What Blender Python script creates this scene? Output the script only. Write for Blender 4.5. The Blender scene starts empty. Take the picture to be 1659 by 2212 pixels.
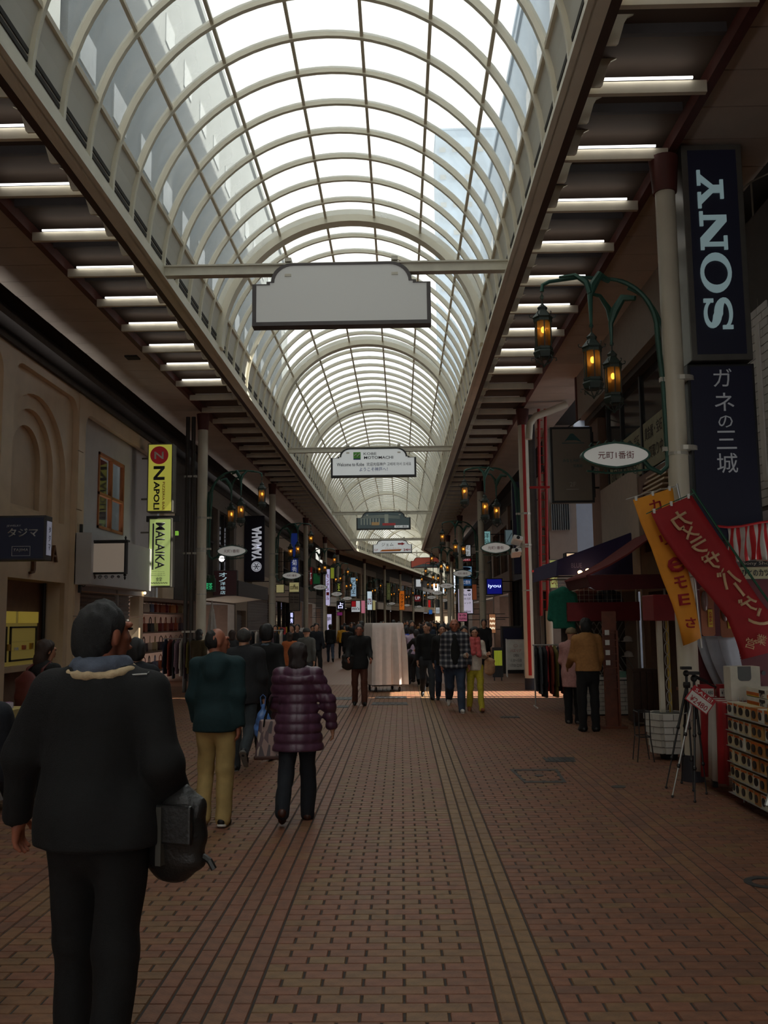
import bpy, bmesh, math, random
import numpy as np
from mathutils import Matrix, Vector
# ---------------------------------------------------------------- camera, world, sun, exposure
SC = bpy.context.scene
COL = SC.collection
CX, CY, FPX, EYE = 829.5, 1106.0, 2000.0, 1.75
PITCH, YAW, ROLL = 0.11678, -0.01757, -0.01122
def _basis(p, y, r):
    f = np.array([math.sin(y)*math.cos(p), math.cos(y)*math.cos(p), math.sin(p)])
    r0 = np.array([math.cos(y), -math.sin(y), 0.0]); u0 = np.cross(r0, f)
    return np.array([math.cos(r)*r0+math.sin(r)*u0, -math.sin(r)*r0+math.cos(r)*u0, f])
MB = _basis(PITCH, YAW, ROLL)
cam_d = bpy.data.cameras.new('camera'); cam = bpy.data.objects.new('camera', cam_d); COL.objects.link(cam)
cam_d.sensor_fit = 'VERTICAL'; cam_d.sensor_height = 24.0; cam_d.lens = 24.0*FPX/2212.0
cam_d.clip_end = 600; cam_d.clip_start = 0.05
m4 = Matrix.Identity(4)
for i in range(3):
    m4[i][0] = MB[0][i]; m4[i][1] = MB[1][i]; m4[i][2] = -MB[2][i]
m4[2][3] = EYE
cam.matrix_world = m4
SC.camera = cam
W = bpy.data.worlds.new('world'); SC.world = W; W.use_nodes = True
bg = W.node_tree.nodes['Background']; bg.inputs[0].default_value = (1.0, 0.98, 0.95, 1); bg.inputs[1].default_value = 2.45
SUN_DIR = Vector((0.625, -0.0625, 0.78)).normalized()      # towards the sun
sd = bpy.data.lights.new('sun', 'SUN'); sd.energy = 15.0; sd.angle = 0.006; sd.color = (1.0, 0.93, 0.82)
so = bpy.data.objects.new('sun', sd); COL.objects.link(so); so.rotation_euler = SUN_DIR.to_track_quat('Z', 'Y').to_euler()
SC.view_settings.view_transform = 'Standard'; SC.view_settings.look = 'None'
SC.view_settings.gamma = 1.0; SC.view_settings.use_curve_mapping = False
SC.view_settings.exposure = 0.0
try:
    SC.cycles.use_denoising = True; SC.cycles.max_bounces = 6; SC.cycles.transparent_max_bounces = 16
    SC.cycles.diffuse_bounces = 4; SC.cycles.caustics_reflective = False; SC.cycles.caustics_refractive = False
    SC.cycles.sample_clamp_indirect = 4.0
except Exception: pass
# ---------------------------------------------------------------- pixel of the photograph -> point in the place
def ray(u, v): return MB.T @ np.array([(u-CX)/FPX, -(v-CY)/FPX, 1.0])
def onY(u, v, y): d = ray(u, v); t = y/d[1]; return Vector((d[0]*t, y, EYE+d[2]*t))
def onX(u, v, x): d = ray(u, v); t = x/d[0]; return Vector((x, d[1]*t, EYE+d[2]*t))
def onZ(u, v, z=0.0): d = ray(u, v); t = (z-EYE)/d[2]; return Vector((d[0]*t, d[1]*t, z))
# ---------------------------------------------------------------- materials
MATS = {}
def srgb(c):
    return tuple(((x/255)/12.92 if x/255 <= 0.04045 else ((x/255+0.055)/1.055)**2.4) for x in c)
def mat(name, col, rough=0.6, metal=0.0, var=0.12, scale=6.0, bump=0.0, emit=None, es=0.0, spec=0.5, alpha=None, coat=0.0):
    if name in MATS: return MATS[name]
    m = bpy.data.materials.new(name); m.use_nodes = True; nt = m.node_tree; N = nt.nodes; L = nt.links
    b = N['Principled BSDF']; b.inputs['Roughness'].default_value = rough; b.inputs['Metallic'].default_value = metal
    b.inputs['Specular IOR Level'].default_value = spec
    if coat: b.inputs['Coat Weight'].default_value = coat
    if var > 0 or bump > 0:
        tc = N.new('ShaderNodeTexCoord'); no = N.new('ShaderNodeTexNoise'); no.inputs['Scale'].default_value = scale
        no.inputs['Detail'].default_value = 5; L.new(tc.outputs['Object'], no.inputs['Vector'])
        cr = N.new('ShaderNodeValToRGB')
        cr.color_ramp.elements[0].position = 0.3; cr.color_ramp.elements[1].position = 0.7
        cr.color_ramp.elements[0].color = tuple(max(0, c*(1-var)) for c in col)+(1,)
        cr.color_ramp.elements[1].color = tuple(min(1, c*(1+var)) for c in col)+(1,)
        L.new(no.outputs['Fac'], cr.inputs[0]); L.new(cr.outputs[0], b.inputs['Base Color'])
        if bump > 0:
            n2 = N.new('ShaderNodeTexNoise'); n2.inputs['Scale'].default_value = scale*6; n2.inputs['Detail'].default_value = 4
            L.new(tc.outputs['Object'], n2.inputs['Vector'])
            bp = N.new('ShaderNodeBump'); bp.inputs['Strength'].default_value = bump; bp.inputs['Distance'].default_value = 0.01
            L.new(n2.outputs['Fac'], bp.inputs['Height']); L.new(bp.outputs[0], b.inputs['Normal'])
    else: b.inputs['Base Color'].default_value = tuple(col)+(1,)
    if emit is not None:
        b.inputs['Emission Color'].default_value = tuple(emit)+(1,); b.inputs['Emission Strength'].default_value = es
    if alpha is not None: b.inputs['Alpha'].default_value = alpha
    m.diffuse_color = tuple(col)+(1,)
    MATS[name] = m; return m
def M8(name, rgb, **k): return mat(name, srgb(rgb), **k)
def glassmat(name, tint=(0.86, 0.9, 0.9), gloss=0.07, dirt_haze=0.06, rough=0.05):
    if name in MATS: return MATS[name]
    m = bpy.data.materials.new(name); m.use_nodes = True; nt = m.node_tree; N = nt.nodes; L = nt.links
    N.remove(N['Principled BSDF']); out = N['Material Output']
    t = N.new('ShaderNodeBsdfTransparent'); t.inputs[0].default_value = tuple(tint)+(1,)
    g = N.new('ShaderNodeBsdfGlossy'); g.inputs['Roughness'].default_value = rough
    d = N.new('ShaderNodeBsdfTranslucent'); d.inputs[0].default_value = (0.8, 0.82, 0.8, 1)
    a = N.new('ShaderNodeMixShader'); a.inputs[0].default_value = gloss
    b = N.new('ShaderNodeMixShader')
    tc = N.new('ShaderNodeTexCoord'); no = N.new('ShaderNodeTexNoise'); no.inputs['Scale'].default_value = 1.3
    mr = N.new('ShaderNodeMapRange'); mr.inputs[1].default_value = 0.35; mr.inputs[2].default_value = 0.75
    mr.inputs[3].default_value = dirt_haze*0.4; mr.inputs[4].default_value = dirt_haze*1.6
    L.new(tc.outputs['Object'], no.inputs['Vector']); L.new(no.outputs['Fac'], mr.inputs[0]); L.new(mr.outputs[0], b.inputs[0])
    L.new(t.outputs[0], a.inputs[1]); L.new(g.outputs[0], a.inputs[2])
    L.new(a.outputs[0], b.inputs[1]); L.new(d.outputs[0], b.inputs[2]); L.new(b.outputs[0], out.inputs[0])
    MATS[name] = m; return m
# ---------------------------------------------------------------- object helpers
def tag(o, label=None, cat=None, group=None, kind=None):
    if label: o['label'] = label
    if cat: o['category'] = cat
    if group: o['group'] = group
    if kind: o['kind'] = kind
    return o
def empty(name, loc=(0, 0, 0), rz=0.0, label=None, cat=None, group=None, kind=None):
    o = bpy.data.objects.new(name, None); COL.objects.link(o); o.location = loc; o.rotation_euler = (0, 0, rz)
    o.empty_display_size = 0.1
    return tag(o, label, cat, group, kind)
WORLDP = {}
def wempty(name, loc, *a, **k):
    """an Empty at the thing's base whose parts are given in world coordinates"""
    o = empty(name, loc, 0.0, *a, **k); WORLDP[o.name] = Matrix.Translation(-Vector(loc)); return o
def link(name, me, parent=None, loc=None, rot=None, label=None):
    o = bpy.data.objects.new(name, me); COL.objects.link(o)
    if parent is not None:
        o.parent = parent
        if parent.name in WORLDP: o.matrix_parent_inverse = WORLDP[parent.name]
    if loc is not None: o.location = loc
    if rot is not None: o.rotation_euler = rot
    if label: o['label'] = label
    return o
def copy_tree(o, parent=None):
    c = o.copy(); COL.objects.link(c)
    if parent is not None: c.parent = parent
    for ch in list(o.children): copy_tree(ch, c)
    return c
class G:
    """collects polygons; build() links them as one mesh object"""
    def __init__(s): s.v = []; s.f = []; s.m = []; s.mi = 0
    def add(s, vs, fs, T=None):
        n = len(s.v)
        if T is not None: vs = [T @ Vector(p) for p in vs]
        s.v += [tuple(p) for p in vs]; s.f += [tuple(n+i for i in f) for f in fs]; s.m += [s.mi]*len(fs); return s
    def box(s, x0, x1, y0, y1, z0, z1, T=None):
        return s.add([(x0, y0, z0), (x1, y0, z0), (x1, y1, z0), (x0, y1, z0), (x0, y0, z1), (x1, y0, z1), (x1, y1, z1), (x0, y1, z1)],
                     [(0, 3, 2, 1), (4, 5, 6, 7), (0, 1, 5, 4), (1, 2, 6, 5), (2, 3, 7, 6), (3, 0, 4, 7)], T)
    def cbox(s, c, d, T=None): return s.box(c[0]-d[0]/2, c[0]+d[0]/2, c[1]-d[1]/2, c[1]+d[1]/2, c[2]-d[2]/2, c[2]+d[2]/2, T)
    def tube(s, pts, r, n=8, cap=True, T=None, closed=False):
        pts = [Vector(p) for p in pts]; k = len(pts); rs = r if isinstance(r, (list, tuple)) else [r]*k
        vs = []; fs = []; up = None
        for i, p in enumerate(pts):
            a = pts[i-1] if (i > 0 or closed) else p; b = pts[(i+1) % k] if (i < k-1 or closed) else p
            t = (b-a).normalized() if (b-a).length > 1e-9 else Vector((0, 0, 1))
            if up is None: up = Vector((0, 0, 1)) if abs(t.z) < 0.9 else Vector((1, 0, 0))
            x = t.cross(up).normalized(); y = x.cross(t).normalized(); up = y
            for j in range(n):
                a_ = 2*math.pi*j/n; vs.append(p+(x*math.cos(a_)+y*math.sin(a_))*rs[i])
        for i in range(k if closed else k-1):
            for j in range(n):
                fs.append((i*n+j, i*n+(j+1) % n, ((i+1) % k)*n+(j+1) % n, ((i+1) % k)*n+j))
        if cap and not closed: fs += [tuple(range(n))[::-1], tuple((k-1)*n+j for j in range(n))]
        return s.add(vs, fs, T)
    def cyl(s, p0, p1, r0, r1=None, n=12, T=None): return s.tube([p0, p1], [r0, r0 if r1 is None else r1], n, True, T)
    def lathe(s, prof, n=16, c=(0, 0, 0), T=None):
        vs = []; fs = []
        for r, z in prof:
            for j in range(n): a = 2*math.pi*j/n; vs.append((c[0]+r*math.cos(a), c[1]+r*math.sin(a), c[2]+z))
        for i in range(len(prof)-1):
            for j in range(n): fs.append((i*n+j, i*n+(j+1) % n, (i+1)*n+(j+1) % n, (i+1)*n+j))
        fs += [tuple(range(n))[::-1], tuple((len(prof)-1)*n+j for j in range(n))]
        return s.add(vs, fs, T)
    def prism(s, poly, d0, d1, axis='y', T=None):
        """polygon (a,b) in the plane across `axis`, extruded d0..d1; y: (x,z)  x: (y,z)  z: (x,y)"""
        f = {'y': lambda a, b, d: (a, d, b), 'x': lambda a, b, d: (d, a, b), 'z': lambda a, b, d: (a, b, d)}[axis]
        n = len(poly); vs = [f(a, b, d0) for a, b in poly]+[f(a, b, d1) for a, b in poly]
        fs = [tuple(range(n)), tuple(range(2*n-1, n-1, -1))]+[((i+1) % n, i, n+i, n+(i+1) % n) for i in range(n)]
        return s.add(vs, fs, T)
    def ball(s, c, r, n=10, T=None):
        rr = r if isinstance(r, (tuple, list)) else (r, r, r); vs = []; fs = []; h = n//2
        for i in range(1, h):
            t = math.pi*i/h
            for j in range(n):
                a = 2*math.pi*j/n; vs.append((c[0]+rr[0]*math.sin(t)*math.cos(a), c[1]+rr[1]*math.sin(t)*math.sin(a), c[2]+rr[2]*math.cos(t)))
        for i in range(h-2):
            for j in range(n): fs.append((i*n+j, (i+1)*n+j, (i+1)*n+(j+1) % n, i*n+(j+1) % n))
        vs += [(c[0], c[1], c[2]+rr[2]), (c[0], c[1], c[2]-rr[2])]; k = len(vs)
        for j in range(n): fs.append((k-2, j, (j+1) % n)); fs.append((k-1, (h-2)*n+(j+1) % n, (h-2)*n+j))
        return s.add(vs, fs, T)
    def mesh(s, name, mats, smooth=False):
        me = bpy.data.meshes.new(name); me.from_pydata(s.v, [], s.f)
        mats = mats if isinstance(mats, (list, tuple)) else [mats]
        for m in mats: me.materials.append(m)
        if len(mats) > 1: me.polygons.foreach_set('material_index', s.m)
        bm = bmesh.new(); bm.from_mesh(me); bmesh.ops.recalc_face_normals(bm, faces=bm.faces); bm.to_mesh(me); bm.free()
        if smooth:
            me.polygons.foreach_set('use_smooth', [True]*len(me.polygons))
            try: me.set_sharp_from_angle(angle=math.radians(40))
            except Exception: pass
        me.update(); return me
    def build(s, name, mats, parent=None, smooth=False, loc=None, label=None, **k):
        o = link(name, s.mesh(name, mats, smooth), parent, loc, None, label)
        return tag(o, **k) if k else o
def bevel(o, w=0.01, seg=2):
    md = o.modifiers.new('bevel', 'BEVEL'); md.width = w; md.segments = seg; md.limit_method = 'ANGLE'; return o
def text(s, w, h, m, parent, origin, right, up, name='lettering', bold=0.0, depth=0.004, label=None, keep=False):
    """flat lettering: meshed, fitted in a w x h box centred on origin, in the plane of right/up"""
    if any(0x3400 < ord(c) < 0xA000 for c in s): bold = 0.0
    cu = bpy.data.curves.new('t', 'FONT'); cu.body = s; cu.size = 1.0; cu.extrude = 0.0; cu.offset = bold; cu.resolution_u = 2
    o = bpy.data.objects.new('t', cu)
    me = bpy.data.meshes.new_from_object(o)
    bpy.data.objects.remove(o); bpy.data.curves.remove(cu)
    n = len(me.vertices)
    if n == 0: return None
    co = np.empty(n*3); me.vertices.foreach_get('co', co); co = co.reshape(-1, 3)
    lo = co[:, :2].min(0); hi = co[:, :2].max(0); sz = np.maximum(hi-lo, 1e-6)
    sx, sy = w/sz[0], h/sz[1]
    if keep: sx = sy = min(sx, sy)
    R = Vector(right).normalized(); U = Vector(up).normalized(); Nn = R.cross(U)
    a = (co[:, 0]-(lo[0]+hi[0])/2)*sx; b = (co[:, 1]-(lo[1]+hi[1])/2)*sy
    out = np.outer(a, np.array(R))+np.outer(b, np.array(U))+np.array(Nn)*depth
    me.vertices.foreach_set('co', out.ravel()); me.materials.clear(); me.materials.append(m); me.update()
    me.name = name
    o = link(name, me, parent, origin, None, label)
    sl = o.modifiers.new('thick', 'SOLIDIFY'); sl.thickness = depth*0.8; sl.offset = -1
    return o
def vtext(s, w, h, m, parent, top, right, up, pitch=None, bold=0.0, name='lettering', depth=0.004):
    """letters one under another from `top` downwards, each w x h"""
    top = Vector(top); U = Vector(up).normalized(); p = pitch or h*1.15
    for i, c in enumerate(s):
        if c == ' ': continue
        hh, ww = (h, w)
        if c in '・': hh, ww = h*0.22, w*0.22
        if c == '一': hh = h*0.12
        if c in 'ー': hh, ww = h, w*0.14
        if c == 'ー':
            g = G(); g.box(-ww/2, ww/2, -depth, depth, -hh/2, hh/2)
            o = g.build(name, m, parent, loc=top-U*(h*0.5+i*p)+Vector(right).normalized().cross(U)*depth)
            R = Vector(right).normalized(); Nn = R.cross(U)
            o.rotation_euler = Matrix((R, -Nn, U)).transposed().to_euler(); continue
        text(c, ww, hh, m, parent, top-U*(h*0.5+i*p), right, up, name, bold, depth)
# ---------------------------------------------------------------- the street: straight to S0, then it bends to the right
XC, S0, BEND = -0.95, 75.0, math.radians(7.7)
def WS(x, s, z=0.0):
    """street coordinates (x across, s along) -> world"""
    if s <= S0: return Vector((x, s, z))
    d = s-S0; dx = x-XC
    return Vector((XC+dx*math.cos(BEND)+d*math.sin(BEND), S0-dx*math.sin(BEND)+d*math.cos(BEND), z))
def WR(s): return 0.0 if s <= S0 else -BEND
def RZ(s): return 7.16+0.0065*s        # height of the vault's springing
# ---------------------------------------------------------------- paving
rnd = random.Random(4)
mort = mat('mortar', (0.035, 0.025, 0.02), 0.85, var=0.2, scale=20)
def brickmat(i, c):
    m = mat('paver_%d' % i, c, 0.55, var=0.22, scale=14, bump=0.25, spec=0.35); return m
BR = [brickmat(i, c) for i, c in enumerate([(0.205, 0.084, 0.046), (0.185, 0.080, 0.044), (0.205, 0.098, 0.047), (0.185, 0.098, 0.045), (0.20, 0.110, 0.048), (0.155, 0.070, 0.042), (0.21, 0.118, 0.052)])]
floor = empty('floor', (0, 0, 0), 0, 'red and tan brick pavement of the shopping arcade', 'floor', kind='structure')
g = G(); g.box(-7.2, 5.3, -32, 26.2, -0.3, -0.006); g.build('mortar_bed', mort, floor)
# bricks: zones (x0,x1,mode,palette)
SHARE = {}
def paver(w, l, mi, mesh=True):
    k = (round(w, 3), round(l, 3), mi)
    if k not in SHARE:
        g = G(); a, b = w/2, l/2; t = 0.004
        g.add([(-a, -b, -.006), (a, -b, -.006), (a, b, -.006), (-a, b, -.006), (-a+t, -b+t, 0), (a-t, -b+t, 0), (a-t, b-t, 0), (-a+t, b-t, 0)],
              [(4, 5, 6, 7), (0, 1, 5, 4), (1, 2, 6, 5), (2, 3, 7, 6), (3, 0, 4, 7)])
        SHARE[k] = g.mesh('brick', BR[mi])
    return SHARE[k]
ZONES = [(-7.15, -2.6, 'h', (0, 1, 2, 3, 5)), (-2.6, -2.2, 'v', (0, 2, 3, 5)), (-2.2, -1.2, 'h', (0, 1, 2, 3)), (-1.2, -0.71, 'v', (0, 1, 2, 0, 1)),
         (-0.71, 0.41, 'h', (0, 1, 2, 3, 4, 0)), (0.41, 0.70, 'v', (3, 4, 6, 4)), (0.70, 1.88, 'h', (0, 1, 0, 3, 5, 1)), (1.88, 2.27, 'v', (0, 1, 5, 2)), (2.27, 5.25, 'h', (0, 1, 1, 5, 3))]
bricks = []
Y0, Y1 = 3.7, 26.0
for x0, x1, mode, pal in ZONES:
    if mode == 'v':
        n = max(1, round((x1-x0)/0.098)); w = (x1-x0)/n
        for c in range(n):
            y = Y0-(0.1 if c % 2 else 0.0)
            while y < Y1:
                bricks.append((x0+(c+.5)*w, y+.1, w-.011, .2-.006, pal)); y += .2
    else:
        r = 0; y = Y0
        while y < Y1:
            x = x0-(0.0 if r % 2 else 0.1)
            while x < x1-0.005:
                a, b = max(x, x0), min(x+.2, x1)
                if x1-b < .05: b = x1
                if b-a > .03: bricks.append(((a+b)/2, y+.05, b-a-.011, .1-.006, pal))
                x = b if b == x1 else x+.2
            y += .1; r += 1
def seen(b): return abs(b[0]-(-0.0176*b[1])) < 0.43*b[1]+0.1
near = sorted([b for b in bricks if seen(b) and b[1] > 4.15], key=lambda b: b[1])[:300]
nid = set(id(b) for b in near)
for b in near:
    o = link('brick', paver(b[2], b[3], rnd.choice(b[4])), floor, (b[0], b[1], rnd.uniform(-.0006, .0006)))
g = G()
for b in bricks:
    if id(b) in nid: continue
    a, c, t = b[2]/2, b[3]/2, .004; x, y = b[0], b[1]; z = rnd.uniform(-.0006, .0006); g.mi = rnd.choice(b[4])
    g.add([(x-a, y-c, -.006), (x+a, y-c, -.006), (x+a, y+c, -.006), (x-a, y+c, -.006), (x-a+t, y-c+t, z), (x+a-t, y-c+t, z), (x+a-t, y+c-t, z), (x-a+t, y+c-t, z)],
          [(4, 5, 6, 7), (0, 1, 5, 4), (1, 2, 6, 5), (2, 3, 7, 6), (3, 0, 4, 7)])
me = bpy.data.meshes.new('bricks'); me.from_pydata(g.v, [], g.f)
for m in BR: me.materials.append(m)
me.polygons.foreach_set('material_index', g.m)
tag(link('brick_paving', me, floor), kind='stuff')
# far and near paving as one surface with a brick pattern
fm = bpy.data.materials.new('far_paving'); fm.use_nodes = True; N = fm.node_tree.nodes; L = fm.node_tree.links
b_ = N['Principled BSDF']; b_.inputs['Roughness'].default_value = 0.5
tc = N.new('ShaderNodeTexCoord'); bt = N.new('ShaderNodeTexBrick'); bt.inputs['Scale'].default_value = 1.0
bt.inputs['Brick Width'].default_value = 0.2; bt.inputs['Row Height'].default_value = 0.1; bt.inputs['Mortar Size'].default_value = 0.004
bt.inputs['Color1'].default_value = (0.23, 0.09, 0.052, 1); bt.inputs['Color2'].default_value = (0.22, 0.115, 0.055, 1); bt.inputs['Mortar'].default_value = (0.05, 0.035, 0.03, 1)
L.new(tc.outputs['Object'], bt.inputs['Vector']); L.new(bt.outputs['Color'], b_.inputs['Base Color'])
g = G(); g.box(-7.15, 5.25, 26.0, S0, -.3, 0); g.box(-7.15, 5.25, -32, 3.7, -.3, 0)
a, b, c, d = WS(-9, S0-1), WS(9, S0-1), WS(9, 200), WS(-9, 200)
for q in (-.3, ): g.add([(a.x, a.y, -.002), (b.x, b.y, -.002), (c.x, c.y, -.002), (d.x, d.y, -.002)], [(0, 1, 2, 3)])
g.build('paving_slab', fm, floor)
gs = mat('asphalt', (0.10, 0.10, 0.105), .9, var=.2, scale=4)
G().box(5.25, 60, 12, 36, -.3, -.004).build('floor', gs, label='grey ground of the side street', cat='floor', kind='structure')
# ---------------------------------------------------------------- arcade roof
cream = M8('cream_paint', (236, 229, 208), rough=.45, var=.06, scale=2)
creamd = M8('cream_paint_aged', (218, 208, 186), rough=.5, var=.1, scale=3)
panelm = M8('pale_panel', (220, 216, 204), rough=.55, var=.05, scale=1.2)
darkslot = mat('vent_slot', (0.05, 0.045, 0.04), .8, var=0)
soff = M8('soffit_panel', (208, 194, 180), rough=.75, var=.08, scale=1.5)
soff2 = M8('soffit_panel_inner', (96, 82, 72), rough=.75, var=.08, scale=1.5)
maroon = M8('maroon_beam', (96, 50, 42), rough=.55, var=.1)
greyb = M8('grey_beam', (84, 80, 82), rough=.6, var=.1)
roofglass = glassmat('roof_glass', (0.92, 0.94, 0.93), .05, .20)  # translucency raised beyond dirt to brighten the vault and haze the panes
tubem = mat('tube_light', (1, 1, 1), .4, var=0, emit=(1, 1, .97), es=3.0)
tubeoff = mat('tube_unlit', (.75, .75, .72), .3, var=0)
R0 = 2.76
def arcpts(r, a0, a1, n): return [(XC+r*math.sin(math.radians(a0+(a1-a0)*i/n)), r*math.cos(math.radians(a0+(a1-a0)*i/n))) for i in range(n+1)]
def arcband(g, r0, r1, a0, a1, n, y0, y1):
    P = arcpts(r0, a0, a1, n); Q = arcpts(r1, a0, a1, n); vs = []; fs = []
    for (x, z), (X, Z) in zip(P, Q): vs += [(x, y0, z), (x, y1, z), (X, y1, Z), (X, y0, Z)]
    for i in range(n):
        k = 4*i
        for j in range(4): fs.append((k+j, k+(j+1) % 4, k+4+(j+1) % 4, k+4+j))
    fs += [(0, 1, 2, 3), (4*n+3, 4*n+2, 4*n+1, 4*n)]
    g.add(vs, fs)
roof = empty('ceiling', (0, 0, 0), 0, 'barrel-vaulted glass roof with cream ribs running down the arcade', 'roof', kind='structure')
RP = 0.87; RS = 18.25-10*RP*3         # rib rhythm; a thick ring every tenth rib
g = G(); arcband(g, R0-.075, R0+.02, -90, 90, 40, -.033, .033); rib_me = g.mesh('rib', cream)
g = G(); arcband(g, R0-.15, R0+.10, -90, 90, 40, -.14, .14); ring_me = g.mesh('ring_rib', cream)
ANG = [-73.8, -52.7, -31.6, -10.5, 10.5, 31.6, 52.7, 73.8]
pane_me = []
for i in range(7):
    g = G(); arcband(g, R0-.012, R0, ANG[i], ANG[i+1], 4, .03, RP-.03); pane_me.append(g.mesh('pane', roofglass, True))
pan_me = []; 
for s_ in (-1, 1):
    g = G(); arcband(g, R0-.02, R0+.01, 73.8*s_, 90*s_, 3, .03, RP-.03); pan_me.append(g.mesh('panel', panelm))
slot_me = []
for s_ in (-1, 1):
    g = G()
    for a in (84.2, 86.0, 87.8): arcband(g, R0-.035, R0-.018, a*s_, (a+1.1)*s_, 1, .06, RP-.06)
    slot_me.append(g.mesh('vent_slot', darkslot))
def far_copy(me_list, name, k0, k1):
    """joined, bent copies past the limit"""
    V = []; F = []; Mi = []; mats = []
    for me in me_list:
        mats.append(me.materials[0])
    for k in range(k0, k1):
        s = RS+k*RP
        for q, me in enumerate(me_list):
            n = len(V)
            for v in me.vertices: p = WS(v.co.x, s+v.co.y, v.co.z+RZ(s)); V.append(tuple(p))
            for p in me.polygons: F.append(tuple(n+i for i in p.vertices)); Mi.append(q)
    me = bpy.data.meshes.new(name); me.from_pydata(V, [], F)
    for m in mats: me.materials.append(m)
    me.polygons.foreach_set('material_index', Mi); return tag(link(name, me, roof), kind='stuff')
KB = int((S0-RS)/RP)       # bays up to the bend
KEND = KB+110
KPANE = 45
KBACK = -28
for k in range(KBACK, KB+1):
    s = RS+k*RP; ring = (k % 10 == 0 and k >= 30)
    link('ring_rib' if ring else 'rib', ring_me if ring else rib_me, roof, (0, s, RZ(s)))
    if 6 <= k < KPANE:
        for me in pane_me: link('pane', me, roof, (0, s, RZ(s)))
        for me in pan_me: link('panel', me, roof, (0, s, RZ(s)))
        for me in slot_me: link('vent', me, roof, (0, s, RZ(s)))
for k in range(KB+1, KEND):
    s = RS+k*RP; link('ring_rib' if k % 10 == 0 else 'rib', ring_me if k % 10 == 0 else rib_me, roof, WS(0, s, RZ(s)) if s <= S0 else tuple(WS(XC, s, RZ(s))-Matrix.Rotation(-BEND, 3, 'Z') @ Vector((XC, 0, 0))), (0, 0, WR(s)))
far_copy(pane_me, 'glazing', KPANE, KEND); far_copy(pan_me+slot_me, 'side_panelling', KPANE, KEND)
far_copy(pane_me, 'glazing', KBACK, 6); far_copy(pan_me, 'side_panelling', KBACK, 6)
def along(name, x, z, w, h, m, parent=roof, s0=RS+KBACK*RP, s1=RS+KEND*RP, step=None):
    """a bar of w x h running down the street, bent with it, rising with the roof"""
    g = G(); st = [s0, S0, s1]; vs = []; fs = []
    for s in st:
        for dx, dz in ((-w/2, -h/2), (w/2, -h/2), (w/2, h/2), (-w/2, h/2)): vs.append(WS(x+dx, s, z+dz+RZ(s)))
    for i in range(2):
        for j in range(4): fs.append((4*i+j, 4*i+(j+1) % 4, 4*i+4+(j+1) % 4, 4*i+4+j))
    fs += [(0, 1, 2, 3), (11, 10, 9, 8)]
    g.add(vs, fs); return g.build(name, m, parent)
for a in ANG:
    r = R0-.03; along('purlin', XC+r*math.sin(math.radians(a)), r*math.cos(math.radians(a)), .045, .05 if abs(a) < 60 else .07, creamd)
for sg in (-1, 1):
    e = along('eave_beam', XC+sg*(R0-.03), -.12, .14, .26, cream)
    along('eave_lip', XC+sg*(R0-.12), -.235, .08, .03, cream)
    along('eave_under', XC+sg*(R0+.09), -.22, .09, .06, M8('dark_brown_steel', (70, 50, 42)))
# side soffits
EH, CH, FH = R0+.05, 4.15, 5.45            # half widths: eave, column line, facade
sofr = {}
for sg, nm in ((-1, 'left'), (1, 'right')):
    sf = empty('ceiling', (0, 0, 0), 0, 'flat dark soffit between glass vault and the %s shops' % nm, 'ceiling', kind='structure'); sofr[sg] = sf
    s0, s1 = RS+KBACK*RP, RS+KEND*RP
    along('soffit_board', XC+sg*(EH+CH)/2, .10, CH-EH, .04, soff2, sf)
    along('column_beam', XC+sg*CH, -.04, .10, .16, maroon, sf)
    # outer soffit boards, one per 1.37 m bay
    k = 0; s = -20.0
    while s < 110:
        if not (sg == 1 and 99 < s < 98):
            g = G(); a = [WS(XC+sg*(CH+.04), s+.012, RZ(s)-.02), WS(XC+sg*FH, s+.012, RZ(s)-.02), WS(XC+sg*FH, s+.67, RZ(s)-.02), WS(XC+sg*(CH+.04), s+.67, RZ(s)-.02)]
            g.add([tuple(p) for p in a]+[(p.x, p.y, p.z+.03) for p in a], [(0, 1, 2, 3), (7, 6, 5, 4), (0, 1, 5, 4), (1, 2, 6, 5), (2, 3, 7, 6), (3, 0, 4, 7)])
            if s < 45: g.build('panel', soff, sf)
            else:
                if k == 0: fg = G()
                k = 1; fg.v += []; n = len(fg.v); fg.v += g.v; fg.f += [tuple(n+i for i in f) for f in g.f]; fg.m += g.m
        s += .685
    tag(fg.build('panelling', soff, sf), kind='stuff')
    along('soffit_back', XC+sg*(CH+FH+.5)/2, .12, FH-CH+.8, .04, darkslot, sf)
# cross beams with tubes, dark purlins, gussets
LP = 1.37
g = G(); g.box(EH+.07, CH-.05, -.03, .03, -.21, -.085); cb_me = g.mesh('cross_beam', creamd)
g = G(); g.box(EH+.0, CH-.08, -.03, .03, -.02, .08); db_me = g.mesh('dark_purlin', greyb)
g = G(); g.cyl((EH+.12, -.06, -.075), (CH-.20, -.06, -.075), .015, n=8); tb_me = g.mesh('tube_light', tubem); tbo_me = g.mesh('tube_light', tubeoff)
prof = [(.0, .08), (.34, .08), (.28, .05), (.25, .0), (.19, -.20), (.17, -.22), (.0, -.22)]
g = G(); g.prism([(EH+.02+a, b) for a, b in prof], -.012, .012, 'y'); gus_me = g.mesh('gusset', cream)
g = G(); g.cyl((EH+.0, -.03, .0), (EH+.08, -.03, .0), .025, n=10); g.ball((EH+.11, -.03, -.01), .045, 10); eye_me = g.mesh('bracket_lamp', creamd, True)
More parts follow.
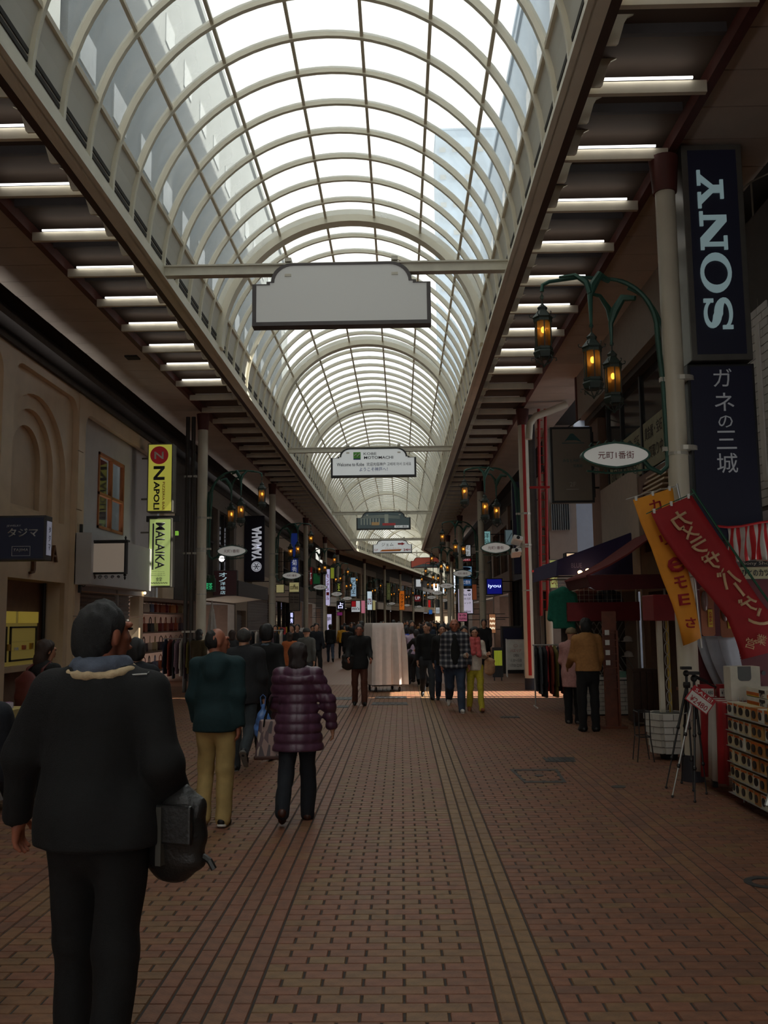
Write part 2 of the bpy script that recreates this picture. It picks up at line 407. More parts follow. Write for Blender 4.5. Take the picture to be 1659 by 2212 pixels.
for sg, off in ((-1, 9.5), (1, 8.86)):
    k = -8
    while True:
        s = off+k*LP; k += 1
        if s > 110: break
        if abs(s-S0) < .7: continue
        def put(nm, me, s_, dz=0):
            o = link(nm, me, sofr[sg], WS(XC, s_, RZ(s_)+dz), (0, 0, WR(s_)))
            if sg < 0: o.scale = (-1, 1, 1)
            return o
        put('cross_beam', cb_me, s)
        if s > 0: put('tube_light', tb_me if s < 21 else tbo_me, s)
        put('dark_purlin', db_me, s+LP/2)
        if 4 < s < 60:
            put('gusset', gus_me, s-.16); put('gusset', gus_me, s-.16+LP/2)
            put('bracket_lamp', eye_me, s-.20+LP/2 if sg > 0 else s-.20)
# sign-carrying cross beams of the vault
steelb = M8('cream_steel', (205, 200, 184), rough=.45, var=.08)
CBS = [13.8, 29.6, 48.5, 66.0]
for i, s in enumerate(CBS):
    z = RZ(s)-.08
    g = G(); g.box(XC-R0-.02, XC+R0+.02, s-.04, s+.04, z-.075, z+.075); g.box(XC-R0, XC+R0, s-.075, s+.075, z-.085, z-.06); g.box(XC-R0, XC+R0, s-.075, s+.075, z+.06, z+.085)
    g.build('beam', steelb, None, label='cream steel cross beam carrying the hanging sign, %s' % ['nearest one', 'second along the street', 'third along the street', 'fourth, just before the bend'][i], cat='beam', kind='structure')
# ---------------------------------------------------------------- columns
colm = M8('column_cream', (206, 198, 178), rough=.4, var=.07, scale=2)
capm = M8('column_cap', (88, 42, 36), rough=.6)
basem = mat('column_base', (.03, .03, .04), .6, var=.1)
bandm = M8('steel_band', (188, 184, 172), rough=.4, metal=.3)
redp = M8('red_paint', (178, 30, 28), rough=.45, var=.1)
CYS = [10.3, 23.6, 36.6, 49.6, 62.2, 74.5, 87, 99.5, 112, 124.5]
COLS = []
for sg, nm in ((-1, 'left'), (1, 'right')):
    for i, s in enumerate(CYS):
        p = WS(XC+sg*CH-(.08 if sg > 0 and i == 0 else 0), s); cr_ = .112 if sg > 0 and i == 0 else .128; zt = RZ(s)-.17
        which = ['beside the blue letter sign', 'with a red stripe'][i] if sg > 0 and i < 2 else None
        lab = 'round cream column with dark cap, %s on the %s side of the street' % (['first', 'second', 'third', 'fourth', 'fifth', 'sixth', 'seventh', 'eighth', 'ninth', 'tenth'][i], nm)
        c = empty('column', p, WR(s), lab, 'column', kind='structure')
        G().lathe([(cr_, .28), (cr_, zt-.42)], 24).build('shaft', colm, c, True)
        G().lathe([(cr_+.007, 0), (cr_+.007, .28)], 24).build('base', basem, c, True)
        G().lathe([(.135, zt-.42), (.15, zt-.2), (.17, zt)], 20).build('cap', capm, c, True)
        for bz in (2.45, 3.55): G().lathe([(cr_+.006, bz), (cr_+.006, bz+.035)], 20).build('steel_band', bandm, c)
        COLS.append((sg, s, c))
        if sg > 0 and i == 1:
            a = [math.radians(t) for t in (-112, -100, -88, -76)]
            g = G(); vs = []
            for z in (.35, zt-.42):
                for t in a: vs.append((.131*math.cos(t), .131*math.sin(t), z))
            g.add(vs, [(j, j+1, 5+j, 4+j) for j in range(3)]); g.build('red_stripe', redp, c, label='red painted stripe')

vt = empty('ceiling_vent', (0, 0, 0), 0, 'small dark square vent in the left soffit above the stone front', 'vent')
vp = onZ(286, 772, RZ(18)-.03); G().box(vp.x-.13, vp.x+.13, vp.y-.13, vp.y+.13, vp.z-.02, vp.z+.01).build('grille', darkslot, vt)
# ---------------------------------------------------------------- helpers for building fronts
def plate(outer, holes, d0, d1, axis='x'):
    """mesh of a flat plate with holes, polygons in (a,b), thickness d0..d1 along axis"""
    cu = bpy.data.curves.new('p', 'CURVE'); cu.dimensions = '2D'; cu.fill_mode = 'BOTH'; cu.extrude = 0.5
    for poly in [outer]+holes:
        sp = cu.splines.new('POLY'); sp.points.add(len(poly)-1); sp.use_cyclic_u = True
        for p, (a, b) in zip(sp.points, poly): p.co = (a, b, 0, 1)
    o = bpy.data.objects.new('p', cu)
    me = bpy.data.meshes.new_from_object(o)
    bpy.data.objects.remove(o); bpy.data.curves.remove(cu)
    for v in me.vertices:
        a, b, c = v.co; d = d0+(c+.5)*(d1-d0)
        v.co = (d, a, b) if axis == 'x' else ((a, d, b) if axis == 'y' else (a, b, d))
    me.materials.clear(); me.update(); return me
def plate_obj(name, m, parent, outer, holes, d0, d1, axis='x', **k):
    me = plate(outer, holes, d0, d1, axis); me.materials.append(m); me.name = name
    o = link(name, me, parent); tag(o, **k); return o
def rectp(a0, a1, b0, b1): return [(a0, b0), (a1, b0), (a1, b1), (a0, b1)]
def rrect(a0, a1, b0, b1, r, top=True, bot=True, n=6):
    P = []
    def c(x, y, s): P.extend([(x+r*math.cos(math.radians(s+90*i/n)), y+r*math.sin(math.radians(s+90*i/n))) for i in range(n+1)])
    if bot: c(a0+r, b0+r, 180); c(a1-r, b0+r, 270)
    else: P.extend([(a0, b0), (a1, b0)])
    if top: c(a1-r, b1-r, 0); c(a0+r, b1-r, 90)
    else: P.extend([(a1, b1), (a0, b1)])
    return P
def archp(c, r, z0, zs, rz=None, n=20):
    rz = rz or r
    return [(c-r, z0), (c+r, z0)]+[(c+r*math.cos(math.pi*i/n), zs+rz*math.sin(math.pi*i/n)) for i in range(n+1)]
def px(u0, u1, v0, v1, y):
    a = onY(u0, (v0+v1)/2, y); b = onY(u1, (v0+v1)/2, y); c = onY((u0+u1)/2, v0, y); d = onY((u0+u1)/2, v1, y)
    return a.x, b.x, d.z, c.z
FXL, FXR = XC-5.3, XC+5.3
stone = M8('stone_cladding', (222, 196, 164), rough=.32, var=.08, scale=2.5, bump=.05)
stone2 = M8('stone_cladding_deep', (206, 180, 150), rough=.35, var=.08, scale=2.5)
whitew = M8('white_render', (205, 203, 204), rough=.7, var=.04, scale=3)
greyw = M8('grey_render', (150, 145, 142), rough=.7, var=.08)
dark = mat('dark_void', (.02, .018, .018), .8, var=.1)
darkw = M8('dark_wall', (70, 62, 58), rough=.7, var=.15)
brown = M8('brown_wall', (120, 92, 76), rough=.6, var=.1)
glassd = mat('shop_glass', (.03, .035, .04), .08, var=0, spec=.7)
clearg = glassmat('clear_glass', (.93, .95, .95), .08, .01)
blackm = mat('black_iron', (.012, .012, .013), .45, var=.05)
silver = mat('aluminium', (.55, .55, .53), .35, metal=.7, var=.05)
whitem = M8('white_paint', (228, 226, 220), rough=.5, var=.03)
orangef = M8('orange_wood', (176, 104, 60), rough=.5, var=.1)
def glow(name, rgb, es, var=0): 
    c = srgb(rgb); return mat(name, c, .5, var=0, emit=c, es=es)
# ---------------------------------------------------------------- tall buildings behind the arcade (seen through the glass, keep the sun off)
bl = M8('sunlit_building', (132, 136, 136), rough=.8, var=.05, scale=.3)
bs = M8('blue_grey_building', (160, 174, 188), rough=.8, var=.05, scale=.3)
wing = mat('far_window', (.34, .36, .36), .3, var=.1)
def tower(lab, x0, x1, y0, y1, h, m, face, cols, rows, z0=8.5):
    t = wempty('building', ((x0+x1)/2, (y0+y1)/2, 0), lab, 'building')
    G().box(x0, x1, y0, y1, 0, h).build('wall', m, t)
    G().box(x0-.15, x1+.15, y0-.15, y1+.15, h, h+.4).build('roof', m, t)
    if cols:
        g = G(); g.box(-.7, .7, -.05, .05, -.6, .6); wm = g.mesh('window', wing)
        for r in range(rows):
            for c in range(cols):
                z = z0+(h-z0-1.5)*(r+.5)/rows
                if face == 'x+': link('window', wm, t, (x1, y0+(y1-y0)*(c+.5)/cols, z), (0, 0, math.pi/2))
                if face == 'x-': link('window', wm, t, (x0, y0+(y1-y0)*(c+.5)/cols, z), (0, 0, math.pi/2))
                if face == 'y-': link('window', wm, t, (x0+(x1-x0)*(c+.5)/cols, y0, z))
    return t
tower('pale sunlit building seen through the vault above the stone jewellery front', -20, FXL-3.1, -32, 24, 33, bl, 'x+', 14, 3)
tower('pale building above the clothes shops, seen through the vault', -22, FXL-3.1, 24.6, 76, 31, bl, 'x+', 16, 3)
tower('blue-grey building seen through the vault above the letter sign', FXR+2.6, 11.8, -32, 20.0, 39, bs, 'x-', 14, 7)
tower('blue-grey building behind the red-striped column, seen through the vault', FXR+2.6, 9.3, 27.9, 74, 34, bs, 'x-', 12, 3)
tower('unseen building added down the side street to shade it', 9.6, 24, 22.4, 70, 48, bs, None, 0, 0)  # added out of view to cut off the far edge of the sun strip
tower('tall blue-grey tower far beyond the bend, seen through the vault', 9.5, 27, 204, 220, 115, bs, 'y-', 6, 14, 20)
tower('lower far tower beside the tall blue-grey one', -13, -4, 208, 218, 40, bl, 'y-', 5, 6, 20)
for sg in (-1, 1):
    g = G(); x0 = XC+sg*7.8; x1 = XC+sg*18; a = [WS(x0, 76.2), WS(x1, 76.2), WS(x1, 166), WS(x0, 166)]
    g.add([(p.x, p.y, 0) for p in a]+[(p.x, p.y, 24 if sg > 0 else 12) for p in a], [(3, 2, 1, 0), (4, 5, 6, 7), (0, 1, 5, 4), (1, 2, 6, 5), (2, 3, 7, 6), (3, 0, 4, 7)])
    g.build('building', bl, None, label='row of buildings behind the %s shops past the bend' % ('left' if sg < 0 else 'right'), cat='building')
# dark recess between front tops and soffit, down both sides
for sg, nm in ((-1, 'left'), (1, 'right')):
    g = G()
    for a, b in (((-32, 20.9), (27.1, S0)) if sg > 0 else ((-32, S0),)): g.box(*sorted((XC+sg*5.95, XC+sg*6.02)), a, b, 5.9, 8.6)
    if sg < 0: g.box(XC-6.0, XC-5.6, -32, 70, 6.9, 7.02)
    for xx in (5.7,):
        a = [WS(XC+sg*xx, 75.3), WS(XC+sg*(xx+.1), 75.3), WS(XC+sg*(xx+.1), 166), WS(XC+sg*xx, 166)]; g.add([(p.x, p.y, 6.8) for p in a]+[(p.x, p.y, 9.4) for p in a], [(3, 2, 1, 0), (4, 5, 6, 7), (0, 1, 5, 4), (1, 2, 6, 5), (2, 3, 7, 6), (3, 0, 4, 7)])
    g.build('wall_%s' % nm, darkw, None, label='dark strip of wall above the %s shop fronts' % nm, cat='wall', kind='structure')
# ================================================================ LEFT 1: jewellery shop in cream stone
f1 = wempty('shop_front', (FXL, 13.5, 0), 'cream stone jewellery shop front with nested arch niches', 'shop front')
y0, y1 = 2.0, 17.9; AC = 15.86
plate_obj('wall', stone, f1, rectp(y0, 17.62, 0, 6.25), [rrect(14.62, 17.60, -.01, 6.08, .35, True, False), rrect(8.3, 14.2, -.01, 6.08, .35, True, False), rrect(2.3, 7.9, -.01, 6.08, .35, True, False)], FXL-.10, FXL)
for yc, a in ((AC, 14.62), (11.2, 8.3), (5.1, 2.3)):
    b = 17.60 if a > 14 else (14.2 if a > 8 else 7.9)
    ya, yb = a-.03, b+.03
    plate_obj('niche_panel', stone, f1, rectp(ya, yb, 0, 6.15), [archp(yc, 1.42, 3.62, 4.45, 1.3), rectp(a+.02, 17.4 if a > 14 else b-.2, -.01, 2.52)], FXL-.19, FXL-.10)
    plate_obj('niche_panel', stone, f1, rectp(yc-1.7, yb-.02, 3.3, 6.1), [archp(yc, 1.02, 3.70, 4.5, 1.0)], FXL-.28, FXL-.19)
    plate_obj('niche_panel', stone, f1, rectp(yc-1.5, yc+1.6, 3.3, 6.0), [archp(yc, .64, 3.78, 4.6, .62)], FXL-.37, FXL-.28)
    G().box(FXL-.42, FXL-.37, yc-1.2, yc+1.2, 3.3, 5.9).build('niche_back', stone2, f1)
for i, (za, zb) in enumerate(((0, .95), (.96, 1.9), (1.91, 2.87), (2.88, 3.95), (3.96, 5.1), (5.11, 6.25))):   # pilaster of stone blocks
    G().box(FXL-.1, FXL+.02, 17.62, 17.92, za, zb-.008).build('block', stone, f1)
G().box(FXL-.2, FXL+.06, y0, 17.95, 6.25, 6.33).build('cornice', darkw, f1)
G().box(FXL-.8, FXL-.19, 17.4, 17.5, 0, 2.52).build('recess_side', stone, f1)
G().box(FXL-.8, FXL-.2, 2, 17.5, 2.52, 2.6).build('recess_ceiling', stone2, f1)
G().box(FXL-.60, FXL-.52, 2, 17.4, 0, 2.6).build('recess_back', brown, f1)
G().cyl((FXL-.46, 17.34, 0), (FXL-.46, 17.34, 2.52), .035, n=8).build('dark_post', blackm, f1)
# lit display case in the recess
dc = wempty('display_case', (FXL-.6, 15.0, 0), 'yellow-lit jewellery display case set in the stone front', 'display case')
yel = glow('yellow_lit', (190, 165, 70), .22); yel2 = glow('yellow_lit_panel', (160, 140, 70), .16)
G().box(FXL-.51, FXL-.46, 13.35, 17.05, 1.05, 1.98).build('back_panel', yel2, dc)
G().box(FXL-.46, FXL-.44, 13.35, 16.05, 1.78, 1.98).build('header', yel, dc)
G().box(FXL-.46, FXL-.44, 16.2, 17.05, 1.78, 1.98).build('header', yel, dc)
for a, b in ((13.35, 15.7), (15.85, 17.0)):
    g = G()
    for q in (a, b-.03): g.box(FXL-.46, FXL-.43, q, q+.03, 1.12, 1.72)
    for q in (1.12, 1.69): g.box(FXL-.46, FXL-.43, a, b, q, q+.03)
    g.build('frame', blackm, dc)
for q in (1.3, 1.45): G().box(FXL-.46, FXL-.38, 13.45, 16.95, q, q+.012).build('shelf', clearg, dc)
for i in range(9):
    G().box(FXL-.45, FXL-.41, 14.05+i*.33, 14.15+i*.33, 1.312, 1.36+.03*(i % 3)).build('trinket_stand', [whitem, M8('coral', (200, 110, 80)), M8('gold', (190, 150, 60), metal=.6, rough=.3)][i % 3], dc)
G().box(FXL-.51, FXL-.33, 13.35, 17.1, .95, 1.05).build('ledge', stone2, dc)
text('tajima', .5, .1, blackm, dc, (FXL-.43, 15.25, 1.88), (0, 1, 0), (0, 0, 1))
# bronze letters of the facade sign
bronze = M8('bronze_letter', (110, 74, 48), rough=.4, metal=.5, var=.1)
text('A', .30, .30, bronze, f1, (FXL-.10, 16.72, 3.03), (0, 1, 0), (0, 0, 1), depth=.06)
text('J', .20, .34, bronze, f1, (FXL-.10, 15.75, 2.78), (0, 1, 0), (0, 0, 1), depth=.06)
text('E', .24, .30, bronze, f1, (FXL-.10, 15.2, 3.03), (0, 1, 0), (0, 0, 1), depth=.06)
# ================================================================ LEFT 2: white front with orange window and shutter
f2 = wempty('shop_front', (FXL, 20.0, 0), 'white upper front with orange-framed window above a closed shutter', 'shop front')
plate_obj('wall', stone, f2, rectp(17.93, 25.4, 2.4, 6.25), [rrect(18.05, 24.2, 2.39, 5.95, .35, True, False)], FXL-.12, FXL)
plate_obj('white_wall', whitew, f2, rectp(17.93, 24.3, 2.4, 6.1), [rectp(19.45, 21.25, 3.78, 5.42)], FXL-.28, FXL-.2)
G().box(FXL-.2, FXL+.06, 17.95, 25.4, 6.25, 6.33).build('cornice', darkw, f2)
wf = G(); Y_, Z_ = (19.45, 21.25), (3.78, 5.42)
for q in (19.45, 20.32, 21.19): wf.box(FXL-.26, FXL-.17, q, q+.06, 3.78, 5.42)
for q in (3.78, 4.5, 5.36): wf.box(FXL-.26, FXL-.17, 19.45, 21.25, q, q+.06)
wo = wf.build('window_frame', orangef, f2)
for a, b in ((19.51, 20.32), (20.38, 21.19)):
    for c, d in ((3.84, 4.5), (4.56, 5.36)): G().box(FXL-.235, FXL-.225, a, b, c, d).build('pane', clearg, wo)
G().box(FXL-.7, FXL-.6, 19.4, 21.3, 3.7, 5.5).build('room_back', darkw, wo)
G().box(FXL-.55, FXL-.5, 19.55, 19.85, 3.8, 5.4).build('curtain', M8('curtain_green', (150, 150, 120)), wo)
bevel(G().box(FXL-.05, FXL+.32, 17.62, 21.9, 2.5, 3.5).build('fascia_box', whitew, f2), .01)
g = G(); g.box(FXL-.3, FXL-.24, 18.0, 22.0, 0, 2.5)
for i in range(30): z = 2.46-i*.085; g.prism([(FXL-.24, z), (FXL-.205, z-.03), (FXL-.205, z-.05), (FXL-.24, z-.08)], 18.0, 22.0, 'y')
tag(g.build('shutter', greyw, f2), kind=None)
for q in (17.95, 20.9): G().box(FXL-.24, FXL-.16, q, q+.07, 0, 2.5).build('shutter_rail', silver, f2)
for i, (za, zb) in enumerate(((0, .95), (.96, 1.9), (1.91, 2.39))): G().box(FXL-.2, FXL+.02, 22.0, 22.35, za, zb-.008).build('block', stone, f2)
G().box(FXL-.1, FXL+.04, 22.12, 22.18, 1.1, 1.3).build('lock_box', blackm, f2)
# ================================================================ LEFT 3: bag and clothes shop, open front
f3 = wempty('shop_front', (FXL, 24.5, 0), 'open shop front hung full of bags and clothes behind the first left column', 'shop front')
G().box(FXL-3, FXL-2.8, 22.4, 28.15, 0, 2.3).build('back_wall', brown, f3)
G().box(FXL-3, FXL, 22.4, 28.15, 2.3, 2.39).build('ceiling_panel', brown, f3)
G().box(FXL-.25, FXL, 25.45, 28.0, 2.4, 6.25).build('upper_wall', darkw, f3)
for q in (.5, 1.0, 1.5, 2.0): G().box(FXL-.9, FXL-.1, 22.4, 28.0, q, q+.03).build('shelf', brown, f3)
warm = glow('warm_spot', (255, 214, 150), 8)
rb = random.Random(9)
bagc = [(150, 70, 40), (190, 170, 150), (120, 40, 36), (60, 50, 60), (200, 120, 60), (90, 96, 120), (170, 150, 110), (140, 60, 70), (40, 36, 36)]
bgm = [M8('bag_%d' % i, c, rough=.5, var=.1) for i, c in enumerate(bagc)]
def bagmesh(m):
    g = G(); g.prism([(-.15, 0), (.15, 0), (.17, .05), (.13, .24), (-.13, .24), (-.17, .05)], -.06, .06, 'y')
    g.tube([(-.09, 0, .22), (-.07, 0, .36), (0, 0, .42), (.07, 0, .36), (.09, 0, .22)], .012, 6); return g.mesh('handbag', m)
bms = [bagmesh(m) for m in bgm]
desc = ['rust', 'cream', 'dark red', 'plum', 'orange', 'grey-blue', 'khaki', 'rose', 'black']
shf = ['bottom', 'second', 'third', 'top']; nth = ['first', 'second', 'third', 'fourth', 'fifth', 'sixth', 'seventh', 'eighth', 'ninth']
for r, z in enumerate((.53, 1.03, 1.53, 2.03)):
    for i in range(9):
        j = rb.randrange(9); o = link('handbag', bms[j], None, (FXL-.28, 22.95+i*.56+rb.uniform(-.05, .05), z+.003), (0, 0, math.pi/2+rb.uniform(-.3, .3)))
        o.scale = (1, 1, .9)
        tag(o, '%s handbag, %s from the shutter on the %s shelf of the bag shop' % (desc[j], nth[i], shf[r]), 'handbag', 'handbags on the shelves of the open shop')
for i, (u, v) in enumerate(((313, 1281), (353, 1296))):
    p = onX(u, v, FXL-.15); t = G().ball((0, 0, 0), .035, 8).build('spotlight', warm, None, True, (p.x, p.y, p.z))
    tag(t, 'small warm spotlight glowing in the bag shop, %s' % ['first from the shutter', 'above the shelves', 'last one behind the column'][i], 'spotlight', 'spotlights in the bag shop')
# ================================================================ RIGHT side fronts
f4 = wempty('shop_front', (FXR, 6, 0), 'dark camera shop front with white tiled wall behind the blue letter sign', 'shop front')
G().box(FXR, FXR+.3, -32, 13.35, 3.0, 6.6).build('upper_wall', darkw, f4)
G().box(FXR+.05, FXR+.3, -32, 9.0, 0, 3.0).build('wall', darkw, f4)
G().box(FXR+2.4, FXR+2.5, 8.9, 13.3, 0, 3.0).build('shop_back_wall', brown, f4); G().box(FXR+.3, FXR+2.5, 13.2, 13.3, 0, 3.0).build('side_wall', brown, f4); G().box(FXR+.3, FXR+2.5, 8.9, 13.3, 3.0, 3.1).build('shop_ceiling', darkw, f4)
G().box(FXR-.0, FXR+.3, 12.2, 13.35, 0, 3.0).build('wall', darkw, f4)
tile = M8('white_tile', (200, 196, 190), rough=.3, var=.04)
nt_ = 0
TM = G().box(-.02, 0, -.145, .145, -.045, .045).mesh('tile', tile)
for r in range(24):
    for c in range(6):
        if nt_ < 300: link('tile', TM, f4, (FXR-.0, 10.6+c*.3+(.15 if r % 2 else 0), 3.1+r*.1)); nt_ += 1
ys = wempty('sign', (FXR-.2, 10.9, 2.9), 'yellow round-edged upright sign at the frame edge beside the white tiles', 'sign')
yl = M8('yellow_sign', (214, 160, 40), rough=.5, var=.05)
p = px(1650, 1720, 690, 1050, 10.9)
plate_obj('sign_face', yl, ys, rrect(p[0], p[1], p[2], p[3], .14), [], 10.86, 10.94, 'y')
me = plate(rrect(p[0]-.04, p[1]+.04, p[2]-.04, p[3]+.04, .16), [rrect(p[0], p[1], p[2], p[3], .14)], 10.84, 10.96, 'y'); me.materials.append(whitem); link('frame', me, ys)
f5 = wempty('shop_front', (FXR, 17.5, 0), 'beige upper front with deep fascia and window band, at the side street corner', 'shop front')
beige = M8('beige_wall', (176, 160, 146), rough=.65, var=.06)
beige2 = M8('beige_fascia', (158, 150, 140), rough=.6, var=.05)
G().box(FXR-.25, FXR+.7, 13.4, 20.9, 6.25, 7.28).build('fascia', beige2, f5)
G().box(FXR-.28, FXR-.25, 20.9, 21.0, 6.25, 7.28).build('fascia_edge', maroon, f5)
G().box(FXR-.1, FXR+.7, 13.4, 20.9, 6.12, 6.25).build('eave_strip', darkw, f5)
G().box(FXR+.35, FXR+.7, 13.4, 20.9, 4.2, 6.12).build('window_recess', darkw, f5)
G().box(FXR, FXR+.7, 20.0, 20.9, 0, 6.12).build('corner_pier', brown, f5)
plate_obj('beige_wall', beige, f5, [(16.9, 0), (20.0, 0), (20.0, 4.5), (16.9, 4.5)], [rectp(17.0, 19.9, -.01, 2.3)], FXR, FXR+.7)
plate_obj('brown_wall', brown, f5, rectp(13.4, 16.9, 0, 4.3), [rectp(13.8, 16.6, 2.9, 4.1), rectp(14.0, 16.5, -.01, 2.2)], FXR+.02, FXR+.5)
G().box(FXR+1.0, FXR+1.1, 13.4, 20.9, 0, 4.4).build('inner_wall', brown, f5)
G().box(FXR+.3, FXR+.34, 13.8, 16.6, 2.9, 4.1).build('window_pane', glassd, f5)
for q in (13.8, 14.9, 16.5): G().box(FXR, FXR+.1, q, q+.1, 2.9, 4.1).build('window_frame', maroon, f5)
for i, q in enumerate((13.5, 15.0, 16.5, 18.0, 19.2)):
    w = G().box(FXR+.02, FXR+.12, q, q+.09, 4.3, 6.12).build('window_frame', blackm, f5)
    if i < 4:
        nx = (15.0, 16.5, 18.0, 19.2)[i]; pn = G().box(FXR+.06, FXR+.08, q+.09, nx, 4.3, 6.12).build('window_pane', glassd, f5)
        bd = G().box(FXR+.035, FXR+.055, q+.14, nx-.05, 4.35, 5.2).build('notice_board', M8('notice_cream', (150, 148, 120), rough=.6), pn)
        if i in (1, 2, 3):
            for k, t in enumerate(('貴金属・宝石', 'お買取り中')): text(t, nx-q-.4, .22, darkw, pn, (FXR+.032, (q+nx)/2+.03, 4.98-k*.36), (0, -1, 0), (0, 0, 1))
for q in range(5): G().box(FXR-.10-.03*q, FXR, 14.6, 15.9, 4.12-.09*q, 4.15-.09*q).build('slat', stone2, f5)
# side street buildings
f6 = wempty('building', (6.5, 27, 0), 'pale building across the side street with barred window', 'building')
bw = M8('bluish_white_wall', (214, 222, 236), rough=.7, var=.03)
pinkw = M8('pinkish_render', (196, 176, 160), rough=.7, var=.05)
plate_obj('wall', pinkw, f6, rectp(FXR+.0, 5.15, 0, 8.8), [], 27.0, 27.8, 'y')
G().box(5.15, 9.2, 27.02, 27.8, 0, 15).build('blue_white_wall', bw, f6)
G().box(6.2, 6.5, 26.9, 27.02, 5.2, 5.35).build('vent_hood', silver, f6)
G().box(5.05, 5.15, 26.9, 27.0, 7.0, 7.15).build('lamp_box', whitem, f6)
p = px(1190, 1228, 1085, 1145, 27)
gr_ = G().box(p[0], p[1], 26.9, 27.02, p[2], p[3]).build('window', glassd, f6)
for i in range(9): x = p[0]+(p[1]-p[0])*i/8; G().cyl((x, 26.86, p[2]-.03), (x, 26.86, p[3]+.03), .012, n=6).build('bar', silver, gr_)
# ---------------------------------------------------------------- generic lightbox signs facing the camera
def boxsign(lab, u0, u1, v0, v1, y, face, frame=blackm, depth=.16, fr=.035, bracket=None, group=None, es=None, kind='sign'):
    x0, x1, z0, z1 = px(u0, u1, v0, v1, y)
    s = wempty('hanging_sign' if bracket else 'sign', ((x0+x1)/2, y, z0), lab, 'sign', group)
    bevel(G().box(x0, x1, y, y+depth, z0, z1).build('box', frame, s), .008)
    G().box(x0+fr, x1-fr, y-.008, y+.002, z0+fr, z1-fr).build('sign_face', face, s)
    if bracket is None and (y > 12):
        d = max(0, y-S0); wl = (XC-5.3/math.cos(BEND) if d else FXL)+d*math.tan(BEND); wr = (XC+5.3/math.cos(BEND) if d else FXR)+d*math.tan(BEND)
        mid = (x0+x1)/2; bx_ = wl-.1 if abs(mid-wl) < abs(mid-wr) else wr+.1; e = x0 if bx_ < x0 else x1
        for z in (z0+(z1-z0)*.2, z0+(z1-z0)*.8): G().cyl((e, y+depth*.6, z), (bx_, y+depth*.6, z), .018, n=6).build('bracket', frame, s)
    if bracket is not None:
        for z in (z0+(z1-z0)*.2, z0+(z1-z0)*.8): G().cyl(((x0+x1)/2, y+depth/2, z), (bracket, y+depth/2, z), .022, n=8).build('bracket', frame, s)
    return s, (x0, x1, z0, z1)
R_, U_ = (1, 0, 0), (0, 0, 1)
# blue letter sign
navy = glow('navy_lit', (8, 9, 22), .3); letl = glow('letter_pale_blue', (140, 164, 168), .36)
s, (x0, x1, z0, z1) = boxsign('tall dark blue lit sign with large pale slab letters beside the first right column', 1482, 1614, 312, 778, 10.2, navy, mat('dark_metal_frame', (.16, .155, .14), .35, metal=.6, var=.1), .5, .07)
for (a, b, z_, w_) in (): pass
def slab(ch, h, w):
    """slab letters as (polygon, holes) lists in a w x h box"""
    out = []; t = w*.19; n = h*.13
    if ch == 'Y':
        out += [([(0, h), (w*.42, h), (w*.42, h-n), (w*.33, h-n), (w*.52, h*.52), (w*.70, h-n), (w*.60, h-n), (w*.60, h), (w, h), (w, h-n), (w*.88, h-n), (w*.60, h*.40), (w*.60, n), (w*.74, n), (w*.74, 0), (w*.24, 0), (w*.24, n), (w*.40, n), (w*.40, h*.40), (w*.10, h-n), (0, h-n)], [])]
    if ch == 'N':
        out += [([(0, h), (w*.32, h), (w*.78, h*.36), (w*.78, h-n), (w*.62, h-n), (w*.62, h), (w, h), (w, h-n), (w*.90, h-n), (w*.90, 0), (w*.72, 0), (w*.20, h*.70), (w*.20, n), (w*.36, n), (w*.36, 0), (0, 0), (0, n), (w*.09, n), (w*.09, h-n), (0, h-n)], [])]
    if ch == 'O':
        e = lambda rx, ry, k=28: [(w/2+rx*math.cos(2*math.pi*i/k), h/2+ry*math.sin(2*math.pi*i/k)) for i in range(k)]
        out += [(e(w*.52, h*.55), [e(w*.52-t*1.05, h*.55-n*.95)])]
    if ch == 'S':
        pts = []; K = 36
        cl = []
        for i in range(K+1):
            u = i/K
            if u < .5: a = math.radians(20+250*u*2); c = (w*.5, h*.74); cl.append((c[0]+w*.34*math.cos(a), c[1]+h*.21*math.sin(a)))
            else: a = math.radians(90-250*(u-.5)*2); c = (w*.5, h*.27); cl.append((c[0]+w*.38*math.cos(a), c[1]+h*.22*math.sin(a)))
        L_, R2 = [], []
        for i, q in enumerate(cl):
            a = cl[max(0, i-1)]; b = cl[min(K, i+1)]; dx, dy = b[0]-a[0], b[1]-a[1]; l = math.hypot(dx, dy) or 1
            k = n*.42+n*.75*math.exp(-((i-K/2)/(K*.2))**2)
            L_.append((q[0]-dy/l*k, q[1]+dx/l*k)); R2.append((q[0]+dy/l*k, q[1]-dx/l*k))
        out += [(L_+R2[::-1], []), ([(w*.82, h*.66), (w*.93, h*.66), (w*.93, h*1.0), (w*.82, h*1.0)], []), ([(w*.05, 0), (w*.16, 0), (w*.16, h*.36), (w*.05, h*.36)], [])]
    return out
def slabletter(ch, u0, u1, v0, v1, y, m, parent):
    a0, a1, c0, c1 = px(u0, u1, v0, v1, y); w, h = c1-c0, a1-a0
    for k, (poly, holes) in enumerate(slab(ch, h, w)):
        # the word climbs: letter right = up, letter up = left
        f = lambda P: [(a1-b, c0+a) for a, b in P]
        me = plate(f(poly), [f(q) for q in holes], y-.03-.001*k, y-.01, 'y'); me.materials.append(m); link('letter', me, parent)
for ch, q in (('Y', (1505, 1561, 369, 451)), ('N', (1511, 1569, 458, 541)), ('O', (1515, 1576, 549, 632)), ('S', (1520, 1581, 641, 716))): slabletter(ch, *q, 10.2, letl, s)
navy2 = glow('navy_dim', (6, 7, 24), .25); greyl = glow('grey_letter', (128, 130, 132), .25)
s, (x0, x1, z0, z1) = boxsign('dark navy optician sign with grey vertical characters below the blue letter sign', 1494, 1640, 786, 1168, 10.25, navy2, blackm, .45, .03)
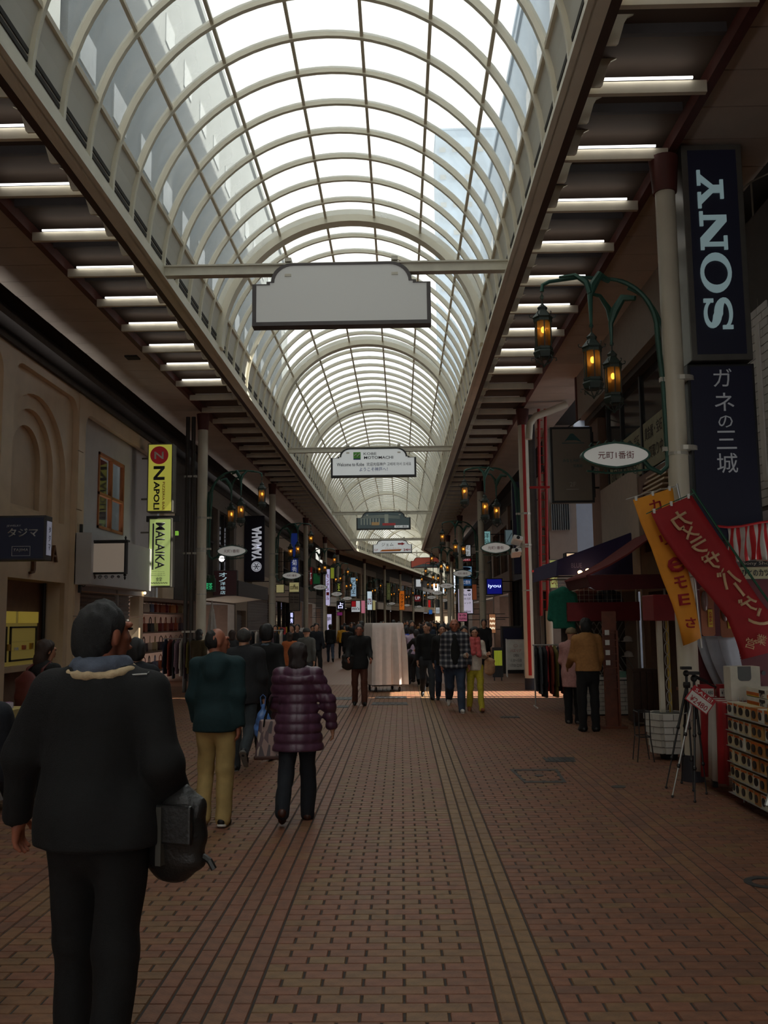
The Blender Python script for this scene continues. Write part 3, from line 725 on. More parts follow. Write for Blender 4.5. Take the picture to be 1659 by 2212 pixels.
for ch, (a, b, c, d) in zip('ガネの三城', ((1540, 1580, 797, 836), (1543, 1585, 849, 888), (1551, 1582, 898, 924), (1547, 1590, 931, 970), (1548, 1593, 979, 1022))):
    q = px(a, b, c, d, 10.25); text(ch, q[1]-q[0], q[3]-q[2], greyl, s, ((q[0]+q[1])/2, 10.24, (q[2]+q[3])/2), R_, U_)
# grey upstairs-shop sign
greyf = M8('grey_sign_face', (132, 120, 106), rough=.5, var=.03); teal = M8('teal_print', (50, 92, 92), rough=.6)
s, (x0, x1, z0, z1) = boxsign('grey upright sign with small teal roof emblem and arrow, near the side street', 1190, 1282, 922, 1086, 20.0, greyf, blackm, .2, .05, bracket=FXR)
xm = (x0+x1)/2
q = px(1218, 1256, 937, 955, 20); G().prism([(q[0], q[2]), (xm-.02, q[3]), (xm+.04, q[3]), (q[1], q[2]), (xm+.1, q[2]+.04), (xm-.1, q[2]+.04)], 19.985, 19.99, 'y').build('emblem', teal, s)
G().box(q[0]-.05, q[1]+.05, 19.985, 19.99, q[2]-.03, q[2]-.015).build('emblem', teal, s)
text('みなと元町', .36, .07, teal, s, (xm-.02, 19.99, 5.17), R_, U_); text('写真館', .2, .07, teal, s, (xm+.12, 19.99, 5.05), R_, U_)
text('2F', .14, .10, M8('pale_print', (170, 160, 146)), s, (xm, 19.99, 4.65), R_, U_)
G().box(xm-.15, xm+.12, 19.985, 19.99, 4.53, 4.545).build('arrow', M8('pale_print', (170, 160, 146)), s)
G().cyl((x0+.4, 20.1, z1), (FXR-.1, 20.9, 6.35), .012, n=6).build('stay', blackm, s)
p = px(1280, 1300, 935, 1075, 20.6); bx = wempty('side_sign', (4.2, 20.6, p[2]), 'narrow black sign box behind the grey upright sign', 'sign'); G().box(p[0], p[1], 20.5, 20.9, p[2], p[3]).build('box', blackm, bx); G().box(p[1], FXR, 20.65, 20.75, p[3]-.2, p[3]-.15).build('bracket', blackm, bx)
# red stair post with rungs, white below; grey duct and downpipe
rp = wempty('red_lattice_post', (3.6, 22.9, 0), 'red painted lattice post fixed beside the red-striped column', 'post')
for u0, u1 in ((1166, 1172), (1180, 1187)):
    a = onY((u0+u1)/2, 875, 23.5); c = onY((u0+u1)/2+6, 1330, 23.5)
    G().tube([(a.x, 23.95, a.z), (c.x, 23.95, c.z)], .04, 8).build('rail', redp, rp)
a = onY(1169, 880, 23.5); b = onY(1184, 880, 23.5)
for i in range(22):
    z = 2.0+i*.235; k = (z-2)/5; x_a = onY(1169+4*(1-k), 1100, 23.5).x
    G().cyl((x_a, 23.95, z), (x_a+.17, 23.95, z), .012, n=6).build('rung', redp, rp)
for z in (2.9, 5.0): G().box(3.25, 3.75, 23.0, 23.1, z, z+.05).build('strut', redp, rp)
G().lathe([(.09, 0), (.09, 1.95)], 16, (3.78, 23.95, 0)).build('white_foot', colm, rp)
G().cyl((3.48, 24.1, 0), (3.48, 24.1, 7.1), .10, n=12).build('grey_pipe', M8('grey_pipe', (96, 92, 88)), rp)
du = wempty('duct', (3.8, 22.6, 6.5), 'pale elbow duct under the soffit beside the red lattice post', 'duct')
G().tube([(3.3, 23.3, 6.3), (3.34, 23.3, 6.7), (3.5, 23.3, 6.9), (3.8, 23.3, 7.0), (4.3, 23.3, 7.2)], .09, 12).build('pipe', colm, du, True)
for u, h in ((0, 7.1),):
    dp = wempty('drainpipe', (FXL+1.05, 22.75, 0), 'dark drainpipe standing beside the first left column', 'pipe')
    for dx in (-.42, -.27): G().cyl((XC-CH+dx, 23.7, 0), (XC-CH+dx, 23.7, 7.1), .055, n=12).build('pipe', M8('dark_pipe', (66, 60, 56), rough=.5), dp)
    for z in (1.5, 3.5, 5.5): G().box(XC-CH-.5, XC-CH-.17, 23.65, 23.75, z, z+.05).build('clamp', bandm, dp)
# surveillance cameras on the red-striped column
for i, (dz, an) in enumerate(((.0, .25), (-.22, -.1))):
    cm = empty('security_camera', (3.2, 23.6, 3.6+dz), 0, 'white security camera on the red-striped column, %s one' % ['upper', 'lower'][i], 'camera')
    T = Matrix.Rotation(an, 4, 'Y') @ Matrix.Rotation(-.3, 4, 'X')
    bevel(G().box(-.40, -.16, -.38, .02, -.05, .07, T).build('housing', whitem, cm), .02)
    G().cyl((-.28, -.39, .01), (-.28, -.37, .01), .045, n=12, T=T).build('lens', blackm, cm)
    G().tube([(-.12, 0, 0), (-.2, -.05, -.02), (-.26, -.1, -.04)], .02, 6).build('arm', whitem, cm)

bb = wempty('sun_blocker', (5.6, 24, 7.5), 'added pale slab above the roof over the side street, blocking the sun', 'sun_blocker')  # slab added only to stop sun coming in through the vault here
G().box(5.35, 5.8, 20.95, 27.6, 7.6, 27).build('panel', bs, bb)
for q in (21.2, 27.3): G().cyl((5.6, q, 0), (5.6, q, 7.6), .09, n=10).build('post', greyw, bb)

pf = wempty('pipe_frame', (4.2, 10.9, 6), 'thin pale pipe frame in the dark corner right of the blue letter sign', 'frame')
P_ = [onY(u, v, 10.9) for u, v in ((1570, 432), (1622, 393), (1690, 360))]; Q_ = [onY(u, v, 10.9) for u, v in ((1622, 393), (1634, 560), (1640, 700))]
for pp in (P_, Q_): G().tube([tuple(q) for q in pp], .012, 6).build('pipe', M8('pale_pipe', (120, 110, 96)), pf)
# ================================================================ hanging arcade signs on the cross beams
def outline(w, h, k=.28):
    """low wings with a stepped, round-shouldered centre"""
    a = w/2; b = w*.40; r = h*.34; P = [(-a, 0), (a, 0), (a, h*.66), (b+.02*w, h*.66)]
    c = b+.02*w-.0*w
    P += [(c, h*.70)]
    for i in range(9): t = math.radians(0+90*i/8); P.append((w*.28+w*.115*math.cos(t), h*.70+(h*.30)*math.sin(t)))
    P += [(-x, z) for x, z in P[::-1][:-2]]
    P[-1] = (-a, h*.66)
    return P
def arch_sign(lab, u0, u1, v0, v1, y, face, beamz, frame=blackm, rz=0.0, es=None):
    a = onY(u0, (v0+v1)/2, y); b = onY(u1, (v0+v1)/2, y); c = onY((u0+u1)/2, v0, y); d = onY((u0+u1)/2, v1, y)
    w, h = b.x-a.x, c.z-d.z
    s = empty('arch_sign', ((a.x+b.x)/2, y, d.z), rz, lab, 'sign', 'arch-topped signs hung under the vault')
    P = outline(w, h); sc = .955; cx_, cz = 0, h*.48
    Q = [((x)*sc, cz+(z-cz)*.93) for x, z in P]
    me = plate(P, [Q], -.10, .10, 'y'); me.materials.append(frame); link('frame', me, s)
    me = plate(Q, [], -.085, .085, 'y'); me.materials.append(face); fo = link('sign_face', me, s)
    G().box(-w/2, w/2, -.11, .11, -.03, .03).build('bottom_rail', frame, s)
    for k in (-.30, .30):
        for q in ((.03, .03, h-.02, beamz-d.z+.12), (.05, .10, beamz-d.z+.10, beamz-d.z+.16), (.05, .10, beamz-d.z-.14, beamz-d.z-.10)): G().box(w*k-q[0], w*k+q[0], -q[1], q[1], q[2], q[3]).build('hanger', steelb, s)
    return s, w, h
blankf = glow('blank_sign', (190, 190, 186), .16)
sgw = glow('sign_white_lit', (214, 218, 218), .30)
s1, w, h = arch_sign('large blank white arch-topped sign hung from the nearest cross beam', 547, 930, 572, 702, 13.8, blankf, RZ(13.8)-.08, M8('dark_sign_frame', (70, 62, 62), rough=.4))
s2, w, h = arch_sign('white arch-topped welcome sign with four languages and a green emblem', 715, 899, 969, 1029, 29.6, sgw, RZ(29.6)-.08)
f = -.09; inkm = mat('ink', (.02, .02, .03), .5, var=0); bluei = M8('blue_ink', (40, 60, 130)); greeni = M8('green_emblem', (86, 160, 60)); redi = M8('red_ink', (170, 30, 40))
def st(s, t, cx_, cz, ww, hh, m, bold=0.0): return text(t, ww, hh, m, s, (cx_, f, cz), R_, U_, bold=bold, depth=.006)
st(s2, 'KOBE', -w*.04, h*.80, w*.15, h*.09, inkm); st(s2, 'MOTOMACHI', w*.06, h*.66, w*.34, h*.10, inkm, .01)
g = G(); g.box(-w*.235, -w*.15, f-.006, f, h*.62, h*.86); g.build('emblem', greeni, s2)
g = G(); g.tube([(-w*.225, f-.01, h*.73), (-w*.2, f-.01, h*.80), (-w*.19, f-.01, h*.70), (-w*.16, f-.01, h*.80)], .014, 6); g.build('emblem', whitem, s2)
g = G(); g.box(-w*.235, -w*.15, f-.006, f, h*.59, h*.63); g.build('emblem', bluei, s2)
st(s2, 'Welcome to Kobe', -w*.27, h*.42, w*.32, h*.12, inkm, .01); st(s2, '欢迎光临神户', w*.03, h*.42, w*.22, h*.13, inkm); st(s2, '고베에 어서 오세요', w*.30, h*.42, w*.28, h*.12, inkm)
st(s2, 'ようこそ神戸へ！', w*.0, h*.24, w*.33, h*.14, bluei, .015)
picd = glow('picture_dark', (70, 82, 84), .25); picl = glow('picture_light', (126, 132, 120), .3)
s3, w, h = arch_sign('dark arch-topped sign with a picture of a shop-lined square', 770, 887, 1106, 1143, 48.5, picd, RZ(48.5)-.08)
g = G()
for i in range(7): x = -w*.42+i*w*.055; g.box(x, x+w*.02, f-.006, f, h*.25, h*.62)
for i in range(3): g.prism([(-w*.42, h*(.62+.06*i)), (-w*.05, h*(.66+.06*i)), (w*.3, h*(.60+.06*i)), (w*.3, h*(.62+.06*i)), (-w*.05, h*(.69+.06*i)), (-w*.42, h*(.64+.06*i))], f-.006, f, 'y')
g.box(w*.02, w*.09, f-.008, f, h*.3, h*.85); g.build('picture', picl, s3)
G().box(-w*.22, -w*.08, f-.01, f, h*.22, h*.4).build('picture', glow('tan_pic', (150, 120, 80), .3), s3)
G().box(-w*.02, w*.22, f-.01, f, h*.2, h*.34).build('picture', glow('red_pic', (140, 50, 50), .3), s3)
G().box(w*.2, w*.46, f-.01, f, h*.06, h*.2).build('caption_plate', sgw, s3); text('元町1番街', w*.22, h*.11, inkm, s3, (w*.33, f-.012, h*.13), R_, U_)
s4, w, h = arch_sign('white arch-topped sign pointing right to a 24-hour fifth-floor shop', 805, 890, 1167, 1194, 66.0, sgw, RZ(66)-.08)
st(s4, 'ジェム', -w*.12, h*.66, w*.30, h*.26, inkm); st(s4, '24H', w*.37, h*.22, w*.18, h*.18, redi, .03); st(s4, '5F', -w*.41, h*.22, w*.10, h*.16, M8('pink_ink', (200, 120, 130)))
G().prism([(w*.14, h*.64), (w*.24, h*.64), (w*.24, h*.58), (w*.32, h*.70), (w*.24, h*.82), (w*.24, h*.76), (w*.14, h*.76)], f-.006, f, 'y').build('arrow', redi, s4)
st(s4, 'アミューズメント', -w*.0, h*.36, w*.36, h*.10, redi); g = G(); g.prism([(-w*.32, h*.10), (w*.2, h*.12), (w*.24, h*.28), (-w*.26, h*.24)], f-.006, f, 'y'); g.build('lettering', M8('orange_ink', (214, 120, 40)), s4)
s5, w, h = arch_sign('dark red arch-topped picture sign just past the bend', 887, 955, 1204, 1226, 80.0, glow('sunset_pic', (140, 66, 52), .35), RZ(80)-.08)
G().prism([(-w*.45, h*.05), (w*.45, h*.05), (w*.45, h*.5), (w*.2, h*.3), (-.1*w, h*.36), (-.3*w, h*.2)], f-.006, f, 'y').build('picture', picd, s5)
st(s5, '元町商店街', w*.0, h*.14, w*.4, h*.12, whitem)
G().box(XC-R0, XC+3.6, 80.6, 80.7, RZ(80)-.12, RZ(80)-.02).build('beam', steelb, None, label='cream cross beam just past the bend', cat='beam', kind='structure')
# ================================================================ green iron lamp brackets on the columns
gri = M8('green_iron', (44, 82, 70), rough=.45, var=.12, metal=.2)
lanm = M8('lantern_iron', (40, 52, 46), rough=.5, var=.15)
amber = bpy.data.materials.new('amber_glass'); amber.use_nodes = True; N = amber.node_tree.nodes; L = amber.node_tree.links; N.remove(N['Principled BSDF'])
t_ = N.new('ShaderNodeBsdfTransparent'); t_.inputs[0].default_value = (.50, .28, .10, 1); d_ = N.new('ShaderNodeBsdfTranslucent'); d_.inputs[0].default_value = (.9, .5, .15, 1)
g_ = N.new('ShaderNodeBsdfGlossy'); g_.inputs['Roughness'].default_value = .15; m1 = N.new('ShaderNodeMixShader'); m1.inputs[0].default_value = .22; m2 = N.new('ShaderNodeMixShader'); m2.inputs[0].default_value = .12
L.new(t_.outputs[0], m1.inputs[1]); L.new(d_.outputs[0], m1.inputs[2]); L.new(m1.outputs[0], m2.inputs[1]); L.new(g_.outputs[0], m2.inputs[2]); L.new(m2.outputs[0], N['Material Output'].inputs[0])
flame = mat('lamp_bulb', (1, .7, .3), .5, var=0, emit=(1.0, .62, .18), es=9)
g = G()
for j in range(6): a = math.pi/3*j; g.box(-.006, .006, .088, .10, -.30, .02, Matrix.Rotation(a, 4, 'Z'))
def hexring(g, r0, r1, z0, z1):
    g.lathe([(r0, z0), (r1, z0), (r1, z1), (r0, z1)], 6)
hexring(g, .06, .108, 0, .03); hexring(g, .06, .108, -.33, -.30); g.lathe([(.105, .03), (.12, .05), (.08, .10), (.05, .14), (.06, .17), (.03, .20), (.012, .22)], 6)
g.lathe([(.10, -.33), (.12, -.36), (.10, -.42), (.07, -.43)], 6)
for j in range(6):
    a = math.pi/3*j; c, s_ = math.cos(a), math.sin(a)
    g.tube([(c*.11, s_*.11, .05), (c*.145, s_*.145, .06), (c*.15, s_*.15, .085), (c*.135, s_*.135, .09)], .006, 5)
    g.tube([(c*.10, s_*.10, -.43), (c*.07, s_*.07, -.47), (c*.02, s_*.02, -.50), (c*.0, s_*.0, -.53)], .006, 5)
    g.tube([(c*.105, s_*.105, -.42), (c*.14, s_*.14, -.42), (c*.145, s_*.145, -.45), (c*.13, s_*.13, -.455)], .005, 5)
g.tube([(.0, 0, .20), (0, 0, .27)], .008, 6)
g.tube([(0.02*math.cos(t), 0, .295+.025*math.sin(t)) for t in [i*math.pi/4 for i in range(8)]], .006, 5, closed=True)
lan_me = g.mesh('lantern', lanm)
g = G(); g.lathe([(.084, -.30), (.084, .0)], 6); lg_me = g.mesh('lantern_glass', amber)
g = G(); g.ball((0, 0, -.09), (.026, .026, .04), 8); lb_me = g.mesh('bulb', flame, True)
pearl = glow('pearl_sign', (196, 194, 188), .22); maro = M8('maroon_letters', (110, 30, 32))
def arc(c, r, a0, a1, n=14, rz=None): return [(c[0]+r*math.cos(math.radians(a0+(a1-a0)*i/n)), 0, c[1]+(rz or r)*math.sin(math.radians(a0+(a1-a0)*i/n))) for i in range(n+1)]
def lamp_bracket():
    """local: the column at x=0, the street towards -x"""
    t = empty('street_lamp', (0, 0, 0), 0, 'x', 'lamp', 'green iron lamp brackets on the columns')
    post = [(-.19, 0, 3.55), (-.20, 0, 4.3), (-.24, 0, 4.9)]+arc((-.80, 5.0), .56, 8, 84, 12, .62)+[(-1.1, 0, 5.645), (-1.45, 0, 5.60), (-1.53, 0, 5.56), (-1.54, 0, 5.48)]
    G().tube(post, [.032]*8+[.028]*6+[.022]*(len(post)-14), 8).build('arch_arm', gri, t, True)
    p2 = [(x+.07, y+.03, z-.07) for x, y, z in post[1:14]]; G().tube(p2, .018, 6).build('arch_arm', gri, t, True)
    G().tube([(-.19, 0, 3.55), (-.2, 0, 3.43), (-.28, 0, 3.36), (-.40, 0, 3.42), (-.50, 0, 3.55)], .028, 8).build('scroll', gri, t, True)
    G().tube([(-.13, 0, 3.48), (-.135, 0, 4.8), (-.16, .01, 5.1)], .02, 6).build('post_rod', gri, t, True)
    for z in (3.6, 4.4): G().lathe([(.14, z), (.14, z+.05)], 16).build('collar', bandm, t); G().box(-.24, -.12, -.03, .03, z, z+.05).build('clamp', bandm, t)
    lans = ((-1.54, 0, 5.46, None), (-1.05, -.28, 5.02, (-.80, -.12, 5.55)), (-.70, .28, 4.98, (-.45, .1, 5.42)))
    for i, (x, y, z, fr) in enumerate(lans):
        if fr:
            mid = [(fr[0], fr[1], fr[2]), (fr[0]-.12, (fr[1]+y)/2, fr[2]+.04), (x+.04, y*.8, fr[2]-.10), (x, y, fr[2]-.24), (x, y, z-.05)]
            G().tube(mid, [.03, .05, .055, .03, .014], 8).build('side_arm', gri, t, True)
            G().tube([(x, y, fr[2]-.2), (x-.03, y*.9, fr[2]-.06), (x-.14, y*.6, fr[2]+.06), (x-.30, y*.3, fr[2]+.07)], [.03, .035, .025, .015], 6).build('side_arm', gri, t, True)
        o = link('lantern', lan_me, t, (x, y, z-.34)); link('lantern_glass', lg_me, o); link('bulb', lb_me, o)
        G().tube([(x, y, z), (x, y, z-.08)], .007, 5).build('hook', gri, o, loc=(-x, -y, -(z-.34)))
    # oval name sign
    ov = [(-.78+.36*math.cos(2*math.pi*i/32), 3.56+.13*math.sin(2*math.pi*i/32)*(1-.18*abs(math.cos(2*math.pi*i/32)))) for i in range(32)]
    ov2 = [(-.78+(x+.78)*1.07, 3.56+(z-3.56)*1.16) for x, z in ov]
    me = plate(ov2, [ov], -.06, .06, 'y'); me.materials.append(gri); o = link('oval_sign', me, t)
    me = plate(ov, [], -.05, .05, 'y'); me.materials.append(pearl); link('sign_face', me, o)
    text('元町1番街', .40, .085, maro, o, (-.78, -.052, 3.56), R_, U_, bold=.01)
    G().tube([(-.40, 0, 3.40), (-.8, 0, 3.36), (-1.1, 0, 3.39)], .012, 6).build('rail', gri, t)
    for k in range(5): G().tube([(-.56-.11*k+.025*math.cos(a), 0, 3.385+.03*math.sin(a)) for a in [q*math.pi/4 for q in range(8)]], .005, 5, closed=True).build('scroll', gri, t)
    for k in range(7): x = -.78+(k-3)*.085; G().tube([(x-.03, 0, 3.56+.145*math.sqrt(max(0, 1-((x+.78)/.42)**2))), (x, 0, 3.60+.14*math.sqrt(max(0, 1-((x+.78)/.42)**2))), (x+.03, 0, 3.56+.145*math.sqrt(max(0, 1-((x+.78)/.42)**2)))], .006, 5).build('scroll', gri, t)
    return t
proto = lamp_bracket(); firstl = True
ordn = ['first', 'second', 'third', 'fourth', 'fifth', 'sixth', 'seventh', 'eighth', 'ninth', 'tenth']
for sg, s, c in COLS:
    if sg < 0 and s < 12: continue
    i = CYS.index(s); o = proto if firstl else copy_tree(proto); firstl = False
    o.location = WS(XC+sg*CH, s, 0); o.rotation_euler = (0, 0, WR(s)); 
    o.scale = (-1, 1, 1) if sg < 0 else (1, 1, 1)
    for ch in o.children:
        if 'oval_sign' in ch.name:
            for q in ch.children:
                if 'lettering' in q.name: q.scale = (-1, 1, 1) if sg < 0 else (1, 1, 1)
    o['label'] = 'green iron bracket with three lanterns and oval sign on the %s %s column' % (ordn[i], 'left' if sg < 0 else 'right')
    if sg > 0 and i == 1: o['label'] = 'green iron three-lantern bracket with oval sign on the red-striped column'
    if sg > 0 and i == 0: o['label'] = 'nearest green iron bracket with three amber lanterns and white oval sign'
# ================================================================ fronts further down the street
def fr(sg, s0, s1, lab, wall, ground='glass', gh=2.7, upper='win', H=6.2, wc=2, fascia=None, glowc=None, setb=0.0, pier=None):
    """one shop front; local x = away from the street, y = along it"""
    o = empty('shop_front', WS(XC+sg*5.3, s0), WR((s0+s1)/2), lab, 'shop front'); L_ = s1-s0-.04
    if sg < 0: o.scale = (-1, 1, 1)
    holes = [rectp(.25, L_-.25, -.01, gh)]
    if upper == 'win':
        w = (L_-.6)/wc
        for i in range(wc): holes.append(rectp(.3+i*w+.15, .3+(i+1)*w-.15, gh+.9, H-.6))
    me = plate(rectp(0, L_, 0, H), holes, 0, .25); me.materials.append(wall); link('wall', me, o)
    if upper == 'win':
        for h in holes[1:]:
            (a, c), (b, _), (_, d), _ = h
            wn = G().box(.16, .18, a, b, c, d).build('window', glassd, o)
            G().box(.10, .16, (a+b)/2-.03, (a+b)/2+.03, c, d).build('mullion', darkw, wn)
            G().box(.10, .16, a, b, (c+d)/2-.03, (c+d)/2+.03).build('mullion', darkw, wn)
    G().box(-.05, .3, 0, L_, H, H+.08).build('cornice', darkw, o)
    if fascia: G().box(-.18, 0, .1, L_-.1, gh, gh+.75).build('fascia', fascia, o)
    if pier: 
        for q in (0, L_-.5): G().box(-.1, 0, q, q+.5, 0, H).build('pier', pier, o)
    if ground == 'shutter':
        g = G(); g.box(.2, .25, .25, L_-.25, 0, gh)
        for i in range(int(gh/.12)): g.box(.17, .2, .25, L_-.25, .02+i*.12, .10+i*.12)
        g.build('shutter', greyw, o)
    elif ground == 'glass':
        G().box(.2, .22, .25, L_-.25, .4, gh).build('shop_window', glassd, o); G().box(.12, .25, .25, L_-.25, 0, .4).build('stall_riser', darkw, o)
        k = max(2, int(L_/1.6))
        for i in range(k+1): G().box(.1, .2, .25+(L_-.5)*i/k-.03, .25+(L_-.5)*i/k+.03, 0, gh).build('frame', darkw, o)
    else:
        G().box(2.2, 2.3, 0, L_, 0, gh+.1).build('back_wall', brown, o); G().box(.25, 2.2, 0, L_, gh, gh+.1).build('shop_ceiling', darkw, o)
        for q in (-.02, L_-.03): G().box(.25, 2.2, q, q+.05, 0, gh).build('side_wall', brown, o)
        if glowc:
            for i in range(max(2, int(L_/2))): G().box(1.2, 1.32, .8+i*2, 1.2+i*2, gh-.06, gh-.01).build('lit_panel', glowc, o)
    return o
lw = glow('shop_light', (255, 236, 200), .8); lc = glow('shop_light_cool', (226, 232, 255), .8)
cwall = M8('cream_tile_wall', (186, 168, 148), rough=.6, var=.07); gw2 = M8('warm_grey_wall', (130, 118, 108), rough=.65, var=.08)
pk = M8('rose_beige', (190, 150, 128), rough=.6, var=.06)
fr(-1, 28.2, 35.0, 'dark tailor shop front with boxy canopy beyond the bag shop', gw2, 'open', 2.4, glowc=lw)
fr(-1, 35.0, 37.6, 'cream pier front left of the blue banner', cwall, 'shutter', 2.2, 'none')
fr(-1, 37.6, 45.0, 'grey shuttered front behind the dark blue banner', gw2, 'shutter', 3.0, 'none', fascia=cwall)
fr(-1, 45.0, 53.0, 'cream front behind the blue chrysanthemum sign', cwall, 'glass', 2.8, 'win', pier=cwall)
fr(-1, 53.0, 61.0, 'dark green and red game shop front', darkw, 'open', 3.0, 'win', glowc=lc)
fr(-1, 61.0, 68.0, 'front with violet lit entrance', gw2, 'open', 3.0, 'win', glowc=lc)
fr(-1, 68.0, 74.9, 'dark fortune-teller shop front before the bend', darkw, 'open', 2.8, 'win', glowc=lc)
LB = ['pale front with white and red boards just past the bend', 'cream front with upper glazing past the bend', 'dark glazed front with two tall columns of lettering', 'grey front with orange banner', 'cream front with blue signs in the far stretch', 'beige front near the far end', 'dark front near the far end', 'last visible cream front at the far end']
for i, (a, m, gr, gl) in enumerate(((75.1, pk, 'open', lw), (83, cwall, 'open', lw), (92, gw2, 'glass', None), (101, darkw, 'open', lw), (111, cwall, 'open', lc), (122, pk, 'glass', None), (134, darkw, 'open', lw), (147, cwall, 'open', lc))):
    fr(-1, a, (83, 92, 101, 111, 122, 134, 147, 166)[i], LB[i], m, gr, 3.0, 'win', H=7.0, wc=3, fascia=(whitem if i % 3 == 0 else None), glowc=gl)
fr(1, 27.1, 29.5, 'narrow rose-beige front right after the side street', pinkw, 'glass', 2.6, 'win', wc=1)
fr(1, 29.5, 37, 'dark glazed restaurant front with brick stripes, right side', darkw, 'glass', 3.2, 'win', wc=3, pier=brown)
fr(1, 37, 44, 'brown tiled front with blue lit sign, right side', brown, 'open', 2.8, 'win', glowc=lw)
fr(1, 44, 52, 'cream front with stacked white lit signs, right side', cwall, 'open', 2.8, 'win', glowc=lc)
fr(1, 52, 61, 'grey front with green lettering sign, right side', gw2, 'open', 2.8, 'win', glowc=lw)
fr(1, 61, 74.5, 'long dark front before the bend, right side', darkw, 'glass', 3.0, 'win', wc=4)
fr(1, 76.5, 110, 'right front past the bend', cwall, 'glass', 3.0, 'win', H=7, wc=7)
fr(1, 110, 166, 'far right front past the bend', gw2, 'glass', 3.0, 'win', H=7, wc=9)
p0 = WS(XC, 168); fe = empty('building', p0, -BEND, 'bright building closing the far end of the street', 'building')
G().box(-8, 8, 0, 4, 0, 6.5).build('wall', cwall, fe)
for i in range(6): G().box(-6+i*2.2, -4.6+i*2.2, -.05, .1, 1, 2.4).build('window', lw, fe); G().box(-6+i*2.2, -4.6+i*2.2, -.05, .1, 3.6, 5.4).build('window', glassd, fe)
# ---------------------------------------------------------------- signs, left side
gld = M8('gold_print', (190, 196, 130)); 
ns = blackm
def wtext(s, t, u0, u1, v0, v1, y, m, bold=0.0, rot=0, dy=-.012, name='lettering', **k):
    a, b, c, d = px(u0, u1, v0, v1, y); ctr = ((a+b)/2, y+dy, (c+d)/2)
    if rot == 0: return text(t, b-a, d-c, m, s, ctr, R_, U_, name, bold, **k)
    if rot == 90: return text(t, d-c, b-a, m, s, ctr, (0, 0, 1), (-1, 0, 0), name, bold, **k)      # climbs
    return text(t, d-c, b-a, m, s, ctr, (0, 0, -1), (1, 0, 0), name, bold, **k)                     # falls
navp = glow('black_navy_face', (12, 16, 30), .3)
s, q = boxsign('dark jewellery box sign with white katakana on the stone front', -62, 98, 1114, 1211, 13.5, navp, M8('grey_frame', (62, 60, 60), rough=.4), .26, .03)
wtext(s, 'タジマ', 17, 83, 1141, 1160, 13.5, silver, .02); wtext(s, 'JEWELRY', 15, 46, 1134, 1139, 13.5, silver)
wtext(s, 'TAJIMA', 29, 62, 1185, 1193, 13.5, silver, .01)
a, b, c, d = px(26, 66, 1180, 1201, 13.5); me = plate(rectp(a, b, c, d), [rectp(a+.006, b-.006, c+.006, d-.006)], 13.485, 13.49, 'y'); me.materials.append(silver); link('frame', me, s)
G().box(q[1], q[1]+.008, 13.55, 13.72, q[2]+.08, q[3]-.08).build('side_panel', glow('side_lilac', (150, 150, 165), .3), s)
for i, t in enumerate('タジマ'): text(t, .07, .09, navp, s, (q[1]+.012, 13.63, q[2]+.46-i*.13), (0, 1, 0), (0, 0, 1))
# ironwork bracket sign
blank2 = glow('blank_cream_sign', (176, 160, 144), .22)
s, q = boxsign('blank cream lightbox in black scrolled ironwork hung on the stone pilaster', 188, 272, 1170, 1240, 17.75, blank2, blackm, .14, .035, kind='x')
G().box(FXL+.02, FXL+.07, 17.78, 17.84, q[2]-.35, q[3]+.35).build('wall_bar', blackm, s)
for z in (q[2]+.02, q[3]-.02): G().cyl((FXL+.05, 17.81, z), (q[0], 17.81, z), .014, n=6).build('arm', blackm, s)
def scroll(cx_, cz, r, sg=1, tn=1.6, y=17.81):
    P = []
    for i in range(22): a = i/21*tn*2*math.pi; rr = r*(1-.8*i/21); P.append((cx_+sg*rr*math.cos(a), y, cz+rr*math.sin(a)))
    return P
for i, (x, z, r, sg) in enumerate(((FXL+.16, q[3]-.10, .075, 1), (FXL+.14, q[3]-.28, .07, -1), (FXL+.15, q[2]+.14, .08, 1), (FXL+.14, q[2]-.02, .06, -1), (FXL+.12, q[2]-.2, .05, 1))): G().tube(scroll(x, z, r, sg), .009, 5).build('scroll', blackm, s)
for i in range(5): G().tube(scroll(q[0]+.12+i*.12, q[2]-.055, .045-.004*i, 1 if i % 2 else -1), .007, 5).build('scroll', blackm, s)
for x, z, d in ((q[1]-.03, q[3], 1), (q[1]-.03, q[2], -1)): G().lathe([(.02, 0), (.035, .02*d), (.012, .05*d), (.024, .075*d), (.002, .12*d)], 8, (x, 17.81, z)).build('finial', blackm, s)
G().box(q[0]-.02, q[1]+.03, 17.73, 17.9, q[3]-.005, q[3]+.03).build('cap', blackm, s)
# pizzeria and african restaurant signs
yg = glow('yellow_green_lit', (190, 186, 76), .42); yg2 = glow('pale_green_lit', (176, 196, 118), .42)
s, q = boxsign('tall yellow lit pizzeria sign with red disc, upper of the two on the left', 318, 373, 958, 1106, 21.9, yg, M8('sign_alu', (110, 106, 98), metal=.4, rough=.4), .35, .03, bracket=FXL)
a, b, c, d = px(325, 364, 964, 1003, 21.9); r = (b-a)/2
rd = glow('red_disc', (130, 24, 30), .3); G().prism([((a+b)/2+r*math.cos(i*math.pi/14), (c+d)/2+r*math.sin(i*math.pi/14)) for i in range(28)], 21.88, 21.892, 'y').build('emblem', rd, s)
wtext(s, 'N', 334, 354, 976, 992, 21.9, whitem, .02, dy=-.024); wtext(s, 'N', 332, 356, 1007, 1037, 21.9, inkm, .03, -90); wtext(s, 'APOLI', 332, 345, 1040, 1101, 21.9, inkm, .03, -90)
wtext(s, 'PIZZERIA BAR', 351, 356, 1041, 1102, 21.9, redi, .01, -90)
s, q = boxsign('tall pale green lit restaurant sign, lower of the two on the left', 320, 370, 1119, 1268, 21.9, yg2, M8('sign_alu', (110, 106, 98), metal=.4, rough=.4), .35, .03, bracket=FXL)
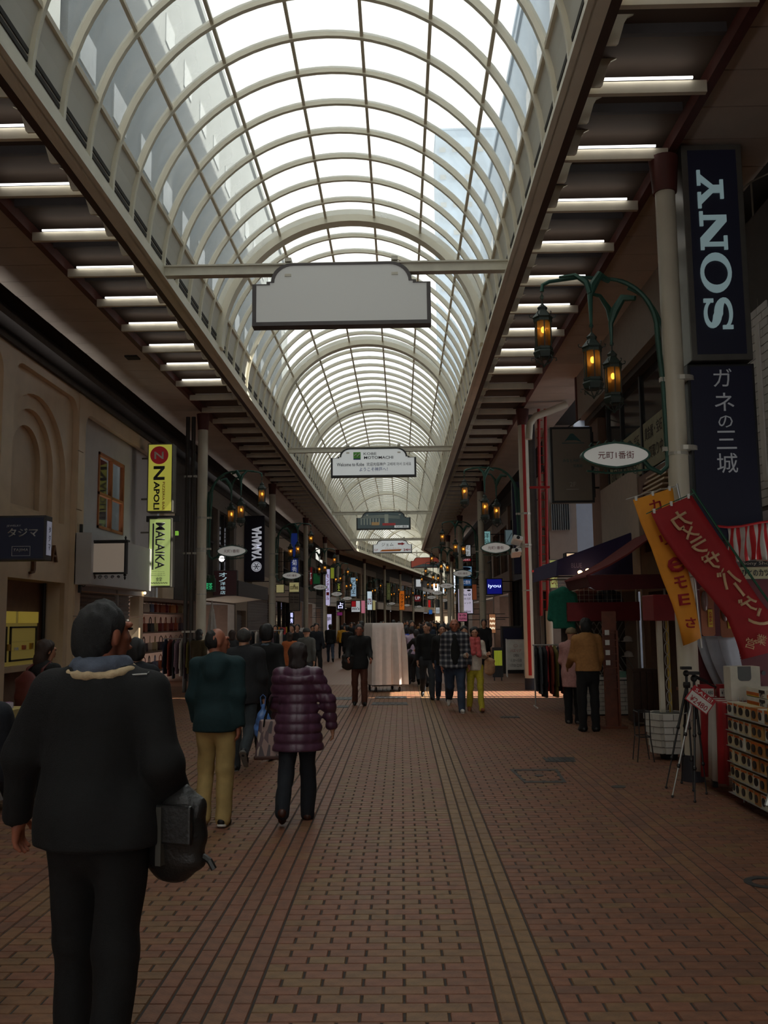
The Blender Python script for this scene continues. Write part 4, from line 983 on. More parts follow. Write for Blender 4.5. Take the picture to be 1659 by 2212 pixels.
wtext(s, 'MALAIKA', 336, 356, 1129, 1229, 21.9, inkm, .015, -90)
a, b, c, d = px(329, 332.5, 1131, 1231, 21.9); G().box(a, b, 21.885, 21.89, c, d).build('rule', inkm, s)
for i in range(3): wtext(s, 'African dining bar', 328-i, 356+i, 1234+i*4, 1236+i*4, 21.9, inkm)
wtext(s, '食堂', 337, 350, 1247, 1256, 21.9, inkm); wtext(s, '~~~~~~~', 326, 362, 1258, 1261, 21.9, inkm)
G().box(-6.1, -5.3, 22.0, 22.1, 4.17, 4.31).build('junction_box', blackm, s)
wb_ = wempty('sign_lamp', (-5.25, 24, 4.2), 'small green exit-style light beside the tall signs', 'light')
a, b, c, d = px(375, 384, 1147, 1156, 24.0); G().box(a, b, 24, 24.1, c, d).build('box', glow('green_lit', (120, 170, 60), .8), wb_); G().cyl((a, 24.05, (c+d)/2), (FXL-.1, 24.05, (c+d)/2), .012, n=6).build('bracket', blackm, wb_)
# tailor canopy and signs at y ~ 29-34
can = wempty('canopy', (-5.6, 30, 2.6), 'cream boxed canopy over the tailor shop behind the first left column', 'canopy')
a = onX(412, 1205, FXL+.1)
g = G(); g.prism([(FXL, 3.05), (FXL+1.25, 2.95), (FXL+1.25, 2.60), (FXL, 2.45)], 28.4, 34.5, 'y'); g.build('canopy_box', cwall, can)
G().box(FXL+1.22, FXL+1.28, 28.3, 34.6, 2.55, 3.02).build('fascia', mat('dark_trim', (.03, .025, .025), .5), can)
brd = glow('dark_brown_face', (44, 22, 24), .25)
s, q = boxsign('dark brown tailor sign with pale blue vertical characters', 461, 512, 1232, 1287, 28.3, brd, M8('dark_sign_frame', (70, 62, 62), rough=.4), .2, .02)
ptx = glow('pale_blue_text', (176, 205, 214), .6)
for i, ch in enumerate('オノ洋装店'): wtext(s, ch, 476-(3 if i < 2 else 0), 490-(0 if i < 2 else 3), 1237+i*10 if i < 2 else 1257+(i-2)*9.6, 1246+i*10 if i < 2 else 1264.5+(i-2)*9.6, 28.3, ptx, .01)
s, q = boxsign('small green castle-shaped sign beside the tailor sign', 436, 464, 1249, 1278, 28.0, M8('dull_green_sign', (70, 96, 76)), M8('dull_green_sign', (70, 96, 76)), .15, .02)
a, b, c, d = px(444, 456, 1260, 1275, 28.0)
for i in range(5): G().box(q[0]+.02+i*.075, q[0]+.06+i*.075, 28.0, 28.15, q[3], q[3]+.09).build('battlement', M8('dull_green_sign', (70, 96, 76)), s)
wtext(s, '喫茶', 443, 459, 1259, 1274, 28.0, glow('green_lit2', (60, 200, 130), .6))
sp = wempty('spotlight', (-5.0, 28.6, 3.1), 'round bright flood lamp over the tailor canopy', 'lamp')
a = onY(479, 1207, 28.6); G().ball((a.x, 28.6, a.z), .09, 10).build('bulb', glow('lamp_white', (255, 250, 240), 5), sp, True); G().cyl((a.x, 28.65, a.z-.05), (a.x+.05, 28.8, 2.98), .015, n=6).build('arm', blackm, sp)
# big dark blue banner
ban = M8('navy_banner', (22, 20, 46), rough=.6, var=.08)
a, b, c, d = px(525, 571, 1114, 1255, 36.8); s = wempty('banner', ((a+b)/2, 36.8, c), 'long dark blue banner with white vertical lettering, left side', 'banner')
bevel(G().box(a, b, 36.8, 36.95, c, d).build('cloth', ban, s), .03)
whl = glow('white_letters', (214, 216, 226), .35)
wtext(s, 'YAMAHA', 544, 565, 1137, 1211, 36.8, whl, .05, 90)
a, b, c, d = px(543, 565, 1213, 1235, 36.8); cx_, cz, r = (a+b)/2, (c+d)/2, (b-a)/2
cir = lambda r, n=28: [(cx_+r*math.cos(2*math.pi*i/n), cz+r*math.sin(2*math.pi*i/n)) for i in range(n)]
me = plate(cir(r), [cir(r*.86)], 36.78, 36.79, 'y'); me.materials.append(whl); link('emblem', me, s)
me = plate(cir(r*.78), [], 36.78, 36.79, 'y'); me.materials.append(whl); link('emblem', me, s)
for i in range(3): T = Matrix.Translation((cx_, 36.77, cz)) @ Matrix.Rotation(math.pi/3*i+math.pi/6, 4, 'Y'); G().box(-.012, .012, -.003, .003, -r*.7, r*.7, T).build('emblem', ban, s); G().box(-.035, .035, -.003, .003, r*.35, r*.42, T).build('emblem', ban, s); G().box(-.035, .035, -.003, .003, -r*.42, -r*.35, T).build('emblem', ban, s)
G().cyl((FXL, 36.87, 3.35), (-5.2, 36.87, 3.35), .02, n=6).build('bar', blackm, s)
blf = glow('blue_face', (24, 44, 110), .35); whf = glow('white_face', (206, 210, 214), .4); ylf = glow('yellow_pale_face', (196, 186, 130), .32); pkf = glow('violet_white', (190, 184, 220), .6)
def bs_(lab, u0, u1, v0, v1, y, face, txt=None, tm=None, vert=True, frame=None, n='sign', bold=.02, m=.14, dp=.2):
    s, q = boxsign(lab, u0, u1, v0, v1, y, face, frame or blackm, dp, (u1-u0)*y/2000*.06)
    if txt:
        if vert:
            hh = (v1-v0)*(1-2*m)/len(txt)
            for i, ch in enumerate(txt):
                if ch == ' ': continue
                wtext(s, ch, u0+(u1-u0)*.2, u1-(u1-u0)*.2, v0+(v1-v0)*m+hh*(i+.08), v0+(v1-v0)*m+hh*(i+.9), y, tm or inkm, bold, name='lettering')
        else:
            ls = txt.split('|'); hh = (v1-v0)*(1-2*m)/len(ls)
            for i, ch in enumerate(ls): wtext(s, ch, u0+(u1-u0)*.12, u1-(u1-u0)*.12, v0+(v1-v0)*m+hh*(i+.15), v0+(v1-v0)*m+hh*(i+.8), y, tm or inkm, bold)
    return s
s = bs_('blue upright sign with faint marks above the chrysanthemum sign', 627, 644, 1151, 1204, 46, blf)
s = bs_('blue upright sign with two white characters', 627, 645, 1205, 1241, 46, blf, '菊秀', whl, m=.08)
bs_('pale yellow board under the blue upright sign', 624, 647, 1257, 1280, 45.5, ylf, 'coffee', M8('tan', (150, 130, 90)), False)
bs_('cream board with three lines of print and a brown picture', 624, 648, 1281, 1320, 45.3, M8('cream_board', (140, 130, 118)), 'the deux|the deux|the deux||', darkw, False)
bs_('violet-white glowing vertical sign under the cream board', 625, 635, 1322, 1348, 45.2, navy2, '菊秀', glow('neon_violet', (200, 200, 255), 2.0), m=.02)
bs_('small cream shop plate beside the second left column', 596, 614, 1262, 1281, 44.5, ylf)
bs_('violet and white tall lit sign with red lettering', 703, 713, 1229, 1308, 62, pkf, 'モンテメール', redi, dp=.3)
bs_('red upright sign by the game shop', 665, 675, 1225, 1263, 55, glow('red_face', (110, 20, 26), .3), '本', whl)
bs_('green board by the game shop', 676, 692, 1238, 1262, 56, glow('green_face', (30, 90, 50), .25))
bs_('yellow-green upright sign behind the violet one', 714, 722, 1226, 1250, 64, glow('lime_face', (150, 160, 50), .35))
bs_('black sign with yellow-green katakana', 727, 737, 1256, 1281, 66, blackm, 'ジェム', glow('lime_text', (170, 180, 70), .6))
bs_('black sign with violet fortune-teller character', 727, 745, 1298, 1318, 66.5, blackm, '占', glow('neon_violet', (200, 200, 255), 2.0), m=.1)
bs_('purple small lit sign low by the fourth left column', 728, 740, 1322, 1330, 67, glow('purple_face', (110, 30, 90), .5))
bs_('white lit panel at the violet entrance', 703, 717, 1326, 1362, 64.5, pkf, '夢|', darkw, False)
bs_('pale blue leaf-shaped sign with dark lettering past the bend', 757, 770, 1247, 1289, 79, glow('pale_blue_face', (150, 180, 200), .45), 'アトリエ', inkm)
bs_('white board with red square past the bend', 758, 779, 1297, 1323, 80, whf, '|mic\'s', M8('violet_ink', (90, 70, 110)), False)
bs_('red square board on the white board', 759, 769, 1298, 1311, 79.7, glow('red_face2', (160, 20, 30), .4))
bs_('pink lit board past the bend', 780, 789, 1297, 1325, 80, glow('pink_face', (200, 120, 140), .45))
bs_('tall bluish-white lit panel with red script', 793, 804, 1277, 1318, 82, glow('cool_face', (196, 214, 226), .6), 'arei', redi, False)
bs_('orange-marked pale board behind the tall panel', 805, 811, 1297, 1318, 83, ylf)
bs_('green sign with yellow vertical characters', 835, 844, 1259, 1296, 99, glow('olive_face', (70, 74, 40), .4), '三浦屋', gld)
bs_('orange vertical sign with dark characters', 862, 874, 1276, 1318, 108, glow('orange_face', (196, 100, 20), .45), 'カラオケ', inkm)
bs_('red square sign with white letters far down the street', 895, 909, 1285, 1300, 118, glow('red_face', (110, 20, 26), .3), 'UP', whl, False)
bs_('small red sign far down the street', 925, 930, 1296, 1312, 130, glow('red_bright', (190, 30, 30), .5))
bs_('round-topped white sign far down the street', 898, 910, 1251, 1268, 112, whf)
# ---------------------------------------------------------------- signs, right side
bs_('navy upright banner behind the red-striped column', 1108, 1124, 1040, 1240, 29, navy2)
bs_('pale blue lit sign with dark marks behind the third right column', 1042, 1060, 1147, 1182, 38, glow('aqua_face', (130, 180, 180), .5), '洋品', inkm, m=.08)
bs_('pale sign with slanted grey strokes on the right side', 1091, 1110, 1144, 1178, 36, glow('aqua_dim', (110, 130, 134), .3), '／', M8('slate', (50, 60, 70)))
bs_('floral white sign above the red floor plate, right side', 986, 1018, 1176, 1203, 50, whf, '花花|花花', M8('olive_ink', (120, 120, 40)), False, m=.04)
bs_('red floor plate sign with white lettering', 986, 1019, 1205, 1214, 49.9, glow('red_face2', (160, 20, 30), .4), '5F 元町', whl, False)
bs_('pale blue sign with dark oval emblem, right side', 987, 1021, 1222, 1248, 49.8, glow('sky_face', (120, 160, 190), .45), '●|ティファニー', navy2, False, m=.04)
bs_('blue sign with white characters under the pale blue one', 987, 1020, 1249, 1267, 49.7, glow('deep_blue_face', (24, 70, 120), .45), 'カイロ整体', whl, False)
s = bs_('tall white lit directory sign with small logos, right side', 988, 1023, 1270, 1327, 49.6, glow('directory_white', (190, 184, 204), .55), None)
for i, t in enumerate(('☕ ●', 'Kobe ◎', 'MACHI 元町', 'ブティック', '', '2F salon')):
    if t: wtext(s, t, 993, 1017, 1273+i*9, 1278+i*9, 49.6, [navy2, bluei, darkw][i % 3], .01)
bs_('bright blue screen-like sign with white script, right side', 1050, 1086, 1249, 1285, 36, glow('royal_blue_face', (8, 14, 110), .7), 'iyou', glow('white_blue_text', (200, 215, 255), 1.2), False, m=.3)
bs_('small orange board beside the third right column', 1020, 1030, 1262, 1296, 44, glow('orange_dim', (120, 60, 30), .35))
bs_('pink sale poster held up over the crowd, right side', 988, 1010, 1323, 1343, 40, glow('pink_poster', (200, 110, 140), .3), '特|価', M8('black_ink2', (40, 30, 36)), False)
bs_('lit amber shop window panel on the right side', 1056, 1071, 1326, 1368, 38, glow('amber_panel', (190, 130, 90), .35), '~~|~~|~~', lw, False)
bs_('blue round sign far down the street', 926, 934, 1317, 1327, 96, glow('blue_round', (40, 90, 160), .5))
bs_('white sign plate with bars far down the street', 941, 950, 1312, 1326, 100, whf, '三', inkm, False)
# ================================================================ people: bodies grown from a distance field (one smooth surface)
def cone(a, b, ra, rb, s=(1, 1, 1)): return ('c', np.array(a, float), np.array(b, float), ra, rb, np.array(s, float))
def ell(c, r): return ('e', np.array(c, float), np.array(r, float))
def _eval(pr, P):
    if pr[0] == 'c':
        _, a, b, ra, rb, s = pr; q = (P-a)*s; d = (b-a)*s; L2 = max(float(d@d), 1e-12)
        t = np.clip((q@d)/L2, 0, 1); return (np.sqrt((((q-t[..., None]*d))**2).sum(-1))-(ra+(rb-ra)*t))/max(1.0, s.max()**.5)
    _, c, r = pr; q = (P-c)/r; k0 = np.sqrt((q**2).sum(-1)); k1 = np.sqrt(((q/r)**2).sum(-1))+1e-9; return k0*(k0-1)/k1
def _bb(pr, m):
    if pr[0] == 'c':
        _, a, b, ra, rb, s = pr; R = max(ra, rb)/s+m; return np.minimum(a, b)-R, np.maximum(a, b)+R
    return pr[1]-pr[2]-m, pr[1]+pr[2]+m
def nets(prims, res, k=.03, cuts=(), disp=None, sub=()):
    """surface of the smooth union of prims; cuts: (point, normal) keeps the side the normal points away from"""
    m = k+.03; bbs = [_bb(p, m) for p in prims]; lo = np.min([b[0] for b in bbs], 0); hi = np.max([b[1] for b in bbs], 0)
    n = np.ceil((hi-lo)/res).astype(int)+2
    ax = [lo[i]+np.arange(n[i])*res for i in range(3)]; F = np.full(tuple(n), .12, np.float64)
    for p, (a, b) in zip(prims, bbs):
        i0 = np.maximum(((a-lo)/res).astype(int), 0); i1 = np.minimum(np.ceil((b-lo)/res).astype(int)+1, n)
        sl = tuple(slice(i0[i], i1[i]) for i in range(3))
        P = np.stack(np.meshgrid(*[ax[i][sl[i]] for i in range(3)], indexing='ij'), -1)
        d = _eval(p, P); f = F[sl]; h = np.maximum(k-np.abs(f-d), 0)/k; F[sl] = np.minimum(f, d)-h*h*k*.25
    P = np.stack(np.meshgrid(*ax, indexing='ij'), -1)
    if disp is not None: F = F-disp(P)
    for p in sub: F = np.maximum(F, -_eval(p, P))
    for c, nn in cuts: F = np.maximum(F, (P-np.array(c))@np.array(nn, float))
    S = F < 0
    c8 = [F[i:n[0]-1+i, j:n[1]-1+j, l:n[2]-1+l] for i in (0, 1) for j in (0, 1) for l in (0, 1)]
    s8 = np.stack([c < 0 for c in c8]); act = s8.any(0) & ~s8.all(0)
    idx = np.full(act.shape, -1, np.int64); A = np.argwhere(act); idx[act] = np.arange(len(A))
    acc = np.zeros((len(A), 3)); cnt = np.zeros(len(A)); off = [(i, j, l) for i in (0, 1) for j in (0, 1) for l in (0, 1)]
    V8 = [c[act] for c in c8]
    for x in range(8):
        for y in range(x+1, 8):
            if sum(abs(off[x][q]-off[y][q]) for q in range(3)) != 1: continue
            fa, fb = V8[x], V8[y]; w = (fa < 0) != (fb < 0)
            t = np.where(w, fa/np.where(w, fa-fb, 1), 0)
            p = np.array(off[x])+t[:, None]*(np.array(off[y])-np.array(off[x])); acc += p*w[:, None]; cnt += w
    V = (A+acc/cnt[:, None])*res+lo; faces = []
    for a in range(3):
        b, c = (a+1) % 3, (a+2) % 3
        sa = [slice(1, -1)]*3; s1 = [slice(1, -1)]*3; sa[a] = slice(0, -1); s1[a] = slice(1, None)
        x0 = S[tuple(sa)]; x1 = S[tuple(s1)]; E_ = np.argwhere(x0 != x1)
        if not len(E_): continue
        o = np.ones(3, int); o[a] = 0; E_ = E_+o
        fl = S[tuple(E_.T)]
        def at(db, dc): q = E_.copy(); q[:, b] += db; q[:, c] += dc; return idx[tuple(q.T)]
        q = np.stack([at(-1, -1), at(0, -1), at(0, 0), at(-1, 0)], 1); q[~fl] = q[~fl][:, ::-1]; faces.append(q)
    return V, np.concatenate(faces)
def mk(name, parts, mats, parent=None):
    V = []; Fs = []; mi = []; n = 0
    for i, (v, f) in enumerate(parts): V.append(v); Fs.append(f+n); mi += [min(i, len(mats)-1)]*len(f); n += len(v)
    V = np.concatenate(V); Fs = np.concatenate(Fs); me = bpy.data.meshes.new(name)
    me.vertices.add(len(V)); me.vertices.foreach_set('co', V.ravel()); me.loops.add(len(Fs)*4); me.loops.foreach_set('vertex_index', Fs.ravel())
    me.polygons.add(len(Fs)); me.polygons.foreach_set('loop_start', np.arange(len(Fs))*4); me.polygons.foreach_set('loop_total', np.full(len(Fs), 4))
    for m in mats: me.materials.append(m)
    me.polygons.foreach_set('material_index', mi); me.polygons.foreach_set('use_smooth', [True]*len(Fs)); me.update(calc_edges=True); me.validate()
    return link(name, me, parent)
def wav(amp, f, seed, z=1.0):
    r = np.random.RandomState(seed); W_ = [(r.normal(size=3)*f*np.array([1, 1, z]), r.uniform(0, 6.28)) for _ in range(7)]
    return lambda P: amp*sum(np.sin(P@w+p) for w, p in W_)/3
def cloth(name, rgb, rough=.85, bump=.3, sc=30, var=.15): return M8(name, rgb, rough=rough, bump=bump, scale=sc, var=var)
skin = M8('skin', (196, 144, 116), rough=.5, var=.06, scale=20); skin_r = M8('skin_ruddy', (170, 106, 82), rough=.5, var=.06, scale=20)
hairb = M8('hair_black', (22, 20, 20), rough=.5, var=.3, scale=60, bump=.6); hairg = M8('hair_grey', (60, 58, 56), rough=.5, var=.4, scale=60, bump=.6); hairbr = M8('hair_brown', (48, 28, 18), rough=.45, var=.3, scale=50, bump=.6)
eyem = mat('eye_dark', (.01, .01, .01), .3, var=0); shoeb = M8('shoe_black', (18, 17, 18), rough=.5, var=.1); shoebr = M8('shoe_brown', (64, 30, 18), rough=.5, var=.15)
def rotz(v, a): c, s = math.cos(a), math.sin(a); return np.array([v[0]*c-v[1]*s, v[0]*s+v[1]*c, v[2]])
def pitch(a): return np.array([0, math.sin(a), -math.cos(a)])
PEOPLE = []
def person(lab, x, y, rz, h=1.70, top=None, bottom=None, shoes=shoeb, hair=hairb, legs=((.35, .1), (-.3, .35)), arms=((.25, .08, .2), (-.25, .08, .15)),
           head=(0, 0), hem=.80, bulk=1.0, res=.018, lean=.03, hairstyle='short', skinm=skin, disp=None, collar=None, skirt=0, loose=1.0, hands=True, face=True, hood=False, crouch=0.0, seed=1, group=None, scarf=None, lower=None, z=0.0):
    k = h/1.70; o = empty('person', (x, y, z), rz, lab, 'person', group)
    legs_ = []
    for sgn, (a, fl) in zip((-1, 1), legs):
        hp = np.array([sgn*.088, 0, 0.]); kn = hp+pitch(a)*.42+np.array([sgn*.008, 0, 0]); an = kn+pitch(a-fl)*.40; legs_.append((hp, kn, an, a-fl))
    zz = min(l[2][2]-(.075+max(0, -math.sin(l[3]))*.10) for l in legs_); hz = -zz
    for i in range(2): legs_[i] = tuple([legs_[i][j]+np.array([0, 0, hz]) for j in range(3)])+(legs_[i][3],)
    sp = np.array([0, math.sin(lean), math.cos(lean)]); hip = np.array([0, 0, hz+.03])
    chest = hip+sp*.36; neck = hip+sp*.53; hc = neck+sp*.15+np.array([0, .015, 0])
    ha, hn = head
    def H(v): 
        v = np.array(v, float); c, s = math.cos(-hn), math.sin(-hn); v = np.array([v[0], v[1]*c-v[2]*s, v[1]*s+v[2]*c]); return hc+rotz(v, ha)
    arm_ = []
    for sgn, (p_, ab, el) in zip((-1, 1), arms):
        sh = hip+sp*.475+np.array([sgn*.175*bulk**.5, 0, 0]); d = pitch(p_); d = np.array([sgn*math.sin(ab)*1, d[1]*math.cos(ab), d[2]*math.cos(ab)])
        eb = sh+d*.28; d2 = pitch(p_+el); d2 = np.array([sgn*math.sin(ab*.3), d2[1], d2[2]]); d2 /= np.linalg.norm(d2); wr = eb+d2*.25; arm_.append((sh, eb, wr, d2))
    K = lambda L: [(p[0], p[1]*k, p[2]*k, p[3]*k, p[4]*k, p[5]) if p[0] == 'c' else (p[0], p[1]*k, p[2]*k) for p in L]
    # body: head, neck, arms, hands, legs
    rh = min(res*.62, .011)
    hp = [ell(H((0, -.008, .025)), (.078, .098, .098)), cone(H((0, .045, -.02)), H((0, .055, -.085)), .055, .032), cone(H((0, -.02, -.03)), neck+np.array([0, -.01, -.04]), .058, .062)]
    if face: hp += [cone(H((0, .094, .018)), H((0, .108, -.022)), .008, .012), ell(H((-.080, .0, -.005)), (.012, .02, .032)), ell(H((.080, .0, -.005)), (.012, .02, .032)), ell(H((0, .098, -.052)), (.024, .012, .010)), cone(H((-.04, .088, .038)), H((.04, .088, .038)), .012, .012)]
    parts = [nets(K(hp), rh*k, .018*k)]
    bp = [cone(hip, chest, .10, .12, (1, 1.4, 1))]
    for hp_, kn, an, _ in legs_: bp += [cone(hp_, kn, .07, .05), cone(kn, an, .05, .035)]
    for sh, eb, wr, d2 in arm_: bp += [cone(sh, eb, .045, .038), cone(eb, wr, .036, .026), cone(chest, sh, .07, .045)]
    parts.append(nets(K(bp), res*k*1.3, .03*k))
    if hands:
        for sgn, (sh, eb, wr, d2) in zip((-1, 1), arm_):
            xx = np.array([0, 1., 0]); xx = xx-d2*(xx@d2); xx /= np.linalg.norm(xx); nn = np.cross(d2, xx)*sgn    # nn: palm normal, towards the body
            pm = wr+d2*.05; hh = [cone(wr, wr+d2*.03, .025, .028, (1, 1, 1)), cone(wr+d2*.04+xx*.018, wr+d2*.085+xx*.022, .018, .014), cone(wr+d2*.04-xx*.018, wr+d2*.085-xx*.022, .018, .014)]
            for q, ln in zip((.030, .010, -.010, -.030), (.062, .072, .066, .05)):
                b0 = wr+d2*.088+xx*q; b1 = b0+(d2*.9-nn*.25)*ln*.55; b2 = b1+(d2*.6-nn*.75)*ln*.5; hh += [cone(b0, b1, .0095, .009), cone(b1, b2, .009, .0075)]
            t0 = wr+d2*.03+xx*.03; t1 = t0+(xx*.75+d2*.6-nn*.3)*.04; hh += [cone(t0, t1, .013, .010), cone(t1, t1+(d2*.9-nn*.4)*.028, .010, .008)]
            parts.append(nets(K(hh), max(.0055, res*.35)*k, .008*k))
    mk('body', parts, [skinm], o)
    if face:
        for sgn in (-1, 1): link('eye', G().ball(tuple(H((sgn*.032, .094, .022))*k), (.012*k, .006*k, .006*k), 8).mesh('eye', eyem), o)
    # hair
    if hairstyle:
        c = H((0, -.018, .040)); hr = [ell(c, (.090, .104, .096))]; cuts = []
        fwd = rotz((0, 1, 0), ha); upv = np.array([0, 0, 1.])
        if hairstyle == 'short': hr.append(ell(H((0, -.045, -.02)), (.084, .074, .095))); cuts = [(H((0, .055, .03))*k, tuple(fwd*.80-upv*.6)), (H((0, 0, -.095))*k, (0, 0, -1))]
        if hairstyle == 'bob': hr += [cone(H((0, -.03, .02)), H((0, -.045, -.10)), .092, .088, (1, 1.15, 1))]; cuts = [(H((0, .06, .03))*k, tuple(fwd*.85-upv*.5))]
        if hairstyle == 'long': hr += [cone(H((0, -.03, .02)), H((0, -.06, -.17)), .09, .07, (1, 1.2, 1))]; cuts = [(H((0, .045, .03))*k, tuple(fwd*.85-upv*.5))]
        sub = ()
        if hairstyle == 'bald': hr = [ell(H((0, -.035, .0)), (.088, .088, .085))]; cuts = [(H((0, .02, .0))*k, tuple(fwd)), (H((0, 0, .062))*k, (0, 0, 1)), (H((0, 0, -.08))*k, (0, 0, -1))]
        if hairstyle == 'thin': hr = [ell(H((0, -.03, .02)), (.090, .092, .095))]; cuts = [(H((0, .035, .05))*k, tuple(fwd*.85+upv*.35)), (H((0, 0, -.085))*k, (0, 0, -1))]
        if hairstyle == 'cap': pass
        if hairstyle != 'cap': mk('hair', [nets(K(hr), rh*1.15*k, .03*k, cuts=cuts, disp=wav(.006*k, 70/k, seed+5, .4))], [hair], o)
        else:
            mk('hat', [nets(K([ell(c+np.array([0, 0, .012]), (.098, .112, .085)), ell(H((0, .0, .035)), (.105, .12, .018))]), rh*1.2*k, .02*k, cuts=[(H((0, 0, .018))*k, (0, 0, -1))], disp=wav(.003, 60, seed))], [hair], o, )
    # jacket / top
    b = bulk; jp = [cone(hip+sp*.16, hip+sp*.40, .150*b, .172*b, (1, 1.45, 1)), cone(arm_[0][0]+[.03, 0, .0], arm_[1][0]-[.03, 0, .0], .068*b, .068*b, (1, 1.05, 1)), cone(hip+sp*.16, hip+np.array([0, 0, -.02]), .152*b, .170*b*loose, (1, 1.32, 1))]
    if hem*1.0 < hz-.04: jp.append(cone(hip, np.array([0, 0.0, hem-.04]), .170*b*loose, (.178+skirt)*b*loose, (1, 1.25, 1)))
    for sh, eb, wr, d2 in arm_: jp += [cone(sh, eb, .062*b, .056*b), cone(eb, wr-d2*.01, .056*b, .046*b)]
    jp.append(cone(hip+sp*.49+np.array([0, -.012, 0]), hip+sp*.535+np.array([0, -.005, 0]), .085*b, .066))
    if hood: jp += [ell(hip+sp*.49+np.array([0, -.085, 0]), (.13, .07, .075)), ell(hip+sp*.42+np.array([0, -.115, 0]), (.09, .05, .08))]
    cuts = [(np.array([0, 0, hem])*k, (0, 0, -1))]
    dz = disp or wav(.010*k, 16/k, seed, .7)
    sub = [cone(neck*k+np.array([0, .01, .02]), neck*k+np.array([0, .02, .2]), .055*k, .07*k)]
    for sh, eb, wr, d2 in arm_: sub.append(cone((wr+d2*.045)*k, (wr+d2*.09)*k, .05*k, .05*k))
    tp = nets(K(jp), res*k, .045*k, cuts=cuts, disp=dz, sub=sub)
    mk('jacket', [tp], [top], o)
    if collar is not None:
        cc = hip+sp*(.565 if scarf else .53); q_ = .078 if scarf else .066; w_ = .034 if scarf else .022; P = [cone(cc+np.array([q_*math.cos(a), q_*math.sin(a)-.005, 0]), cc+np.array([q_*math.cos(a+.55), q_*math.sin(a+.55)-.005, 0]), w_, w_) for a in np.arange(0, 6.28, .5)]
        mk('scarf' if scarf else 'collar', [nets(K(P), rh*k*1.1, .02*k, disp=wav(.004, 60, 3))], [collar], o)
    # trousers
    tr = [cone(hip+np.array([0, 0, .06]), hip+np.array([0, 0, -.06]), .135*b**.5, .145*b**.5, (1, 1.25, 1))]
    for hp_, kn, an, s_ in legs_:
        e = an+pitch(s_)*.03
        tr += [cone(hp_, kn, .098*loose, .072*loose), cone(kn, e, .072*loose, .062*loose)]
    lowz = [(kn_ := 0)]
    sub = [cone((an+pitch(s_)*.045)*k, (an+pitch(s_)*.2)*k, .10*k, .10*k) for _, _, an, s_ in legs_]
    bt = nets(K(tr), res*k, .03*k, disp=wav(.007*k, 20/k, seed+2, .8), sub=[])
    mk('trousers', [bt], [bottom], o)
    for (hp_, kn, an, s_), sgn in zip(legs_, (-1, 1)):
        fp = s_ if s_ < 0 else s_*.4; fd = np.array([sgn*.12, math.cos(fp), math.sin(fp)]); dn = pitch(fp) if s_ < 0 else np.array([0, 0, -1.]); dn = dn/np.linalg.norm(dn)
        heel = an+dn*.040-fd*.03; toe = an+dn*.052+fd*.145
        sh_ = nets(K([cone(heel, an+dn*.045+fd*.10, .040, .038), cone(an+dn*.05+fd*.08, toe, .038, .026), cone(an, heel, .042, .038)]), min(res, .012)*k, .02*k, cuts=[((an+dn*.082)*k, tuple(dn))])
        mk('shoe', [sh_], [shoes], o)
        if lower is not None:
            ln_ = nets(K([cone(heel+dn*.03, toe+dn*.012, .043, .030)]), min(res, .012)*k, .01, cuts=[((an+dn*.088)*k, tuple(dn)), ((an+dn*.062)*k, tuple(-dn))]); mk('sole', [ln_], [lower], o)
    PEOPLE.append(o); o['k'] = k
    return o, dict(hip=hip*k, chest=chest*k, neck=neck*k, arms=[(a[0]*k, a[1]*k, a[2]*k, a[3]) for a in arm_], hc=hc*k, k=k)
def at_local(o, v): return Matrix.Translation(o.location) @ Matrix.Rotation(o.rotation_euler.z, 4, 'Z') @ Vector(v)
# clothing
c_black = cloth('cloth_black', (15, 15, 16)); c_blackn = cloth('cloth_blue_black', (22, 26, 34)); c_teal = cloth('cloth_dark_teal', (22, 50, 54)); c_khaki = cloth('cloth_khaki', (176, 150, 96), sc=8)
c_purple = M8('nylon_purple', (84, 52, 72), rough=.34, var=.15, bump=.15, scale=20); c_dgrey = cloth('cloth_dark_grey', (48, 50, 54)); c_denim = cloth('denim', (50, 62, 82), var=.3, sc=8)
c_tan = cloth('cloth_tan', (160, 112, 62)); c_pink = cloth('cloth_pink_beige', (190, 140, 136)); c_yel = cloth('cloth_mustard', (200, 186, 60)); c_white = cloth('cloth_cream', (214, 200, 184)); c_brown = cloth('cloth_brown', (92, 52, 40))
c_scarf = cloth('scarf_blue_grey', (88, 96, 112)); c_cream = cloth('fleece_cream', (200, 176, 140)); c_yellow = cloth('coat_yellow', (206, 150, 34)); c_orange = cloth('coat_orange', (176, 96, 50)); c_grey = cloth('coat_grey', (84, 84, 80)); c_blue = cloth('shirt_blue', (40, 70, 170))
whitesole = M8('white_sole', (214, 212, 206), rough=.5)
B = math.pi
def quilt(P):
    a = .020*np.abs(np.sin(P[..., 2]*math.pi/.085))**.5; b = .008*np.abs(np.sin(P[..., 0]*math.pi/.12))**.5; return a+b-.012
def pz(u, v): p = onZ(u, v); return p.x, p.y
# 1 big man in the foreground, back to us, looking to the right
big, J = person('large man in black jacket seen from behind, blue-grey scarf, head turned aside', -1.21, 3.74, -.04, 1.79, c_black, cloth('trousers_black', (13, 13, 14)), hair=M8('hair_dark_grey', (34, 34, 35), rough=.5, var=.5, scale=60, bump=.8), res=.011, head=(-.66, -.05), bulk=1.20, hem=.85, loose=1.08, arms=((.10, .46, .20), (-.15, .27, .85)), legs=((.12, .05), (-.08, .12)), collar=c_scarf, scarf=1, skinm=skin_r, seed=11)
